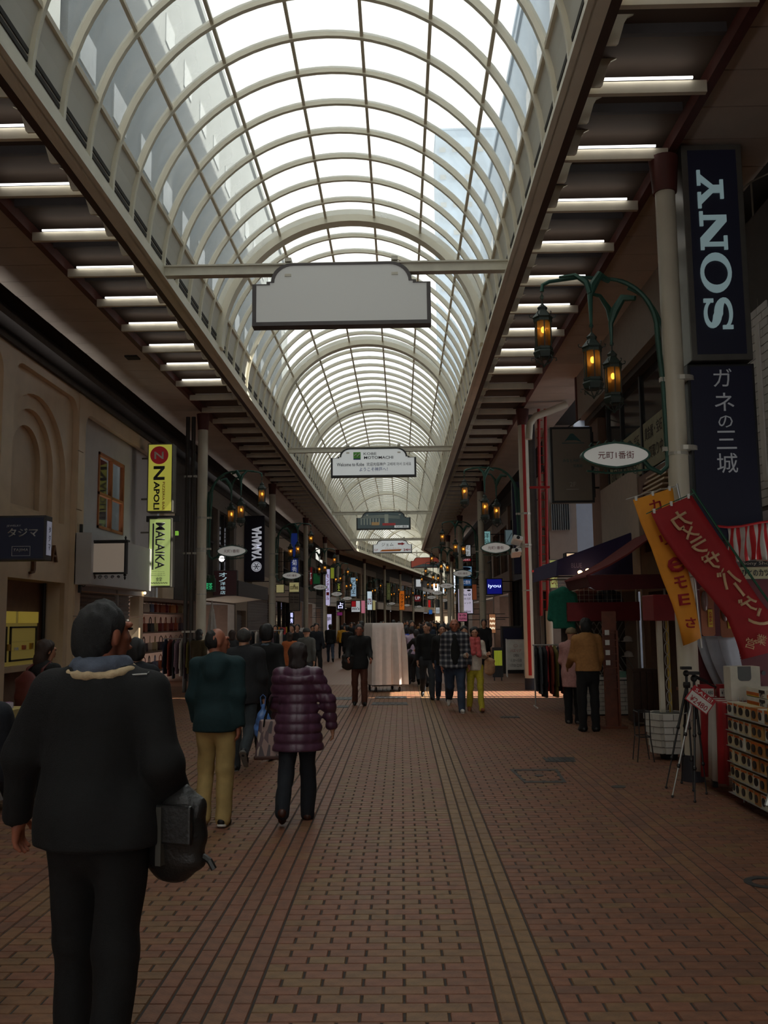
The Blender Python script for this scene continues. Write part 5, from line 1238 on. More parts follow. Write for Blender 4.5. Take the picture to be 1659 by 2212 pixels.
# fleece neck edge and shoulder buckle of the foreground man
kk = J['k']; cc = J['neck']
P_ = [cone(cc+np.array([.122*math.cos(a), .104*math.sin(a)-.014, .022+.016*math.sin(a)]), cc+np.array([.122*math.cos(a+.4), .104*math.sin(a+.4)-.014, .022+.016*math.sin(a+.4)]), .014, .016) for a in np.arange(0, 6.28, .38)]
mk('collar_lining', [nets(P_, .008, .02, disp=wav(.003, 70, 3))], [c_cream], big)
g = G(); a = J['arms'][1][0]; g.tube([(a[0]-.07, -.04, a[2]+.062), (a[0]-.0, -.04, a[2]+.066), (a[0]-.0, -.01, a[2]+.07), (a[0]-.07, -.01, a[2]+.068)], .004, 6, closed=True); g.build('buckle', silver, big)
# his shoulder bag
def bag(lab, name, c, w, d, h, m, rz=0, strap=None, mesh=None, n='bag'):
    o = empty(name, c, rz, lab, 'bag')
    V, F = nets([cone((-w/2+.03, 0, .03), (w/2-.03, 0, .03), .03, .03), cone((-w/2+.03, 0, h-.03), (w/2-.03, 0, h-.03), .03, .03), ell((0, 0, h/2), (w/2, d/2, h/2)), cone((0, 0, .06), (0, 0, h-.06), w*.42, w*.42, (1, w/d, 1))], .012, .04, disp=wav(.004, 30, 5))
    mk('bag_body', [(V, F)], [m], o)
    return o
leather = M8('leather_black', (34, 33, 32), rough=.38, var=.25, scale=10, bump=.3)
p = at_local(big, (.29, .05, .80)); sb_ = bag('black leather shoulder bag hanging at the foreground man\'s right hip', 'shoulder_bag', p, .30, .16, .26, leather, -.35)
bevel(G().box(-.14, .14, -.095, -.07, .10, .25).build('flap', leather, sb_), .01)
G().box(-.012, .012, -.10, -.065, .02, .24).build('strap', M8('web_grey', (70, 68, 62)), sb_)
G().tube([(-.12, 0, .24), (-.30, .0, .50), (-.38, -.10, .60)], .012, 6).build('shoulder_strap', leather, sb_); G().tube([(.13, 0, .05), (.17, 0, .03), (.19, 0, .0)], .012, 6).build('tag', leather, sb_)
# companion cropped by the left frame edge
person('person cropped by the left frame edge, dark trousers and pale shoe beside the foreground man', -2.02, 4.25, .1, 1.62, c_blackn, c_black, res=.016, shoes=M8('shoe_cream', (214, 204, 180)), head=(.4, 0), legs=((.1, .1), (-.05, .1)), arms=((.1, .05, .1), (.25, .10, .5)), seed=3)
# 2 woman with red backpack straps by the jewellery shop
x, y = onY(92, 1480, 9.6).x, 9.6
w2, J2 = person('woman with brown hair and red backpack straps standing by the jewellery shop', x, y, -.5, 1.56, c_black, c_black, hair=hairbr, hairstyle='bob', res=.016, head=(-.3, .15), legs=((.05, .05), (0, .05)), arms=((.2, .1, .9), (.2, .1, .9)), seed=5)
rst = M8('strap_red_brown', (84, 32, 26), rough=.6)
for sg in (-1, 1): a = J2['arms'][(sg+1)//2][0]; G().tube([(a[0]-sg*.06, .10, a[2]-.10), (a[0]-sg*.06, 0, a[2]+.075), (a[0]-sg*.05, -.10, a[2]+.01), (a[0]-sg*.04, -.135, a[2]-.14)], .016, 6).build('strap', rst, w2)
p = at_local(w2, (0, -.20, .88)); bk = bag('dark red backpack on the woman by the jewellery shop', 'backpack', p, .30, .14, .34, rst, -.5)
# 3 man behind the foreground man's head
person('man in dark jacket just beyond the foreground man\'s head', onY(292, 1440, 8.6).x, 8.6, .1, 1.62, c_blackn, c_black, res=.018, hairstyle='short', seed=6, bulk=1.05)
# 4 balding man in teal hooded jacket and khaki trousers
x, y = pz(458, 1788)
person('balding man in dark teal hooded jacket and khaki trousers walking away, looking right', x, y+.12, -.05, 1.66, c_teal, c_khaki, hair=hairb, hairstyle='thin', skinm=skin_r, res=.013, head=(-1.05, 0), hood=True, legs=((.16, .42), (-.06, .08)), arms=((.15, .10, .2), (-.15, .08, .15)), bulk=1.12, loose=1.06, hem=.82, shoes=shoeb, lower=whitesole, seed=21)
# 5 man in charcoal coat with grey hair
x, y = pz(525, 1668)
m5, J5 = person('grey-haired man in charcoal jacket carrying a blue plastic bag, walking away', x-.02, y+.1, 0, 1.66, cloth('coat_charcoal', (34, 35, 38)), cloth('trousers_slate', (50, 56, 60)), hair=hairg, hairstyle='thin', res=.016, legs=((.05, .05), (-.30, .75)), arms=((.05, .08, .2), (.05, .15, .12)), bulk=1.15, hem=.80, shoes=shoeb, lower=M8('grey_sole', (120, 118, 112)), seed=22)
# 6 man in black suit
x, y = onY(575, 1450, 12.3).x, 12.3
m6, J6 = person('man in black suit with short hair walking ahead of the charcoal jacket man', x, y, 0, 1.70, c_black, c_black, res=.018, legs=((.2, .1), (-.2, .3)), seed=23, collar=M8('shirt_grey', (70, 84, 96)), hem=.80)
p = onY(568, 1538, 10.9); blb = empty('plastic_bag', (p.x, 10.9, p.z-.16), 0, 'translucent blue plastic shopping bag held between the two dark-clothed men', 'bag')
bpl = mat('blue_plastic', (.10, .22, .55), .3, var=.3, scale=8, bump=.4)
mk('bag_body', [nets([ell((0, 0, .0), (.10, .06, .15)), ell((.02, .0, -.06), (.11, .07, .11)), cone((0, 0, .10), (0, 0, .24), .045, .02)], .012, .04, disp=wav(.008, 35, 4))], [bpl], blb)
G().tube([(-.02, 0, .22), (-.03, 0, .33), (.0, 0, .36), (.03, 0, .33), (.02, 0, .22)], .006, 6).build('handle', bpl, blb)
# 7 woman in purple quilted jacket with tote bag
x, y = pz(640, 1778)
m7, J7 = person('woman in purple quilted down jacket walking away with a patterned tote bag', x-.0, y+.12, -.03, 1.53, c_purple, c_blackn, hair=M8('hair_red_black', (38, 24, 22), rough=.5, var=.4, scale=50, bump=.6), hairstyle='bob', shoes=shoebr, res=.011, disp=quilt, hem=.68, skirt=.03, bulk=1.14, loose=1.10, legs=((-.30, .30), (.10, .08)), arms=((.22, .12, .45), (.05, .42, .15)), head=(0, .1), collar=c_purple, seed=24)
# shawl collar
P_ = [cone(J7['neck']+np.array([.16*math.cos(a), .10*math.sin(a)-.01, -.055+.02*math.sin(a)]), J7['neck']+np.array([.16*math.cos(a+.4), .10*math.sin(a+.4)-.01, -.055+.02*math.sin(a+.4)]), .03, .03) for a in np.arange(0, 6.28, .38)]
mk('shawl_collar', [nets(P_, .010, .03)], [c_purple], m7)
p = onY(586, 1600, J7['k']*0+y+.05); tt = empty('tote_bag', (p.x, y+.10, p.z-.16), 0, 'tote bag with blotched mauve and beige pattern held by the woman in the quilted jacket', 'bag')
totem = bpy.data.materials.new('tote_print'); totem.use_nodes = True; N = totem.node_tree.nodes; L = totem.node_tree.links; bb_ = N['Principled BSDF']; bb_.inputs['Roughness'].default_value = .35
tc = N.new('ShaderNodeTexCoord'); vo = N.new('ShaderNodeTexVoronoi'); vo.inputs['Scale'].default_value = 26; cr = N.new('ShaderNodeValToRGB'); cr.color_ramp.interpolation = 'CONSTANT'
for i, (ps, c) in enumerate(((0, (90, 66, 70)), (.35, (150, 120, 112)), (.6, (70, 56, 60)), (.8, (176, 156, 140)))):
    e = cr.color_ramp.elements[i] if i < 2 else cr.color_ramp.elements.new(ps); e.position = ps; e.color = srgb(c)+(1,)
mp_ = N.new('ShaderNodeMapping'); mp_.inputs['Scale'].default_value = (1, 1, .35); L.new(tc.outputs['Object'], mp_.inputs[0]); L.new(mp_.outputs[0], vo.inputs['Vector']); L.new(vo.outputs['Color'], cr.inputs[0]); L.new(cr.outputs[0], bb_.inputs['Base Color'])
g = G(); g.add([(-.15, -.06, 0), (.13, -.06, 0), (.13, .06, 0), (-.15, .06, 0), (-.11, -.035, .34), (.13, -.035, .34), (.13, .035, .34), (-.11, .035, .34)], [(0, 3, 2, 1), (4, 5, 6, 7), (0, 1, 5, 4), (1, 2, 6, 5), (2, 3, 7, 6), (3, 0, 4, 7)])
bevel(g.build('bag_body', totem, tt), .015, 3); bevel(G().box(-.155, .135, -.065, .065, -.005, .03).build('bag_base', shoebr, tt), .01)
for yy in (-.045, .045): G().tube([(-.07, yy, .28), (-.06, yy, .36), (.0, yy*.5, .54), (.07, yy*.3, .54), (.09, yy, .36), (.09, yy, .28)], .008, 6).build('handle', leather, tt)
# ================================================================ people coming and going in the middle distance
def P3(lab, u, v, rz, h, top, bottom, **k):
    x, y = pz(u, v); k.setdefault('res', .020); return person(lab, x, y, rz, h, top, bottom, **k)
m8, J8 = P3('man in black jacket with shoulder bag walking towards the camera, beside the sheeted cart', 777, 1524, B+.08, 1.64, c_black, c_brown, hair=hairg, skinm=skin_r, res=.014, legs=((.12, .05), (-.10, .2)), arms=((.1, .16, .9), (.15, .18, .9)), hem=.78, bulk=1.08, seed=31)
p = at_local(m8, (.24, .06, .78)); s_ = bag('black shoulder bag of the man walking towards the camera', 'shoulder_bag', p, .26, .12, .26, leather, B); G().tube([(-.02, 0, .24), (-.12, .02, .5), (-.22, .02, .64)], .010, 6).build('shoulder_strap', leather, s_)
P3('young man in black sweater and dark jeans striding towards the camera, looking aside', 924, 1510, B, 1.70, c_black, c_dgrey, hair=hairb, res=.014, head=(-.6, .05), legs=((.28, .05), (-.30, .5)), arms=((.15, .14, .35), (-.1, .12, .2)), hem=.86, bulk=.95, seed=32)
plaid = bpy.data.materials.new('plaid_shirt'); plaid.use_nodes = True; N = plaid.node_tree.nodes; L = plaid.node_tree.links; bb_ = N['Principled BSDF']; bb_.inputs['Roughness'].default_value = .85
tc = N.new('ShaderNodeTexCoord'); sx = N.new('ShaderNodeSeparateXYZ'); L.new(tc.outputs['Object'], sx.inputs[0]); last = None
for ax_ in ('X', 'Z'):
    mm = N.new('ShaderNodeMath'); mm.operation = 'MULTIPLY'; mm.inputs[1].default_value = 10; L.new(sx.outputs[ax_], mm.inputs[0]); fr_ = N.new('ShaderNodeMath'); fr_.operation = 'FRACT'; L.new(mm.outputs[0], fr_.inputs[0])
    gt = N.new('ShaderNodeMath'); gt.operation = 'GREATER_THAN'; gt.inputs[1].default_value = .6; L.new(fr_.outputs[0], gt.inputs[0])
    if last: ad = N.new('ShaderNodeMath'); ad.operation = 'ADD'; L.new(last.outputs[0], ad.inputs[0]); L.new(gt.outputs[0], ad.inputs[1]); last = ad
    else: last = gt
cr = N.new('ShaderNodeValToRGB'); cr.color_ramp.interpolation = 'CONSTANT'; hv = N.new('ShaderNodeMath'); hv.operation = 'MULTIPLY'; hv.inputs[1].default_value = .45; L.new(last.outputs[0], hv.inputs[0]); L.new(hv.outputs[0], cr.inputs[0])
cr.color_ramp.elements[0].color = srgb((34, 36, 44))+(1,); cr.color_ramp.elements[1].position = .4; cr.color_ramp.elements[1].color = srgb((84, 84, 92))+(1,); e = cr.color_ramp.elements.new(.8); e.color = srgb((150, 148, 146))+(1,); L.new(cr.outputs[0], bb_.inputs['Base Color'])
m10, J10 = P3('bald man in open plaid shirt and blue jeans walking towards the camera', 985, 1538, B, 1.76, plaid, c_denim, hairstyle='bald', skinm=skin_r, res=.013, legs=((.25, .04), (-.25, .75)), arms=((.1, .16, .25), (-.15, .14, .2)), bulk=1.20, hem=.80, loose=1.08, lower=whitesole, shoes=M8('shoe_white', (196, 192, 186)), seed=33)
kk = J10['k']; c = J10['chest']; mk('tshirt', [nets([cone(c+np.array([0, .085, .10]), c+np.array([0, .095, -.36]), .085, .10, (1, 1.15, 1))], .014, .03, disp=wav(.004, 20, 2))], [c_black], m10)
m11, J11 = P3('woman in cream top, pink scarf and mustard trousers walking towards the camera', 1028, 1537, B+.1, 1.58, c_white, c_yel, hairstyle='bob', hair=hairb, res=.013, legs=((.18, .02), (-.12, .3)), arms=((.25, .10, 1.5), (.3, .15, 1.4)), bulk=.92, loose=.9, hem=.84, shoes=M8('shoe_tan', (150, 90, 60)), head=(-.2, .08), seed=34)
mk('scarf', [nets([cone(J11['neck']+np.array([.07*math.cos(a), .06*math.sin(a)+.01, .02]), J11['neck']+np.array([.07*math.cos(a+.5), .06*math.sin(a+.5)+.01, .02]), .035, .035) for a in np.arange(0, 6.28, .45)]+[cone(J11['neck']+np.array([-.05, .10, 0]), J11['chest']+np.array([-.06, .15, -.12]), .05, .05), cone(J11['neck']+np.array([.05, .10, 0]), J11['chest']+np.array([.05, .15, -.08]), .05, .045)], .014, .02, disp=wav(.008, 40, 8))], [cloth('scarf_pink', (206, 96, 96))], m11)
p = at_local(m11, (-.28, .05, .72)); s_ = bag('cream handbag carried by the woman in mustard trousers', 'handbag', p, .22, .14, .26, cloth('bag_cream', (206, 160, 124)), B+.5); G().tube([(-.05, 0, .22), (-.03, 0, .36), (.05, 0, .36), (.07, 0, .22)], .008, 6).build('handle', c_brown, s_)
P3('person in black behind the bald man in plaid', 958, 1515, B, 1.66, c_black, c_denim, hair=hairb, seed=35)
P3('dark-clothed person behind the woman in mustard trousers', 1006, 1512, B, 1.62, c_blackn, c_dgrey, seed=36, face=False)
# two people pushing the cart
m12, J12 = P3('crouching figure in black pushing the sheeted cart from behind', 912, 1484, 0.5, 1.55, c_black, c_black, legs=((.9, .9), (.2, .8)), arms=((.9, .1, .3), (.9, .1, .3)), lean=.45, seed=37, hem=.62)
P3('person in mauve and white striped shirt pushing beside the cart', 893, 1479, .1, 1.62, None or M8('striped_shirt', (190, 160, 186), rough=.8), c_dgrey, legs=((.4, .1), (-.4, .4)), arms=((.7, .1, .5), (.7, .1, .5)), lean=.25, seed=38, hem=.86)
P3('person in bright blue shirt behind the striped-shirt cart pusher', 880, 1473, .1, 1.58, c_blue, c_denim, legs=((.3, .1), (-.4, .4)), arms=((.7, .15, .5), (.7, .1, .5)), lean=.2, seed=39, hem=.84)
stp = PEOPLE[-2]; jk = [c for c in stp.children if c.name.startswith('jacket')][0]
sm = bpy.data.materials.new('mauve_stripes'); sm.use_nodes = True; N = sm.node_tree.nodes; L = sm.node_tree.links; wv = N.new('ShaderNodeTexWave'); wv.bands_direction = 'Z'; wv.inputs['Scale'].default_value = 9; tc = N.new('ShaderNodeTexCoord'); cr = N.new('ShaderNodeValToRGB'); cr.color_ramp.interpolation = 'CONSTANT'
cr.color_ramp.elements[0].color = srgb((120, 88, 130))+(1,); cr.color_ramp.elements[1].position = .45; cr.color_ramp.elements[1].color = srgb((214, 196, 210))+(1,); L.new(tc.outputs['Object'], wv.inputs['Vector']); L.new(wv.outputs['Fac'], cr.inputs[0]); L.new(cr.outputs[0], N['Principled BSDF'].inputs['Base Color'])
jk.data.materials[0] = sm
# sheeted roll cart
cx0, cx1 = onY(794, 1480, 23.1).x, onY(864, 1480, 23.1).x
ct = wempty('roll_cart', ((cx0+cx1)/2, 23.65, 0), 'tall roll cart covered with a white sheet, pushed across the sunlit strip', 'cart')
sheet = bpy.data.materials.new('sheet'); sheet = M8('white_sheet', (214, 206, 200), rough=.6, var=.05, bump=.2, scale=8)
n_ = 90; pts = []
cxm, cym, hx, hy = (cx0+cx1)/2, 23.65, (cx1-cx0)/2, .5
V = []; F = []; rs = random.Random(6); ph = [rs.uniform(0, 6) for _ in range(6)]
lev = [0, .02, .12, .4, .8, 1.2, 1.5]; ztop, zb = 1.68, .22
for j, d in enumerate(lev):
    for i in range(n_):
        t = i/n_*4; s_ = int(t); f_ = t-s_
        bx, by = [(-1+2*f_, -1), (1, -1+2*f_), (1-2*f_, 1), (-1, 1-2*f_)][s_]
        am = .05*min(1, d/.6)*(math.sin(i*.9+ph[0])+.6*math.sin(i*1.7+ph[1])); fl = 1+.05*d
        k_ = .96 if j == 0 else 1
        am *= (.35+1.3*max(0, (bx+.15))) if by < -.5 else 1.0  # front folds deepened on the right, flattened on the left to look shaded
        V.append((cxm+bx*hx*k_*fl*(1+am*.6)+am*abs(by)*.2, cym+by*(hy*k_*fl+am), ztop-d+(0 if j else .012)))
F += [tuple(range(n_))]
for j in range(len(lev)-1):
    for i in range(n_): F.append((j*n_+i, j*n_+(i+1) % n_, (j+1)*n_+(i+1) % n_, (j+1)*n_+i))
g = G(); g.add(V, F); g.build('sheet', sheet, ct, True)
fr2 = G().box(cxm-hx*.9, cxm+hx*.9, cym-.42, cym+.42, .14, .2).build('deck', M8('cart_deck', (60, 62, 66)), ct)
for sx_ in (-1, 1):
    for sy_ in (-1, 1):
        w = G().cyl((cxm+sx_*hx*.75-.02, cym+sy_*.38, .065), (cxm+sx_*hx*.75+.02, cym+sy_*.38, .065), .065, n=12).build('wheel', blackm, ct); G().box(cxm+sx_*hx*.75-.03, cxm+sx_*hx*.75+.03, cym+sy_*.38-.02, cym+sy_*.38+.02, .08, .15).build('fork', silver, w)
for z in (.3, .9, 1.6): G().cyl((cxm-hx*.8, cym-.4, z), (cxm+hx*.8, cym-.4, z), .012, n=6).build('bar', silver, ct)
# right-hand couple at the stall
m15, J15 = P3('man in tan jacket and dark trousers standing at the stall, back turned', 1274, 1580, .12, 1.72, c_tan, c_black, hair=hairb, res=.014, legs=((.03, .03), (.0, .03)), arms=((.1, .12, .9), (.1, .10, .5)), bulk=1.12, hem=.92, seed=41, collar=c_tan)
m16, J16 = P3('woman in pink coat and knitted beige hat beside the man in the tan jacket', 1240, 1563, -.5, 1.56, c_pink, c_black, hair=cloth('knit_beige', (130, 110, 84)), hairstyle='cap', res=.014, legs=((.03, .03), (.0, .03)), arms=((.15, .12, .9), (.15, .10, .8)), bulk=1.05, hem=.66, loose=1.1, shoes=M8('shoe_black_white', (90, 88, 86)), head=(-.4, .1), seed=42)
p = at_local(m16, (.30, .0, .80)); s_ = empty('flat_bag', p, -.2, 'flat black square bag between the pink coat and the tan jacket', 'bag'); bevel(G().box(-.14, .14, -.03, .03, 0, .30).build('bag_body', leather, s_), .015); G().tube([(-.08, 0, .3), (-.06, 0, .40), (.06, 0, .40), (.08, 0, .3)], .008, 6).build('handle', leather, s_)
# left mid-distance people
L3 = [('man in grey jacket and flat grey cap walking away beyond the quilted jacket', 662, 1500, 0, 1.60, c_grey, c_dgrey, dict(hair=cloth('cap_grey', (60, 60, 58)), hairstyle='cap')),
      ('woman in orange-brown coat behind the quilted jacket', 626, 1490, 0, 1.48, c_orange, c_black, dict(hair=hairbr, hairstyle='bob', hem=.7)),
      ('person in dark coat and blue trousers walking away down the street', 714, 1430, .1, 1.62, c_black, c_denim, dict(legs=((.3, .1), (-.3, .4)))),
      ('person in yellow jacket standing further down, left of the cart', 739, 1422, .2, 1.55, c_yellow, c_black, dict()),
      ('dark-haired woman in olive coat at the clothes rack behind the first left column', 428, 1510, -.3, 1.60, cloth('coat_olive', (72, 58, 34)), c_black, dict(hairstyle='bob')),
      ('shopkeeper in white shirt by the racks behind the orange-brown coat', 676, 1440, B, 1.60, c_white, c_black, dict()),
      ('person in grey coat right behind the sheeted cart', 800, 1455, B, 1.66, c_grey, c_black, dict()),
      ('woman in dark coat near the clothes racks, left side', 500, 1500, 0, 1.56, c_dgrey, c_black, dict(hair=hairbr, hairstyle='bob'))]
for i, (lab, u, v, rz, h, t, b_, kw) in enumerate(L3): P3(lab, u, v, rz, h, t, b_, seed=50+i, res=.024, **kw)
# crowd further away: copies of four figures, each dressed in its own colours
protos = []
for i, (hs, hr_, tp_) in enumerate((('short', hairb, c_black), ('bob', hairbr, c_dgrey), ('short', hairg, c_blackn), ('long', hairb, c_grey))):
    o, _ = person('x', 0, 0, 0, (1.68, 1.56, 1.70, 1.58)[i], tp_, c_black, hair=hr_, hairstyle=hs, res=.034, face=False, hands=False, legs=(((.3, .1), (-.3, .4)), ((.15, .05), (-.2, .3)), ((-.25, .4), (.25, .1)), ((.1, .05), (-.1, .2)))[i], hem=(.8, .72, .82, .66)[i], seed=60+i); protos.append(o)
rc = random.Random(12); used = [0]*4
ctop = [(c_black, 'black'), (c_dgrey, 'dark grey'), (c_blackn, 'blue-black'), (c_brown, 'brown'), (c_grey, 'grey'), (c_white, 'cream'), (c_tan, 'tan'), (c_denim, 'denim-blue'), (c_orange, 'orange-brown'), (c_teal, 'dark teal'), (c_pink, 'dusty pink')]
kinds = ['short-haired walker', 'bob-haired walker', 'grey-haired walker', 'long-haired walker']
spots = []
for i in range(46):
    y = 27+(i**1.25)*.82; 
    if y < S0: x = rc.uniform(-3.6, 2.2)
    else: x = rc.uniform(-3.6, 2.2)
    # keep the left part of the far street fuller, as in the photograph
    spots.append((x, y))
ok_ = []
for q in spots:
    if all((q[0]-r[0])**2+(q[1]-r[1])**2 > .5 for r in ok_): ok_.append(q)
spots = [q for q in ok_ if not (-1.2 < q[0] < 1.2 and q[1] < 29)]
spots += [(2.6, 29.5), (1.4, 27.5), (.3, 29), (2.0, 33), (-4.0, 31.0), (-4.6, 34), (-3.4, 29)]
for i, (x, y) in enumerate(spots):
    j = rc.randrange(4); o = protos[j] if not used[j] else copy_tree(protos[j]); used[j] = 1
    p = WS(x, y); o.location = (p.x, p.y, 0); away = rc.random() < .5; o.rotation_euler = (0, 0, (0 if away else B)+WR(y)+rc.uniform(-.3, .3)); sc = rc.uniform(.94, 1.04); o.scale = (sc, sc, sc)
    m, cn = ctop[min(len(ctop)-1, int(rc.random()**1.5*len(ctop)))]
    for ch in o.children:
        if ch.name.startswith('jacket') and ch.material_slots: ch.material_slots[0].link = 'OBJECT'; ch.material_slots[0].material = m
    side = 'left' if x < -2.2 else ('right' if x > .6 else 'middle')
    zone = 'beyond the sheeted cart' if y < 34 else ('before the second lamps' if y < 42 else ('by the third columns' if y < 55 else ('near the bend' if y < 78 else ('past the bend' if y < 98 else 'at the far end'))))
    o['label'] = '%s in %s coat walking %s, %s side, %s' % (kinds[j], cn, 'away' if away else 'this way', side, zone)
    o['category'] = 'person'; o['group'] = 'crowd further down the arcade'
    o.name = 'person'

ct.rotation_euler.z = math.radians(14)
# ================================================================ right-hand stalls
navyaw = M8('navy_awning', (44, 36, 78), rough=.8, var=.08); maraw = M8('maroon_awning', (120, 44, 44), rough=.8, var=.1); redf = M8('red_fascia', (130, 30, 34), rough=.6, var=.1)
aw = wempty('awning', (3.6, 19, 2.6), 'navy sloped awning over the clothes stall by the side street', 'awning')
g = G(); g.prism([(FXR, 3.35), (2.95, 2.85), (2.92, 2.55), (2.96, 2.55), (3.0, 2.78), (FXR, 3.28)], 17.5, 20.6, 'y'); g.build('canopy', navyaw, aw)
g = G(); g.prism([(FXR, 3.33), (2.95, 2.83), (2.94, 2.56), (FXR, 2.56)], 17.46, 17.5, 'y'); g.build('end_panel', navyaw, aw)
text('BLUE', .20, .09, M8('violet_print', (110, 100, 140)), aw, (3.3, 17.455, 2.74), R_, U_)
for q in (17.7, 19, 20.4): G().cyl((FXR, q, 2.6), (3.0, q, 2.6), .015, n=6).build('arm', silver, aw)
for i, (u, v) in enumerate(((1253, 1236), (1270, 1232), (1293, 1223))):
    p = onY(u, v, 17.3); o = wempty('spotlight', (p.x, 17.3, p.z), 'small bright spotlight under the navy awning, %s from the left' % ['first', 'second', 'third'][i], 'spotlight', 'spotlights under the navy awning')
    G().ball((p.x, 17.3, p.z), (.045, .045, .035) if i < 2 else (.025, .025, .02), 10).build('bulb', warm, o, True); G().cyl((p.x, 17.32, p.z+.02), (p.x+.02, 17.7, p.z+.10), .012, n=6).build('arm', blackm, o)
bx2 = boxsign('cream lit box sign with a black arm behind the navy awning', 1222, 1292, 1193, 1222, 24.0, glow('peach_lit', (230, 196, 160), .75), blackm, .4, .03)[0]
wtext(bx2, '—', 1232, 1272, 1206, 1208, 24.0, inkm)
sg2 = boxsign('yellow-green lit board with red characters behind the red lattice post', 1186, 1206, 1208, 1272, 24.4, glow('yellow_green_dim', (176, 180, 110), .4), greyw, .3, .03)[0]
G().cyl((3.95, 24.6, 0), (3.95, 24.6, 2.9), .03, n=8).build('post', greyw, sg2); wtext(sg2, '手芸', 1189, 1203, 1216, 1226, 24.4, M8('green_ink', (50, 110, 60))); wtext(sg2, '毛糸', 1188, 1204, 1238, 1262, 24.4, redi, .02)
# maroon awning stall, y about 13-15
maw = wempty('awning', (3.6, 16, 2.4), 'maroon tent-shaped awning over the hat stall', 'awning')
prf = [(3.02, 2.45), (3.17, 2.52), (3.42, 2.63), (3.72, 2.80), (3.98, 2.98), (4.34, 3.22)]
g = G()
for i in range(len(prf)-1): g.prism([prf[i], prf[i+1], (prf[i+1][0], prf[i+1][1]-.03), (prf[i][0], prf[i][1]-.03)], 15.2, 17.2, 'y')
g.build('canopy', maraw, maw)
g = G(); g.prism([prf[0], (3.08, 2.26), (3.17, 2.20), (4.33, 2.22), (4.33, 2.45)], 15.16, 15.2, 'y'); g.prism([prf[0], (3.08, 2.26), (3.12, 2.26), (3.06, 2.45)], 15.2, 17.2, 'y'); g.build('valance', M8('maroon_valance', (84, 26, 30), rough=.8), maw)
for x, y_ in ((4.3, 15.25), (4.3, 17.1)): G().cyl((x, y_, 0), (x, y_, 2.3), .018, n=8).build('pole', M8('white_pole', (190, 190, 180)), maw)
st_ = wempty('stall', (3.7, 17, 0), 'hat stall with red fascia, white lattice and white brick base', 'stall')
G().box(3.02, 4.33, 17.0, 17.06, 1.70, 2.04).build('fascia', redf, st_); G().box(3.02, 3.08, 17.06, 18.3, 1.70, 2.04).build('fascia', redf, st_)
G().box(3.1, 4.33, 18.2, 18.25, .55, 1.7).build('back_panel', darkw, st_)
wbr = M8('white_brick', (206, 202, 192), rough=.6, var=.06)
wbm = G().box(-.095, .095, -.03, .03, -.033, .033).mesh('brick', wbr)
for r in range(8):
    for c in range(6):
        x = 3.22+c*.2+(.1 if r % 2 else 0)
        if x < 4.3: link('brick', wbm, st_, (x, 17.12, .06+r*.075))
G().box(3.14, 4.33, 17.15, 18.0, 0, .62).build('base', darkw, st_); G().box(3.10, 4.33, 17.08, 18.0, .64, .68).build('counter', whitem, st_)
latt = M8('white_lattice', (150, 150, 146), rough=.6)
for i in range(13):
    for d in (-1, 1):
        x = 3.1+i*.11; g = G(); g.tube([(x, 17.8+.02*d, .7), (x+d*.55, 17.8+.02*d, 1.68)], .010, 4)
        if 3.05 < x+d*.55 < 4.36: g.build('slat', latt, st_)
rh_ = random.Random(5)
hatc = [('cream', (200, 196, 180)), ('grey', (110, 108, 104)), ('brown', (92, 62, 44)), ('black', (28, 26, 26)), ('white', (220, 216, 206)), ('dark green', (44, 60, 48))]
def hat(m):
    V, Fq = nets([ell((0, 0, .05), (.088, .10, .075)), ell((0, .02, .01), (.13, .15, .014))], .011, .02, cuts=[((0, 0, -.004), (0, 0, -1))]); return V, Fq
hV = hat(None); hms = []
for n_, c in hatc: o = mk('hat', [hV], [M8('hat_'+n_.replace(' ', '_'), c, rough=.85)], None); hms.append(o.data); bpy.data.objects.remove(o)
shz = [('counter', .68, 17.35), ('middle row', 1.02, 17.62), ('top row', 1.30, 17.62)]
for nm, z, y_ in shz:
    if z > .7: G().box(3.2, 4.32, y_-.14, y_+.14, z-.012, z).build('shelf', clearg, st_)
    for i in range(5):
        j = rh_.randrange(6); o = link('hat', hms[j], None, (3.30+i*.235, y_, z+.006), (0, 0, rh_.uniform(0, 3)))
        o.scale = (.8, .8, .9); tag(o, '%s hat, %s from the street side, on the %s of the hat stall' % (hatc[j][0], nth[i], nm), 'hat', 'hats on the hat stall')
card = wempty('price_card', (3.98, 17.12, .68), 'small pale green price card on the hat stall counter', 'card'); G().box(3.92, 4.06, 17.10, 17.115, .68, .79).build('card', M8('mint_card', (120, 170, 150)), card)
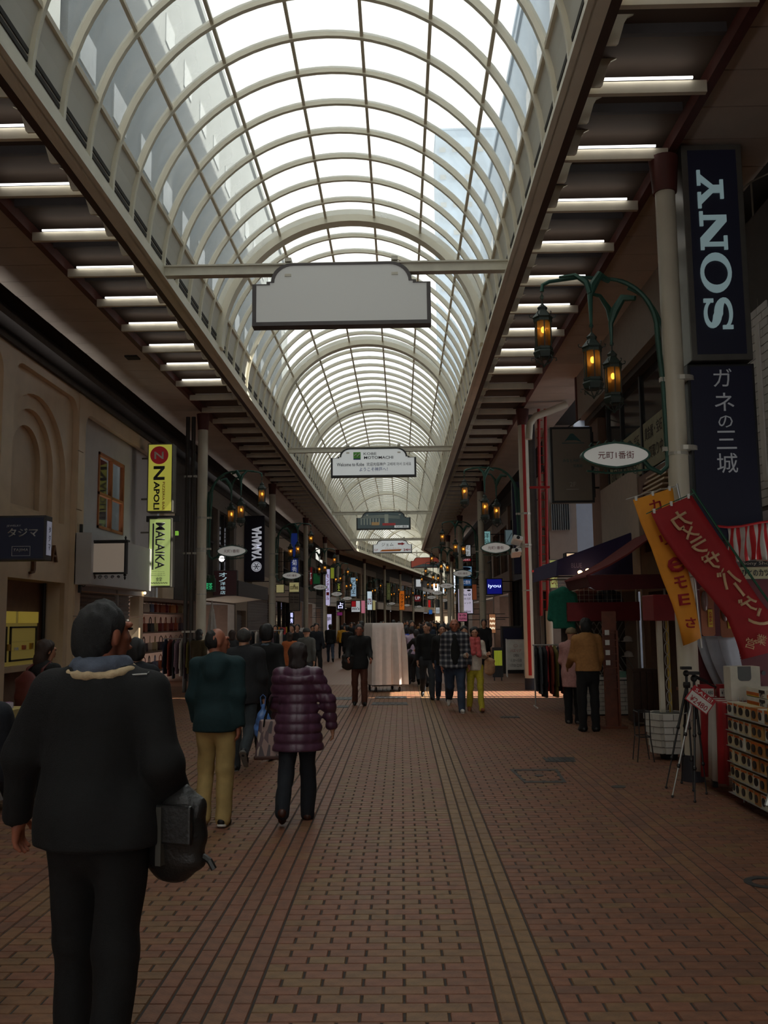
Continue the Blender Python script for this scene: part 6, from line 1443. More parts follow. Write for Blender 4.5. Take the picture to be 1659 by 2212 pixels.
# clothes grid with shirts hanging above the fascia
gd = wempty('wire_grid', (3.5, 17.4, 2.02), 'wire grid panel above the red fascia carrying hung shirts', 'grid'); g = G(); wirem = mat('wire', (.4, .4, .38), .4, metal=.6, var=0)
for i in range(15): g.cyl((2.88+i*.085, 17.3, 2.0), (2.88+i*.085, 17.3, 2.46), .004, n=5)
for i in range(6): g.cyl((2.88, 17.3, 2.0+i*.09), (4.07, 17.3, 2.0+i*.09), .004, n=5)
o = g.build('wires', wirem, gd); o['kind'] = 'stuff'; G().tube([(2.88, 17.3, 1.98), (2.88, 17.3, 2.48), (4.08, 17.3, 2.48), (4.08, 17.3, 1.98)], .009, 6).build('frame', wirem, gd)
def garment(name, c, m, w=.42, h=.62, rz=0, lab='', group=None, sleeves=True, cat='shirt'):
    o = empty(name, c, rz, lab, cat, group); pr = [cone((-w*.30, 0, -.10), (-w*.26, 0, -h), .07, .08, (1, 1.5, 1)), cone((w*.30, 0, -.10), (w*.26, 0, -h), .07, .08, (1, 1.5, 1)), cone((0, 0, -.08), (0, 0, -h), .11, .12, (1, 2.2, 1)), cone((-w*.40, 0, -.12), (0, 0, -.04), .05, .05), cone((w*.40, 0, -.12), (0, 0, -.04), .05, .05)]
    if sleeves: pr += [cone((-w*.45, 0, -.12), (-w*.56, 0, -h*.75), .055, .05, (1, 1.4, 1)), cone((w*.45, 0, -.12), (w*.56, 0, -h*.75), .055, .05, (1, 1.4, 1))]
    mk('cloth', [nets(pr, .02, .04, disp=wav(.010, 22, int(abs(c[0]*100)) % 50, .3), cuts=[((0, 0, -h), (0, 0, -1))])], [m], o)
    G().tube([(-.16, 0, -.09), (0, 0, -.01), (.16, 0, -.09)], .007, 5).build('hanger', blackm, o); G().tube([(0, 0, -.01), (0, 0, .04), (.02, 0, .06), (.035, 0, .04)], .004, 5).build('hook', silver, o)
    return o
for i, (u, v, m, lab, hh) in enumerate(((1216, 1272, cloth('shirt_green', (24, 104, 84)), 'green long-sleeved shirt hanging at the left end of the stall grid', .62), (1262, 1270, cloth('shirt_maroon', (70, 24, 30)), 'dark maroon shirt hanging behind the middle of the stall grid', .42), (1312, 1272, cloth('shirt_navy', (30, 36, 52)), 'dark navy shirt hanging behind the right end of the stall grid', .42))):
    y_ = 17.15 if i == 0 else 17.5; p = onY(u, v, y_); garment('shirt', (p.x, y_, p.z), m, .46, hh*1.17, 0, lab, 'shirts hung on the stall grid')
# wooden accessory spinner, wooden cabinet, wire stand
ws = wempty('display_stand', (3.42, 15.2, 0), 'tall reddish wooden accessory stand in front of the hat stall', 'stand'); wood = M8('red_wood', (110, 56, 34), rough=.5, var=.2, scale=10); wp = onY(1322, 1500, 15.2)
G().box(wp.x-.11, wp.x+.11, 15.18, 15.26, .04, 1.86).build('back_board', wood, ws); G().box(wp.x-.2, wp.x+.2, 15.05, 15.4, 0, .04).build('base', wood, ws); G().box(wp.x+.08, wp.x+.11, 15.1, 15.26, .04, 1.55).build('side_board', wood, ws)
for i in range(9): G().box(wp.x-.11, wp.x+.08, 15.1, 15.18, .62+i*.11, .635+i*.11).build('shelf', wood, ws)
for i in range(4): G().box(wp.x-.10, wp.x-.03, 15.09, 15.1, 1.0+i*.16, 1.08+i*.16).build('label_card', whitem, ws)
wc_ = wempty('cabinet', (3.9, 15.4, 0), 'dark brown wooden cabinet at the front corner of the hat stall', 'cabinet'); a, b, c, d = px(1368, 1424, 1446, 1560, 15.4); G().box(a, b, 15.4, 15.8, .06, d).build('body', M8('dark_wood', (62, 40, 28), rough=.5, var=.2, scale=8), wc_)
for i in range(4): G().box(a+.02+i*(b-a)/4, a-.0+(i+1)*(b-a)/4-.01, 15.37, 15.4, .1, d-.04).build('plank', M8('dark_wood', (62, 40, 28)), wc_)
for x in (a+.02, b-.06): G().box(x, x+.04, 15.42, 15.46, 0, .06).build('leg', blackm, wc_)
wr_ = wempty('wire_stand', (3.05, 11.7, 0), 'low black wire stand on the paving left of the white brick planter', 'stand'); a, b, c, d = px(1372, 1408, 1560, 1640, 11.7)
for x0_, x1_ in ((a, a+.035), (b, b-.035)):
    for yy in (11.62, 11.85): G().tube([(x0_, yy, 0), (x1_, yy, .30), (x1_, yy, .62)], .008, 5).build('leg', blackm, wr_)
for z in (.30, .6): G().tube([(a+.03, 11.62, z), (b-.03, 11.62, z), (b-.03, 11.85, z), (a+.03, 11.85, z)], .008, 5, closed=True).build('ring', blackm, wr_)
# white brick planter (hexagonal) and white spiral post, red block above
pl_ = empty('planter', (onY(1444, 1600, 11.9).x, 11.9, 0), 0, 'hexagonal white brick planter holding the white post', 'planter')
for r in range(6):
    for j in range(6):
        a = math.pi/3*j+math.pi/6; R1 = .175+.012*r; z = .12+r*.082; ln = R1*1.0
        for q in ((-.5, 0.0), (0.0, .5)) if r % 2 else ((-.5, .5),):
            T = Matrix.Rotation(a, 4, 'Z') @ Matrix.Translation((R1*.87+.03, (q[0]+q[1])/2*ln*1.1, z)); G().box(-.035, .03, -(q[1]-q[0])*ln*.55+.004, (q[1]-q[0])*ln*.55-.004, -.037, .037, T).build('brick', wbr, pl_)
G().lathe([(.15, .08), (.21, .57)], 6, T=Matrix.Rotation(math.pi/3, 4, 'Z')).build('core', M8('grey_joint', (90, 88, 84)), pl_); G().lathe([(.10, 0), (.12, .08)], 8).build('foot', blackm, pl_)
po = empty('post', (onY(1444, 1600, 11.9).x, 11.9, .55), 0, 'white post with yellow-backed lattice strip rising from the brick planter', 'post')
G().box(-.085, -.025, -.03, .03, .02, 1.42, Matrix.Shear('XZ', 4, (-.05, 0))).build('shaft', colm, po); g = G()
G().box(.03, .065, -.01, .01, .02, 1.42, Matrix.Shear('XZ', 4, (-.02, 0))).build('strip', M8('yellow_strip', (190, 160, 70)), po)
for i in range(9): G().tube([(.025+.03*math.cos(t), -.02, .06+i*.15+.07*math.sin(t)) for t in [q*math.pi/5 for q in range(10)]], .006, 5, closed=True).build('ring', greyw, po)
p4 = px(1405, 1452, 1285, 1341, 11.9); rb_ = wempty('fascia_block', (p4[0], 11.9, p4[2]), 'red boxed fascia block on top of the white post', 'fascia'); bevel(G().box(p4[0], p4[1], 11.75, 12.3, p4[2], p4[3]).build('block', redf, rb_), .01)
# clothes rack by the red-striped column
def rack(lab, x0, x1, y, zt, n, cols, lab2, grp, s=1):
    r = wempty('clothes_rack', ((x0+x1)/2, y, 0), lab, 'rack')
    G().cyl((x0, y, zt), (x1, y, zt), .014, n=8).build('rail', silver, r)
    for x in (x0+.03, x1-.03): G().cyl((x, y, .06), (x, y, zt), .014, n=8).build('upright', silver, r); G().cyl((x, y-.25, .05), (x, y+.25, .05), .014, n=8).build('foot', silver, r)
    for i in range(n):
        m, cn = cols[i % len(cols)]; x = x0+.07+(x1-x0-.14)*i/(n-1)
        o = garment('garment', (x, y, zt-.045), m, .42, .84+.12*((i*7) % 3)/2, math.pi/2+.25*((i % 3)-1)*.5, '%s garment, %s on %s' % (cn, ordn_[i], lab2), grp, True, 'clothing')
        o.scale = (.9, .6, 1)
ordn_ = ['first', 'second', 'third', 'fourth', 'fifth', 'sixth', 'seventh', 'eighth', 'ninth', 'tenth', 'eleventh', 'twelfth']
cg = [(cloth('g_black', (30, 28, 32)), 'black'), (cloth('g_rust', (120, 46, 30)), 'rust'), (cloth('g_olive', (110, 96, 44)), 'olive'), (cloth('g_red', (140, 30, 34)), 'red'), (cloth('g_plum', (56, 30, 40)), 'plum'), (cloth('g_grey', (80, 82, 86)), 'grey')]
rack('clothes rack at the sunlit strip by the red-striped column', 2.56, 3.42, 18.4, 1.24, 11, [cg[0], cg[5], cg[0], cg[3], cg[1], cg[2], cg[0], cg[3], cg[4]], 'the rack by the red-striped column', 'clothes on the right-hand rack')
cgl = [(cloth('g_cream', (196, 184, 170)), 'cream'), (cloth('g_navy', (34, 38, 56)), 'navy'), (cloth('g_mauve', (130, 104, 116)), 'mauve')]
rack('clothes rack across the left side beyond the charcoal jacket man', onY(540, 1400, 27).x, onY(612, 1400, 27).x, 27, 1.50, 8, [cg[0], cgl[0], cgl[1], cgl[0], cg[4], cgl[2], cg[0], cgl[0]], 'the far left rack', 'clothes on the far left rack')
rack('clothes rack in the bag shop opening', FXL+.15, FXL+1.0, 23.8, 1.35, 8, [cgl[1], cg[1], cg[0], cgl[2], cgl[0], cg[4], cg[2], cg[0]], 'the bag shop rack', 'clothes at the bag shop')
# folded white parasol
fp_ = empty('parasol', (onY(457, 1400, 25.5).x, 25.5, 0), 0, 'folded white parasol standing behind the first left column', 'parasol')
mk('cloth', [nets([cone((0, 0, 2.25), (0, 0, 1.15), .03, .17)], .02, .02, disp=lambda P: .02*np.sin(np.arctan2(P[..., 1], P[..., 0])*7))], [M8('parasol_white', (196, 188, 180), rough=.8)], fp_); G().cyl((0, 0, 0), (0, 0, 2.35), .02, n=8).build('pole', silver, fp_); G().lathe([(.22, 0), (.22, .06), (.05, .08)], 16).build('base', greyw, fp_)
# standing signboards
def standsign(lab, u0, u1, v0, v1, face, rows, frame=whitem, yy=None):
    x0, y = pz(u0, v1); 
    if yy: y = yy
    a, b, c, d = px(u0, u1, v0, v1, y); s = wempty('signboard', ((a+b)/2, y, 0), lab, 'signboard'); c = 0
    for sg in (0, 1):
        T = Matrix.Translation(((a+b)/2, y, 0)) @ Matrix.Rotation((-.10 if sg == 0 else .10)*1, 4, 'X') @ Matrix.Translation((-(a+b)/2, -y, 0))
        for q in (a, b-.03): G().box(q, q+.03, y+.22*sg-.012, y+.22*sg+.012, 0, d, T).build('leg', frame, s)
        G().box(a+.03, b-.03, y+.22*sg-.012, y+.22*sg+.006, .22 if sg == 0 else .3, d-.02, T).build('face', face, s)
    for i, (t, m, sc) in enumerate(rows): text(t, (b-a)*.7*sc, (d-.3)*.10, m, s, ((a+b)/2, y-.03+.10*(d-.25-(d-.4)*(i+.5)/len(rows)), d-.12-(d-.4)*(i+.5)/len(rows)), R_, U_)
    return s
standsign('white A-frame signboard with red shop lettering and hours, by the red-striped column', 1094, 1136, 1381, 1463, M8('board_white', (206, 204, 196), rough=.4), [('◯', redi, .3), ('パエリア', redi, .8), ('OPEN', inkm, .4), ('11:30〜15:00', inkm, .8), ('17:00-22:00', inkm, .8)])
standsign('red and yellow standing sale sign beside the left racks', 601, 619, 1355, 1450, M8('sale_red', (180, 40, 50)), [('セール', M8('yellow_ink', (230, 190, 40)), 1), ('￥500', whitem, .8), ('均一', whitem, .7)], frame=M8('sale_yellow', (210, 170, 50)))
standsign('white standing board with dark picture beside the grey flat cap', 638, 656, 1356, 1440, whitem, [('●', redi, .3), ('Menu', inkm, .7), ('■', navy2, .9)])
# navy kiosk and pots behind the A-frame
ki = wempty('kiosk', (3.2, 30, 0), 'dark kiosk with navy panel behind the white A-frame signboard', 'kiosk'); a, b, c, d = px(1086, 1130, 1353, 1455, 30.5); G().box(a, b, 30.5, 31.1, 0, d).build('body', M8('kiosk_dark', (40, 38, 42)), ki); G().box(a+.03, b-.03, 30.48, 30.5, d-.45, d-.05).build('panel', M8('navy_panel', (20, 24, 60)), ki)
gb = wempty('board', (onY(1075, 1440, 27).x, 27, 0), 'black board with yellow-green writing standing right of the mustard trousers', 'signboard'); a, b, c, d = px(1066, 1084, 1403, 1440, 27); G().box(a-.03, b+.03, 27, 27.05, .1, d+.06).build('frame', blackm, gb); G().box(a, b, 26.98, 27, c, d).build('face', blackm, gb)
for i in range(7): G().box(a+.02+i*(b-a)/7.3, a+.045+i*(b-a)/7.3, 26.97, 26.98, c+.03, d-.03).build('lettering', glow('lime_chalk', (170, 180, 50), .3), gb)
for x in (a, b-.03): G().box(x, x+.03, 27, 27.05, 0, .12).build('leg', blackm, gb)
# ================================================================ camera shop display, right foreground
rclo = M8('red_cloth', (150, 24, 30), rough=.75, var=.12); wclo = M8('white_cloth', (196, 190, 182), rough=.75, var=.05)
tb = wempty('table', (3.7, 9.2, 0), 'display table with red and white striped cloth outside the camera shop', 'table')
G().box(3.28, 4.2, 7.8, 9.12, .86, .90).build('tabletop', wood, tb); G().box(3.13, 4.2, 9.12, 10.02, .86, .90).build('tabletop', wood, tb)
for x, y in ((3.3, 7.9), (4.1, 7.9), (3.2, 9.9), (4.1, 9.9)): G().box(x, x+.05, y, y+.05, 0, .86).build('leg', blackm, tb)
g = G(); N_ = 30; V = []; F = []; ms = []
path = [(3.12, 9.12+.91*i/N_) for i in range(N_+1)]+[(3.12+1.05*i/18, 10.04) for i in range(1, 19)]
for i, (x, y) in enumerate(path):
    w = .02*math.sin(i*.8)+.012*math.sin(i*1.9+1)
    dx, dy = (w, 0) if i <= N_ else (0, -w)
    for z, f in ((.925, 0), (.90, .4), (.5, 1), (.14+.01*math.sin(i*.5), 1.3)): V.append((x-.01+dx*f-.02*f, y+dy*f, z))
for i in range(len(path)-1):
    for j in range(3): F.append((4*i+j, 4*i+j+1, 4*i+5+j, 4*i+4+j)); ms.append(0 if (i//5) % 3 != 2 else 1)
me = bpy.data.meshes.new('tablecloth'); me.from_pydata(V, [], F); me.materials.append(rclo); me.materials.append(wclo); me.polygons.foreach_set('material_index', ms); me.polygons.foreach_set('use_smooth', [True]*len(F))
tc_ = tag(link('tablecloth', me), 'red and white striped cloth hanging over the camera shop table', 'tablecloth'); sl = tc_.modifiers.new('thick', 'SOLIDIFY'); sl.thickness = .004
tp = G(); 
for k in range(8): 
    tp.mi = k % 2; tp.box(3.11, 4.2, 9.12+k*.115, 9.12+(k+1)*.115, .902, .915)
tag(tp.build('cloth_top', [rclo, wclo], tc_), None)
# camera boxes on the front of the table and stacked above
kraft = [M8('kraft_cream', (200, 184, 148), rough=.6, var=.06), M8('kraft_tan', (190, 146, 84), rough=.6, var=.06), M8('kraft_orange', (176, 122, 66), rough=.6, var=.06), M8('box_white', (214, 208, 192), rough=.6)]
rk = random.Random(8); rown = ['bottom', 'second', 'third', 'fourth', 'fifth', 'top']
G_ = wempty('display_rack', (3.2, 8.4, 0), 'white wire rack holding the small camera boxes, right edge', 'rack')
for y in (7.72, 8.4, 9.09):
    for x in (3.22, 3.26): G().cyl((x, y, 0), (x, y, .98), .008, n=6).build('upright', wirem, G_)
for r in range(6): G().box(3.08, 3.26, 7.72, 9.09, .10+r*.145, .105+r*.145).build('shelf', wirem, G_)
bm_ = {}
for r in range(6):
    for c in range(9):
        y = 9.01-c*.15+rk.uniform(-.01, .01); q = 3 if (c+r) % 5 == 0 else (0 if c < 4 else (1 if rk.random() < .5 else 2))
        if q not in bm_:
            bm_[q] = G().box(-.055, .055, -.07, .07, 0, .115).mesh('camera_box', kraft[q])
            lens_me = G().cyl((-.0555, .0, .055), (-.062, .0, .055), .036, n=14).mesh('printed_lens', blackm); lab_me = G().box(-.0565, -.0555, -.055, .055, .09, .108).mesh('printed_band', M8('band_orange', (196, 96, 30)))
        o = link('camera_box', bm_[q], None, (3.155+rk.uniform(-.01, .01), y, .106+r*.145), (0, 0, rk.uniform(-.12, .12)))
        link('printed_lens', lens_me, o, (0, .01, 0)); link('printed_band', lab_me, o)
        tag(o, '%s camera box, %s from the red cloth in the %s row' % (['cream', 'tan', 'orange', 'white'][q], nth[c], rown[r]), 'box', 'small camera boxes on the rack')
bandO = M8('band_orange', (196, 96, 30)); bandY = M8('band_yellow', (206, 170, 50))
for i in range(2):
    for k in range(2):
        z = .918+i*.085; y = 8.12+k*.50; o = wempty('film_carton', (3.5, y, z), 'flat white carton with orange and black bands, %s of the pair %s' % (['lower', 'upper'][i], ['nearer the camera', 'further from the camera'][k]), 'box', 'flat cartons on the camera table')
        bevel(G().box(3.30, 3.62, y, y+.48, z, z+.08).build('carton', kraft[3], o), .003); G().box(3.296, 3.30, y+.16, y+.46, z+.012, z+.04).build('band', bandO, o); G().box(3.296, 3.30, y+.16, y+.46, z+.003, z+.012).build('band', bandY, o); G().box(3.296, 3.30, y+.02, y+.15, z+.045, z+.072).build('band', blackm, o)
        text('VT-', .10, .04, inkm, o, (3.295, y+.08, z+.025), (0, -1, 0), U_)
o = wempty('carton', (3.5, 9.4, .918), 'upright white carton with a grey U-shaped cut-out on the camera table', 'box'); a, b, c, d = px(1578, 1643, 1440, 1492, 9.4)
g = G(); bevel(G().box(a, b, 9.4, 9.6, .918, d).build('carton', kraft[3], o), .004); me = plate(rrect((a+b)/2-.075, (a+b)/2+.055, d-.14, d+.002, .035, False, True), [], 9.393, 9.4, 'y'); me.materials.append(M8('grey_cutout', (104, 106, 106))); link('cut_out', me, o)
# back boards, blister packs, curved white display cards
t2 = wempty('side_table', (3.9, 10.9, 0), 'narrow table behind the first right column carrying the curved cards', 'table'); G().box(3.30, 4.25, 10.5, 11.4, .88, .92).build('tabletop', wood, t2)
for x in (3.34, 4.18):
    for y in (10.55, 11.3): G().box(x, x+.04, y, y+.04, 0, .88).build('leg', blackm, t2)
bk_ = wempty('display_board', (3.9, 11.0, .9), 'dark red display board behind the curved white cards', 'board'); a, b, c, d = px(1500, 1680, 1255, 1500, 11.0); G().box(a, b, 11.0, 11.04, .92, 2.2).build('board', M8('wine_board', (84, 18, 26), rough=.6), bk_)
for x in (a+.05, b-.1): G().box(x, x+.04, 11.04, 11.08, 0, 2.2).build('leg', blackm, bk_)
text('PrintRush', .42, .07, M8('pale_pink', (190, 150, 150)), bk_, (onY(1593, 1410, 11).x, 10.99, onY(1593, 1410, 11).z), (0, 0, 1), (-1, 0, 0))
for i in range(2): t = G().cyl((onY(1636+i*13, 1454, 11).x, 10.99, onY(1636, 1454, 11).z), (onY(1636+i*13, 1454, 11).x, 11.0, onY(1636, 1454, 11).z), .025, n=12).build('hole', blackm, bk_)
for i, u in enumerate((1515, 1535, 1562)):
    p = onY(u+14, 1425, 10.9-.12*i); o = empty('display_card', (p.x, 10.9-.12*i, .93), 0, 'curved pale grey display card in front of the wine-red board, %s' % ['leftmost', 'middle', 'rightmost and tallest'][i], 'card', 'curved display cards')
    g = G(); V = []; F = []; nn = 12
    for k in range(nn+1):
        t = k/nn; z = .60*t; xo = -.12+.20*(1-t)**1.5; w = .24
        for q in (0, 1): V.append((xo+q*w-(.10*(1-t) if q else 0), .05*math.sin(q*2), z))
    for k in range(nn): F.append((2*k, 2*k+1, 2*k+3, 2*k+2))
    g.add(V, F); e = g.build('card', M8('card_grey', (168, 172, 180), rough=.3), o, True); sl = e.modifiers.new('thick', 'SOLIDIFY'); sl.thickness = .008
for i, (u0, u1, v0, v1) in enumerate(((1514, 1543, 1268, 1374), (1556, 1586, 1290, 1377))):
    a, b, c, d = px(u0, u1, v0, v1, 10.6); o = wempty('blister_pack', ((a+b)/2, 10.6, c), 'hanging blister pack with yellow price label, %s of the two' % ['larger left one', 'smaller right one'][i], 'package', 'blister packs'); 
    me = plate(rrect(a, b, c, d, .03), [], 10.6, 10.615, 'y'); me.materials.append(M8('pack_card', (150, 90, 60))); link('card', me, o)
    G().ball(((a+b)/2-.03, 10.59, d-.16), (.04, .03, .12), 10).build('bubble', M8('pack_bubble', (120, 96, 92), rough=.2), o, True); G().box((a+b)/2, (a+b)/2+.05, 10.59, 10.6, c+.1, c+.30).build('price_label', M8('price_yellow', (200, 170, 60)), o); text('1980', .14, .03, redi, o, ((a+b)/2+.025, 10.585, c+.2), (0, 0, 1), (-1, 0, 0))
    G().cyl(((a+b)/2, 10.62, d-.02), ((a+b)/2, 11.0, d-.02), .004, n=5).build('hook', silver, o)
for i, (u0, u1) in enumerate(((1512, 1543), (1552, 1584))):
    a, b, c, d = px(u0, u1, 1472, 1494, 9.85); o = wempty('price_box', ((a+b)/2, 9.85, .918), 'small red and white price box on the cloth, %s' % ['left one by the tripod heads', 'right one by the cartons'][i], 'box', 'price boxes'); G().box(a, b, 9.85, 9.93, .918, 1.05).build('box', rclo, o); G().box(a+.01, b-.01, 9.845, 9.85, .925, 1.01).build('label', wclo, o); text('￥1,480', .11, .05, inkm, o, ((a+b)/2, 9.844, .967), R_, U_)
# tripods
def tripod(lab, apex, feet, mats_, head=True):
    o = wempty('tripod', (apex[0], apex[1], 0), lab, 'tripod')
    G().cyl((apex[0], apex[1], apex[2]-.28), (apex[0], apex[1], apex[2]+.10), .014, n=8).build('centre_column', blackm, o); G().lathe([(.035, -.03), (.04, .0), (.035, .03)], 10, apex).build('collar', blackm, o)
    for (f, m) in zip(feet, mats_):
        A = Vector(apex); Fv = Vector((f[0], f[1], .02)); M1 = A.lerp(Fv, .42); M2 = A.lerp(Fv, .72)
        l = G().tube([A, M1], .014, 8).build('leg', m, o); G().tube([M1, M2], .010, 8).build('section', m, l); G().tube([M2, Fv], .007, 8).build('section', m, l)
        for q in (M1, M2): G().ball(tuple(q), (.02, .02, .025), 8).build('clamp', blackm, l)
        G().ball((f[0], f[1], .015), (.015, .015, .015), 8).build('rubber_foot', blackm, l)
        G().cyl(tuple(A.lerp(Fv, .30)), (apex[0], apex[1], apex[2]-.28), .005, n=5).build('brace', silver, l)
    if head:
        x, y, z = apex; g = G(); g.box(x-.05, x+.05, y-.04, y+.04, z+.16, z+.19); g.build('camera_plate', blackm, o); G().ball((x, y, z+.12), .035, 10).build('ball_head', blackm, o); G().tube([(x, y, z+.14), (x+.18, y, z+.05), (x+.22, y, z+.03)], .011, 6).build('pan_handle', blackm, o)
    return o
a_ = onY(1500, 1492, 9.5); tripod('black tripod with silver left leg and SALE card in front of the striped table', (a_.x, 9.5, a_.z), ((2.62, 9.35), (2.76, 9.10), (3.0, 9.5)), (silver, blackm, blackm))
a_ = onY(1484, 1490, 9.9); tripod('smaller black tripod just behind the one with the SALE card', (a_.x, 9.9, a_.z+.05), ((2.70, 9.85), (2.92, 9.66), (2.94, 10.12)), (blackm, blackm, blackm))
p = onY(1513, 1512, 9.35); sc_ = empty('sale_card', tuple(p), 0, 'tilted red-edged SALE price card hanging on the front tripod', 'card')
T = Matrix.Rotation(math.radians(38), 4, 'Y'); G().box(-.13, .13, -.004, .004, -.085, .085, T).build('card', M8('sale_red2', (180, 40, 50)), sc_); G().box(-.12, .12, -.006, -.004, -.075, .028, T).build('panel', whitem, sc_)
r_ = T @ Vector((1, 0, 0)); u_ = T @ Vector((0, 0, 1)); text('SALE!', .20, .035, whitem, sc_, tuple(T @ Vector((0, -.006, .055))), r_, u_); text('¥2480', .20, .055, redi, sc_, tuple(T @ Vector((0, -.008, -.035))), r_, u_)
# black case at the frame edge
cs = empty('camera_case', (2.98, 7.5, 0), .1, 'tall black padded case with slanted handle at the right frame edge', 'case'); mk('case_body', [nets([cone((0, 0, .12), (0, 0, .62), .12, .11), ell((0, 0, .35), (.13, .12, .36))], .015, .04, cuts=[((0, 0, 0), (0, 0, -1))])], [M8('case_black', (16, 17, 20), rough=.45)], cs); G().tube([(-.06, -.02, .6), (-.12, -.05, .45), (-.20, -.08, .30)], .018, 8).build('handle', silver, cs); G().box(-.06, .06, -.03, .03, .62, .98).build('mast', blackm, cs); G().ball((-.06, -.02, 1.0), (.05, .02, .02), 8).build('grip', blackm, cs)
pc = wempty('price_card', (3.07, 7.9, .8), 'yellow and red price card clipped at the top of the camera boxes', 'card'); G().box(3.062, 3.07, 7.82, 7.98, .74, .98).build('card', bandY, pc); text('特価', .12, .12, redi, pc, (3.06, 7.9, .86), (0, -1, 0), U_)
# shop signs, striped curtain
s = boxsign('black shop name strip with white letters below the striped curtain', 1602, 1716, 1212, 1223, 10.3, blackm, blackm, .05, .005, bracket=None)[0]; wtext(s, 'Sony Shop', 1604, 1668, 1213, 1222, 10.3, M8('pale_print', (170, 160, 146)))
s = boxsign('cream shop sign with black katakana under the black name strip', 1596, 1716, 1224, 1251, 10.3, M8('cream_sign', (170, 164, 130)), blackm, .05, .005, bracket=None)[0]; wtext(s, 'ひとのカツミ', 1602, 1672, 1230, 1245, 10.3, inkm, .015)
cu_ = wempty('curtain', (4.1, 10.2, 2.4), 'red and white vertically striped curtain swagged from a red rope', 'curtain')
V = []; F = []; ms = []; N_ = 48
for i in range(N_+1):
    t = i/N_; u = 1572+t*118; top_ = onY(u, 1140-10*math.sin(t*2.2), 10.2); bot = onY(u+2, 1211+3*math.sin(t*9), 10.2)
    for j in range(6): f = j/5; V.append((top_.x+(bot.x-top_.x)*f+.012*math.sin(i*.5+j), 10.2+.03*math.sin(i*.75)*(.3+f), top_.z+(bot.z-top_.z)*f))
for i in range(N_):
    for j in range(5): F.append((6*i+j, 6*i+j+1, 6*i+7+j, 6*i+6+j)); ms.append(((i+1)//3) % 2)
me = bpy.data.meshes.new('cloth'); me.from_pydata(V, [], F); me.materials.append(wclo); me.materials.append(M8('curtain_red', (186, 30, 34), rough=.7)); me.polygons.foreach_set('material_index', ms); me.polygons.foreach_set('use_smooth', [True]*len(F)); cc_ = link('cloth', me, cu_); sl = cc_.modifiers.new('thick', 'SOLIDIFY'); sl.thickness = .004
G().tube([tuple(onY(u, v, 10.17)) for u, v in ((1545, 1136), (1572, 1139), (1600, 1137), (1640, 1129), (1690, 1122))], .014, 6).build('rope', M8('curtain_red', (186, 30, 34)), cu_)
# banners
def flag(lab, L_, R_pts, y, m, txt, tm, pole_pts, polem, pitchv, mirror=True, bow=.05, rod=None):
    o = wempty('banner', tuple(onY(*pole_pts[-1], y)), lab, 'banner'); n = len(L_)-1; V = []; F = []; K = 8
    for i in range(n+1):
        a = onY(*L_[i], y); b = onY(*R_pts[i], y)
        for k in range(K+1): f = k/K; V.append((a.x+(b.x-a.x)*f, y+bow*math.sin(f*3.1)*(i/n)*math.sin(i*.9), a.z+(b.z-a.z)*f))
    for i in range(n):
        for k in range(K): F.append((i*(K+1)+k, i*(K+1)+k+1, (i+1)*(K+1)+k+1, (i+1)*(K+1)+k))
    me = bpy.data.meshes.new('cloth'); me.from_pydata(V, [], F); me.materials.append(m); me.polygons.foreach_set('use_smooth', [True]*len(F)); c_ = link('cloth', me, o); sl = c_.modifiers.new('thick', 'SOLIDIFY'); sl.thickness = .003
    G().tube([tuple(onY(u, v, y+.03)) for u, v in pole_pts], .013, 8).build('pole', polem, o)
    if rod: G().tube([tuple(onY(u, v, y+.01)) for u, v in rod], .006, 6).build('cross_rod', polem, o)
    a, b = np.array(L_[0]), np.array(R_pts[0])
    for f in (.08, .5, .92): p = onY(*(a+(b-a)*f), y); G().box(p.x-.012, p.x+.012, y-.01, y+.02, p.z-.02, p.z+.03).build('loop', whitem, o)
    for (ch, u, v, sz, ang) in txt:
        p = onY(u, v, y-.055); s_ = sz*y/2000; r = Vector((math.cos(ang), 0, -math.sin(ang))); up = Vector((math.sin(ang), 0, math.cos(ang)))
        if mirror: r = -r
        e = text(ch, s_, s_ if ch not in '・ー' else s_*(.3 if ch == '・' else .2), tm, o, tuple(p), r, up, 'lettering', .02)
        if e and ch == '・': e.scale = (.35, 1, 1)
    return o
rdc = M8('banner_red', (158, 22, 28), rough=.7, var=.08); ylc = M8('banner_orange', (232, 150, 38), rough=.7, var=.06); bch = M8('banner_beige', (206, 168, 128), rough=.7)
flag('yellow-orange banner with red characters hanging behind the red one', [(1367, 1080), (1384, 1130), (1407, 1185), (1430, 1250), (1452, 1305), (1466, 1350), (1476, 1395)], [(1453, 1054), (1462, 1120), (1474, 1180), (1488, 1240), (1500, 1290), (1508, 1340), (1514, 1378)], 10.02, ylc, [('カ', 1416, 1092, 26, -.3), ('リ', 1438, 1165, 24, -.3), ('e', 1459, 1220, 34, -.25), ('モ', 1470, 1258, 26, -.2), ('E', 1478, 1295, 24, -.1), ('さ', 1492, 1345, 22, 0)], rdc, [(1462, 1045), (1484, 1150), (1502, 1260), (1516, 1400)], silver, 0, False, rod=[(1352, 1079), (1400, 1064), (1462, 1050)])
yb = [o for o in COL.objects if o.name.startswith('banner') and 'yellow-orange' in o.get('label', '')][0]
for u, v in ((1500, 1245), (1513, 1370)): q = onY(u, v, 10.05); G().cyl(tuple(q), (3.12, 10.2, q.z), .012, n=6).build('clamp', silver, yb)
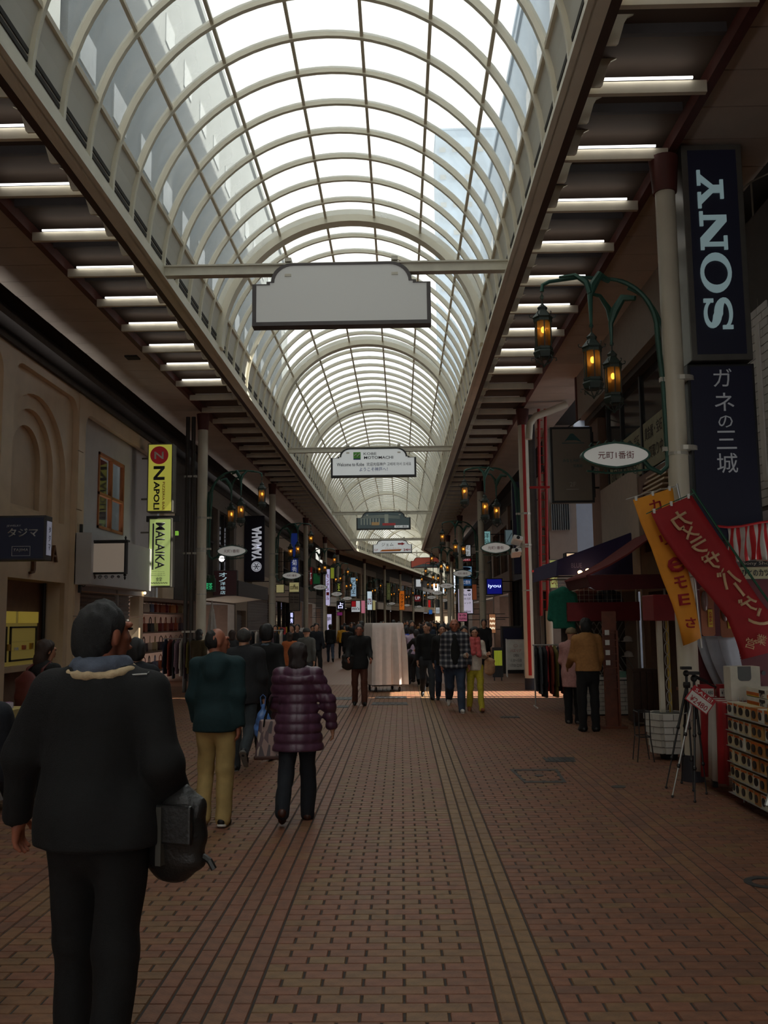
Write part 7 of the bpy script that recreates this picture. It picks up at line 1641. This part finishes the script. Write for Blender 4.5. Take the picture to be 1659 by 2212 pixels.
sq = [('カ', 1471, 1123, 40, -.50), ('メ', 1491, 1149, 32, -.5), ('ラ', 1512, 1179, 36, -.5), ('・', 1530, 1196, 20, -.5), ('ザ', 1540, 1212, 40, -.5), ('・', 1561, 1232, 20, -.5), ('バ', 1574, 1248, 42, -.5), ('ー', 1597, 1273, 34, .95), ('ゲ', 1618, 1305, 38, -.5), ('ン', 1638, 1338, 40, -.5), ('営', 1622, 1390, 22, .3), ('業', 1645, 1382, 22, .3)]
flag('red banner with mirrored beige characters blowing from a green pole', [(1406, 1108), (1426, 1150), (1460, 1200), (1497, 1245), (1535, 1290), (1570, 1335), (1590, 1385), (1602, 1425)], [(1494, 1070), (1520, 1110), (1550, 1155), (1585, 1205), (1610, 1250), (1640, 1295), (1680, 1345), (1720, 1395)], 9.85, rdc, sq, bch, [(1494, 1056), (1560, 1155), (1640, 1270), (1720, 1385), (1800, 1500)], M8('green_pole', (26, 84, 60), rough=.4), 0, True, rod=[(1396, 1110), (1440, 1090), (1500, 1064)])
# ================================================================ table at the left frame edge
lt = wempty('table', (-4.1, 8.8, 0), 'table with yellow top drape and white cloth at the left frame edge', 'table')
G().box(-4.7, -3.72, 8.5, 9.3, .90, .94).build('tabletop', wood, lt); g = G(); g.box(-4.72, -3.70, 8.48, 9.32, .80, .945); g.build('drape', M8('yellow_drape', (190, 170, 110), rough=.8), lt); g = G(); g.prism([(-4.7, .8), (-3.72, .8), (-3.76, .12), (-4.66, .12)], 8.5, 9.3, 'y'); g.build('cloth', M8('white_drape', (170, 172, 172), rough=.8), lt)
for i in range(3):
    for j in range(2): G().box(-4.25+i*.22, -4.15+i*.22, 8.49, 8.5, .62-j*.22, .72-j*.22).build('printed_square', M8('slate_print', (84, 96, 108)), lt)
for i, (x, y, c, l) in enumerate(((-3.84, 8.62, (200, 206, 206), 'white'), (-3.80, 8.85, (120, 170, 190), 'blue and white'), (-3.98, 8.7, (206, 196, 180), 'cream'), (-3.86, 9.05, (190, 180, 196), 'mauve and white'))):
    o = empty('leaflet_pack', (x, y, .947), .3*i, '%s pack of leaflets on the yellow-draped table' % l, 'leaflets', 'leaflets on the left table'); G().box(-.07, .07, -.05, .05, 0, .02+.012*i).build('pack', M8('paper_%d' % i, c), o); G().box(-.06, .06, -.04, .0, .021+.012*i, .024+.012*i).build('print', M8('print_%d' % i, (80+30*i, 120, 160)), o)
fl = empty('paper_flag', (-3.98, 9.0, .947), 0, 'crumpled white paper cone standing on the left table', 'paper'); mk('paper', [nets([cone((0, 0, 0), (0, 0, .3), .05, .012)], .012, .02, disp=wav(.01, 40, 3), cuts=[((0, 0, 0), (0, 0, -1))])], [M8('paper_white', (190, 184, 180))], fl)
# ================================================================ iron covers and drains in the paving
iron = mat('cast_iron', (.045, .045, .045), .6, metal=.3, var=.3, scale=20)
def cover(lab, pts, z=.004, holes=None, m=iron):
    P = [onZ(u, v) for u, v in pts]; c = sum(P, Vector())/len(P); o = wempty('drain_cover', tuple(c), lab, 'drain cover'); P2 = [(p.x, p.y) for p in P]
    me = plate(P2, holes or [], -.002, z, 'z'); me.materials.append(m); link('plate', me, o); return o, P2, c
for lab, a, b in (('long dark mat-like grate nearest the camera, left of centre', (801, 882), (1517, 1523)), ('long dark grate behind the nearest one, at the sun strip', (808, 880), (1504, 1509)), ('small dark grate by the man in the black jacket', (726, 752), (1524, 1529)), ('dark wet strip grate at the left end of the sun strip', (700, 760), (1506, 1512)), ('thin dark grate right of centre', (1081, 1124), (1547, 1551)), ('dark rectangular grate before the hat stall', (1178, 1244), (1636, 1646))):
    o, P, c = cover(lab, [(a[0], b[1]), (a[1], b[1]), (a[1]-4, b[0]), (a[0]+6, b[0])]); x0_, x1_ = P[0][0], P[1][0]; y0_, y1_ = P[0][1], P[2][1]
    for i in range(6): G().box(x0_+(x1_-x0_)*(i+.2)/6, x0_+(x1_-x0_)*(i+.8)/6, y0_+.03, y1_-.03, .004, .008).build('slot', mat('slot_dark', (.015, .015, .015), .5, var=0), o)
F4 = [(1132, 1691), (1224, 1691), (1204, 1662), (1101, 1662)]; P = [onZ(*q) for q in F4]; c = sum(P, Vector())/4
inner = [(c.x+(p.x-c.x)*.86, c.y+(p.y-c.y)*.80) for p in P]; o, _, _ = cover('square brick-filled access cover with dark iron frame, right of centre', F4, holes=[inner])
G().lathe([(.05, .0), (.05, .006)], 16, (c.x, c.y, 0)).build('keyhole', iron, o)
for p, q in zip(inner, inner[1:]+inner[:1]):
    for f in (.15, .5, .85): G().lathe([(.022, 0), (.022, .006)], 10, (p[0]+(q[0]-p[0])*f, p[1]+(q[1]-p[1])*f, 0)).build('bolt', iron, o)
p = onZ(1336, 1700); G().lathe([(.075, 0), (.075, .006)], 20).build('drain_cover', iron, None, False, tuple(p), label='small round iron cover in front of the wire stand', cat='drain cover')
p = onZ(1655, 1907); me = plate([(p.x+.14*math.cos(i*math.pi/16), p.y+.14*math.sin(i*math.pi/16)) for i in range(32)], [[(p.x+.09*math.cos(i*math.pi/16), p.y+.09*math.sin(i*math.pi/16)) for i in range(32)]], 0, .005, 'z'); me.materials.append(iron); tag(link('drain_cover', me), 'round ring-shaped iron cover at the right frame edge', 'drain cover')
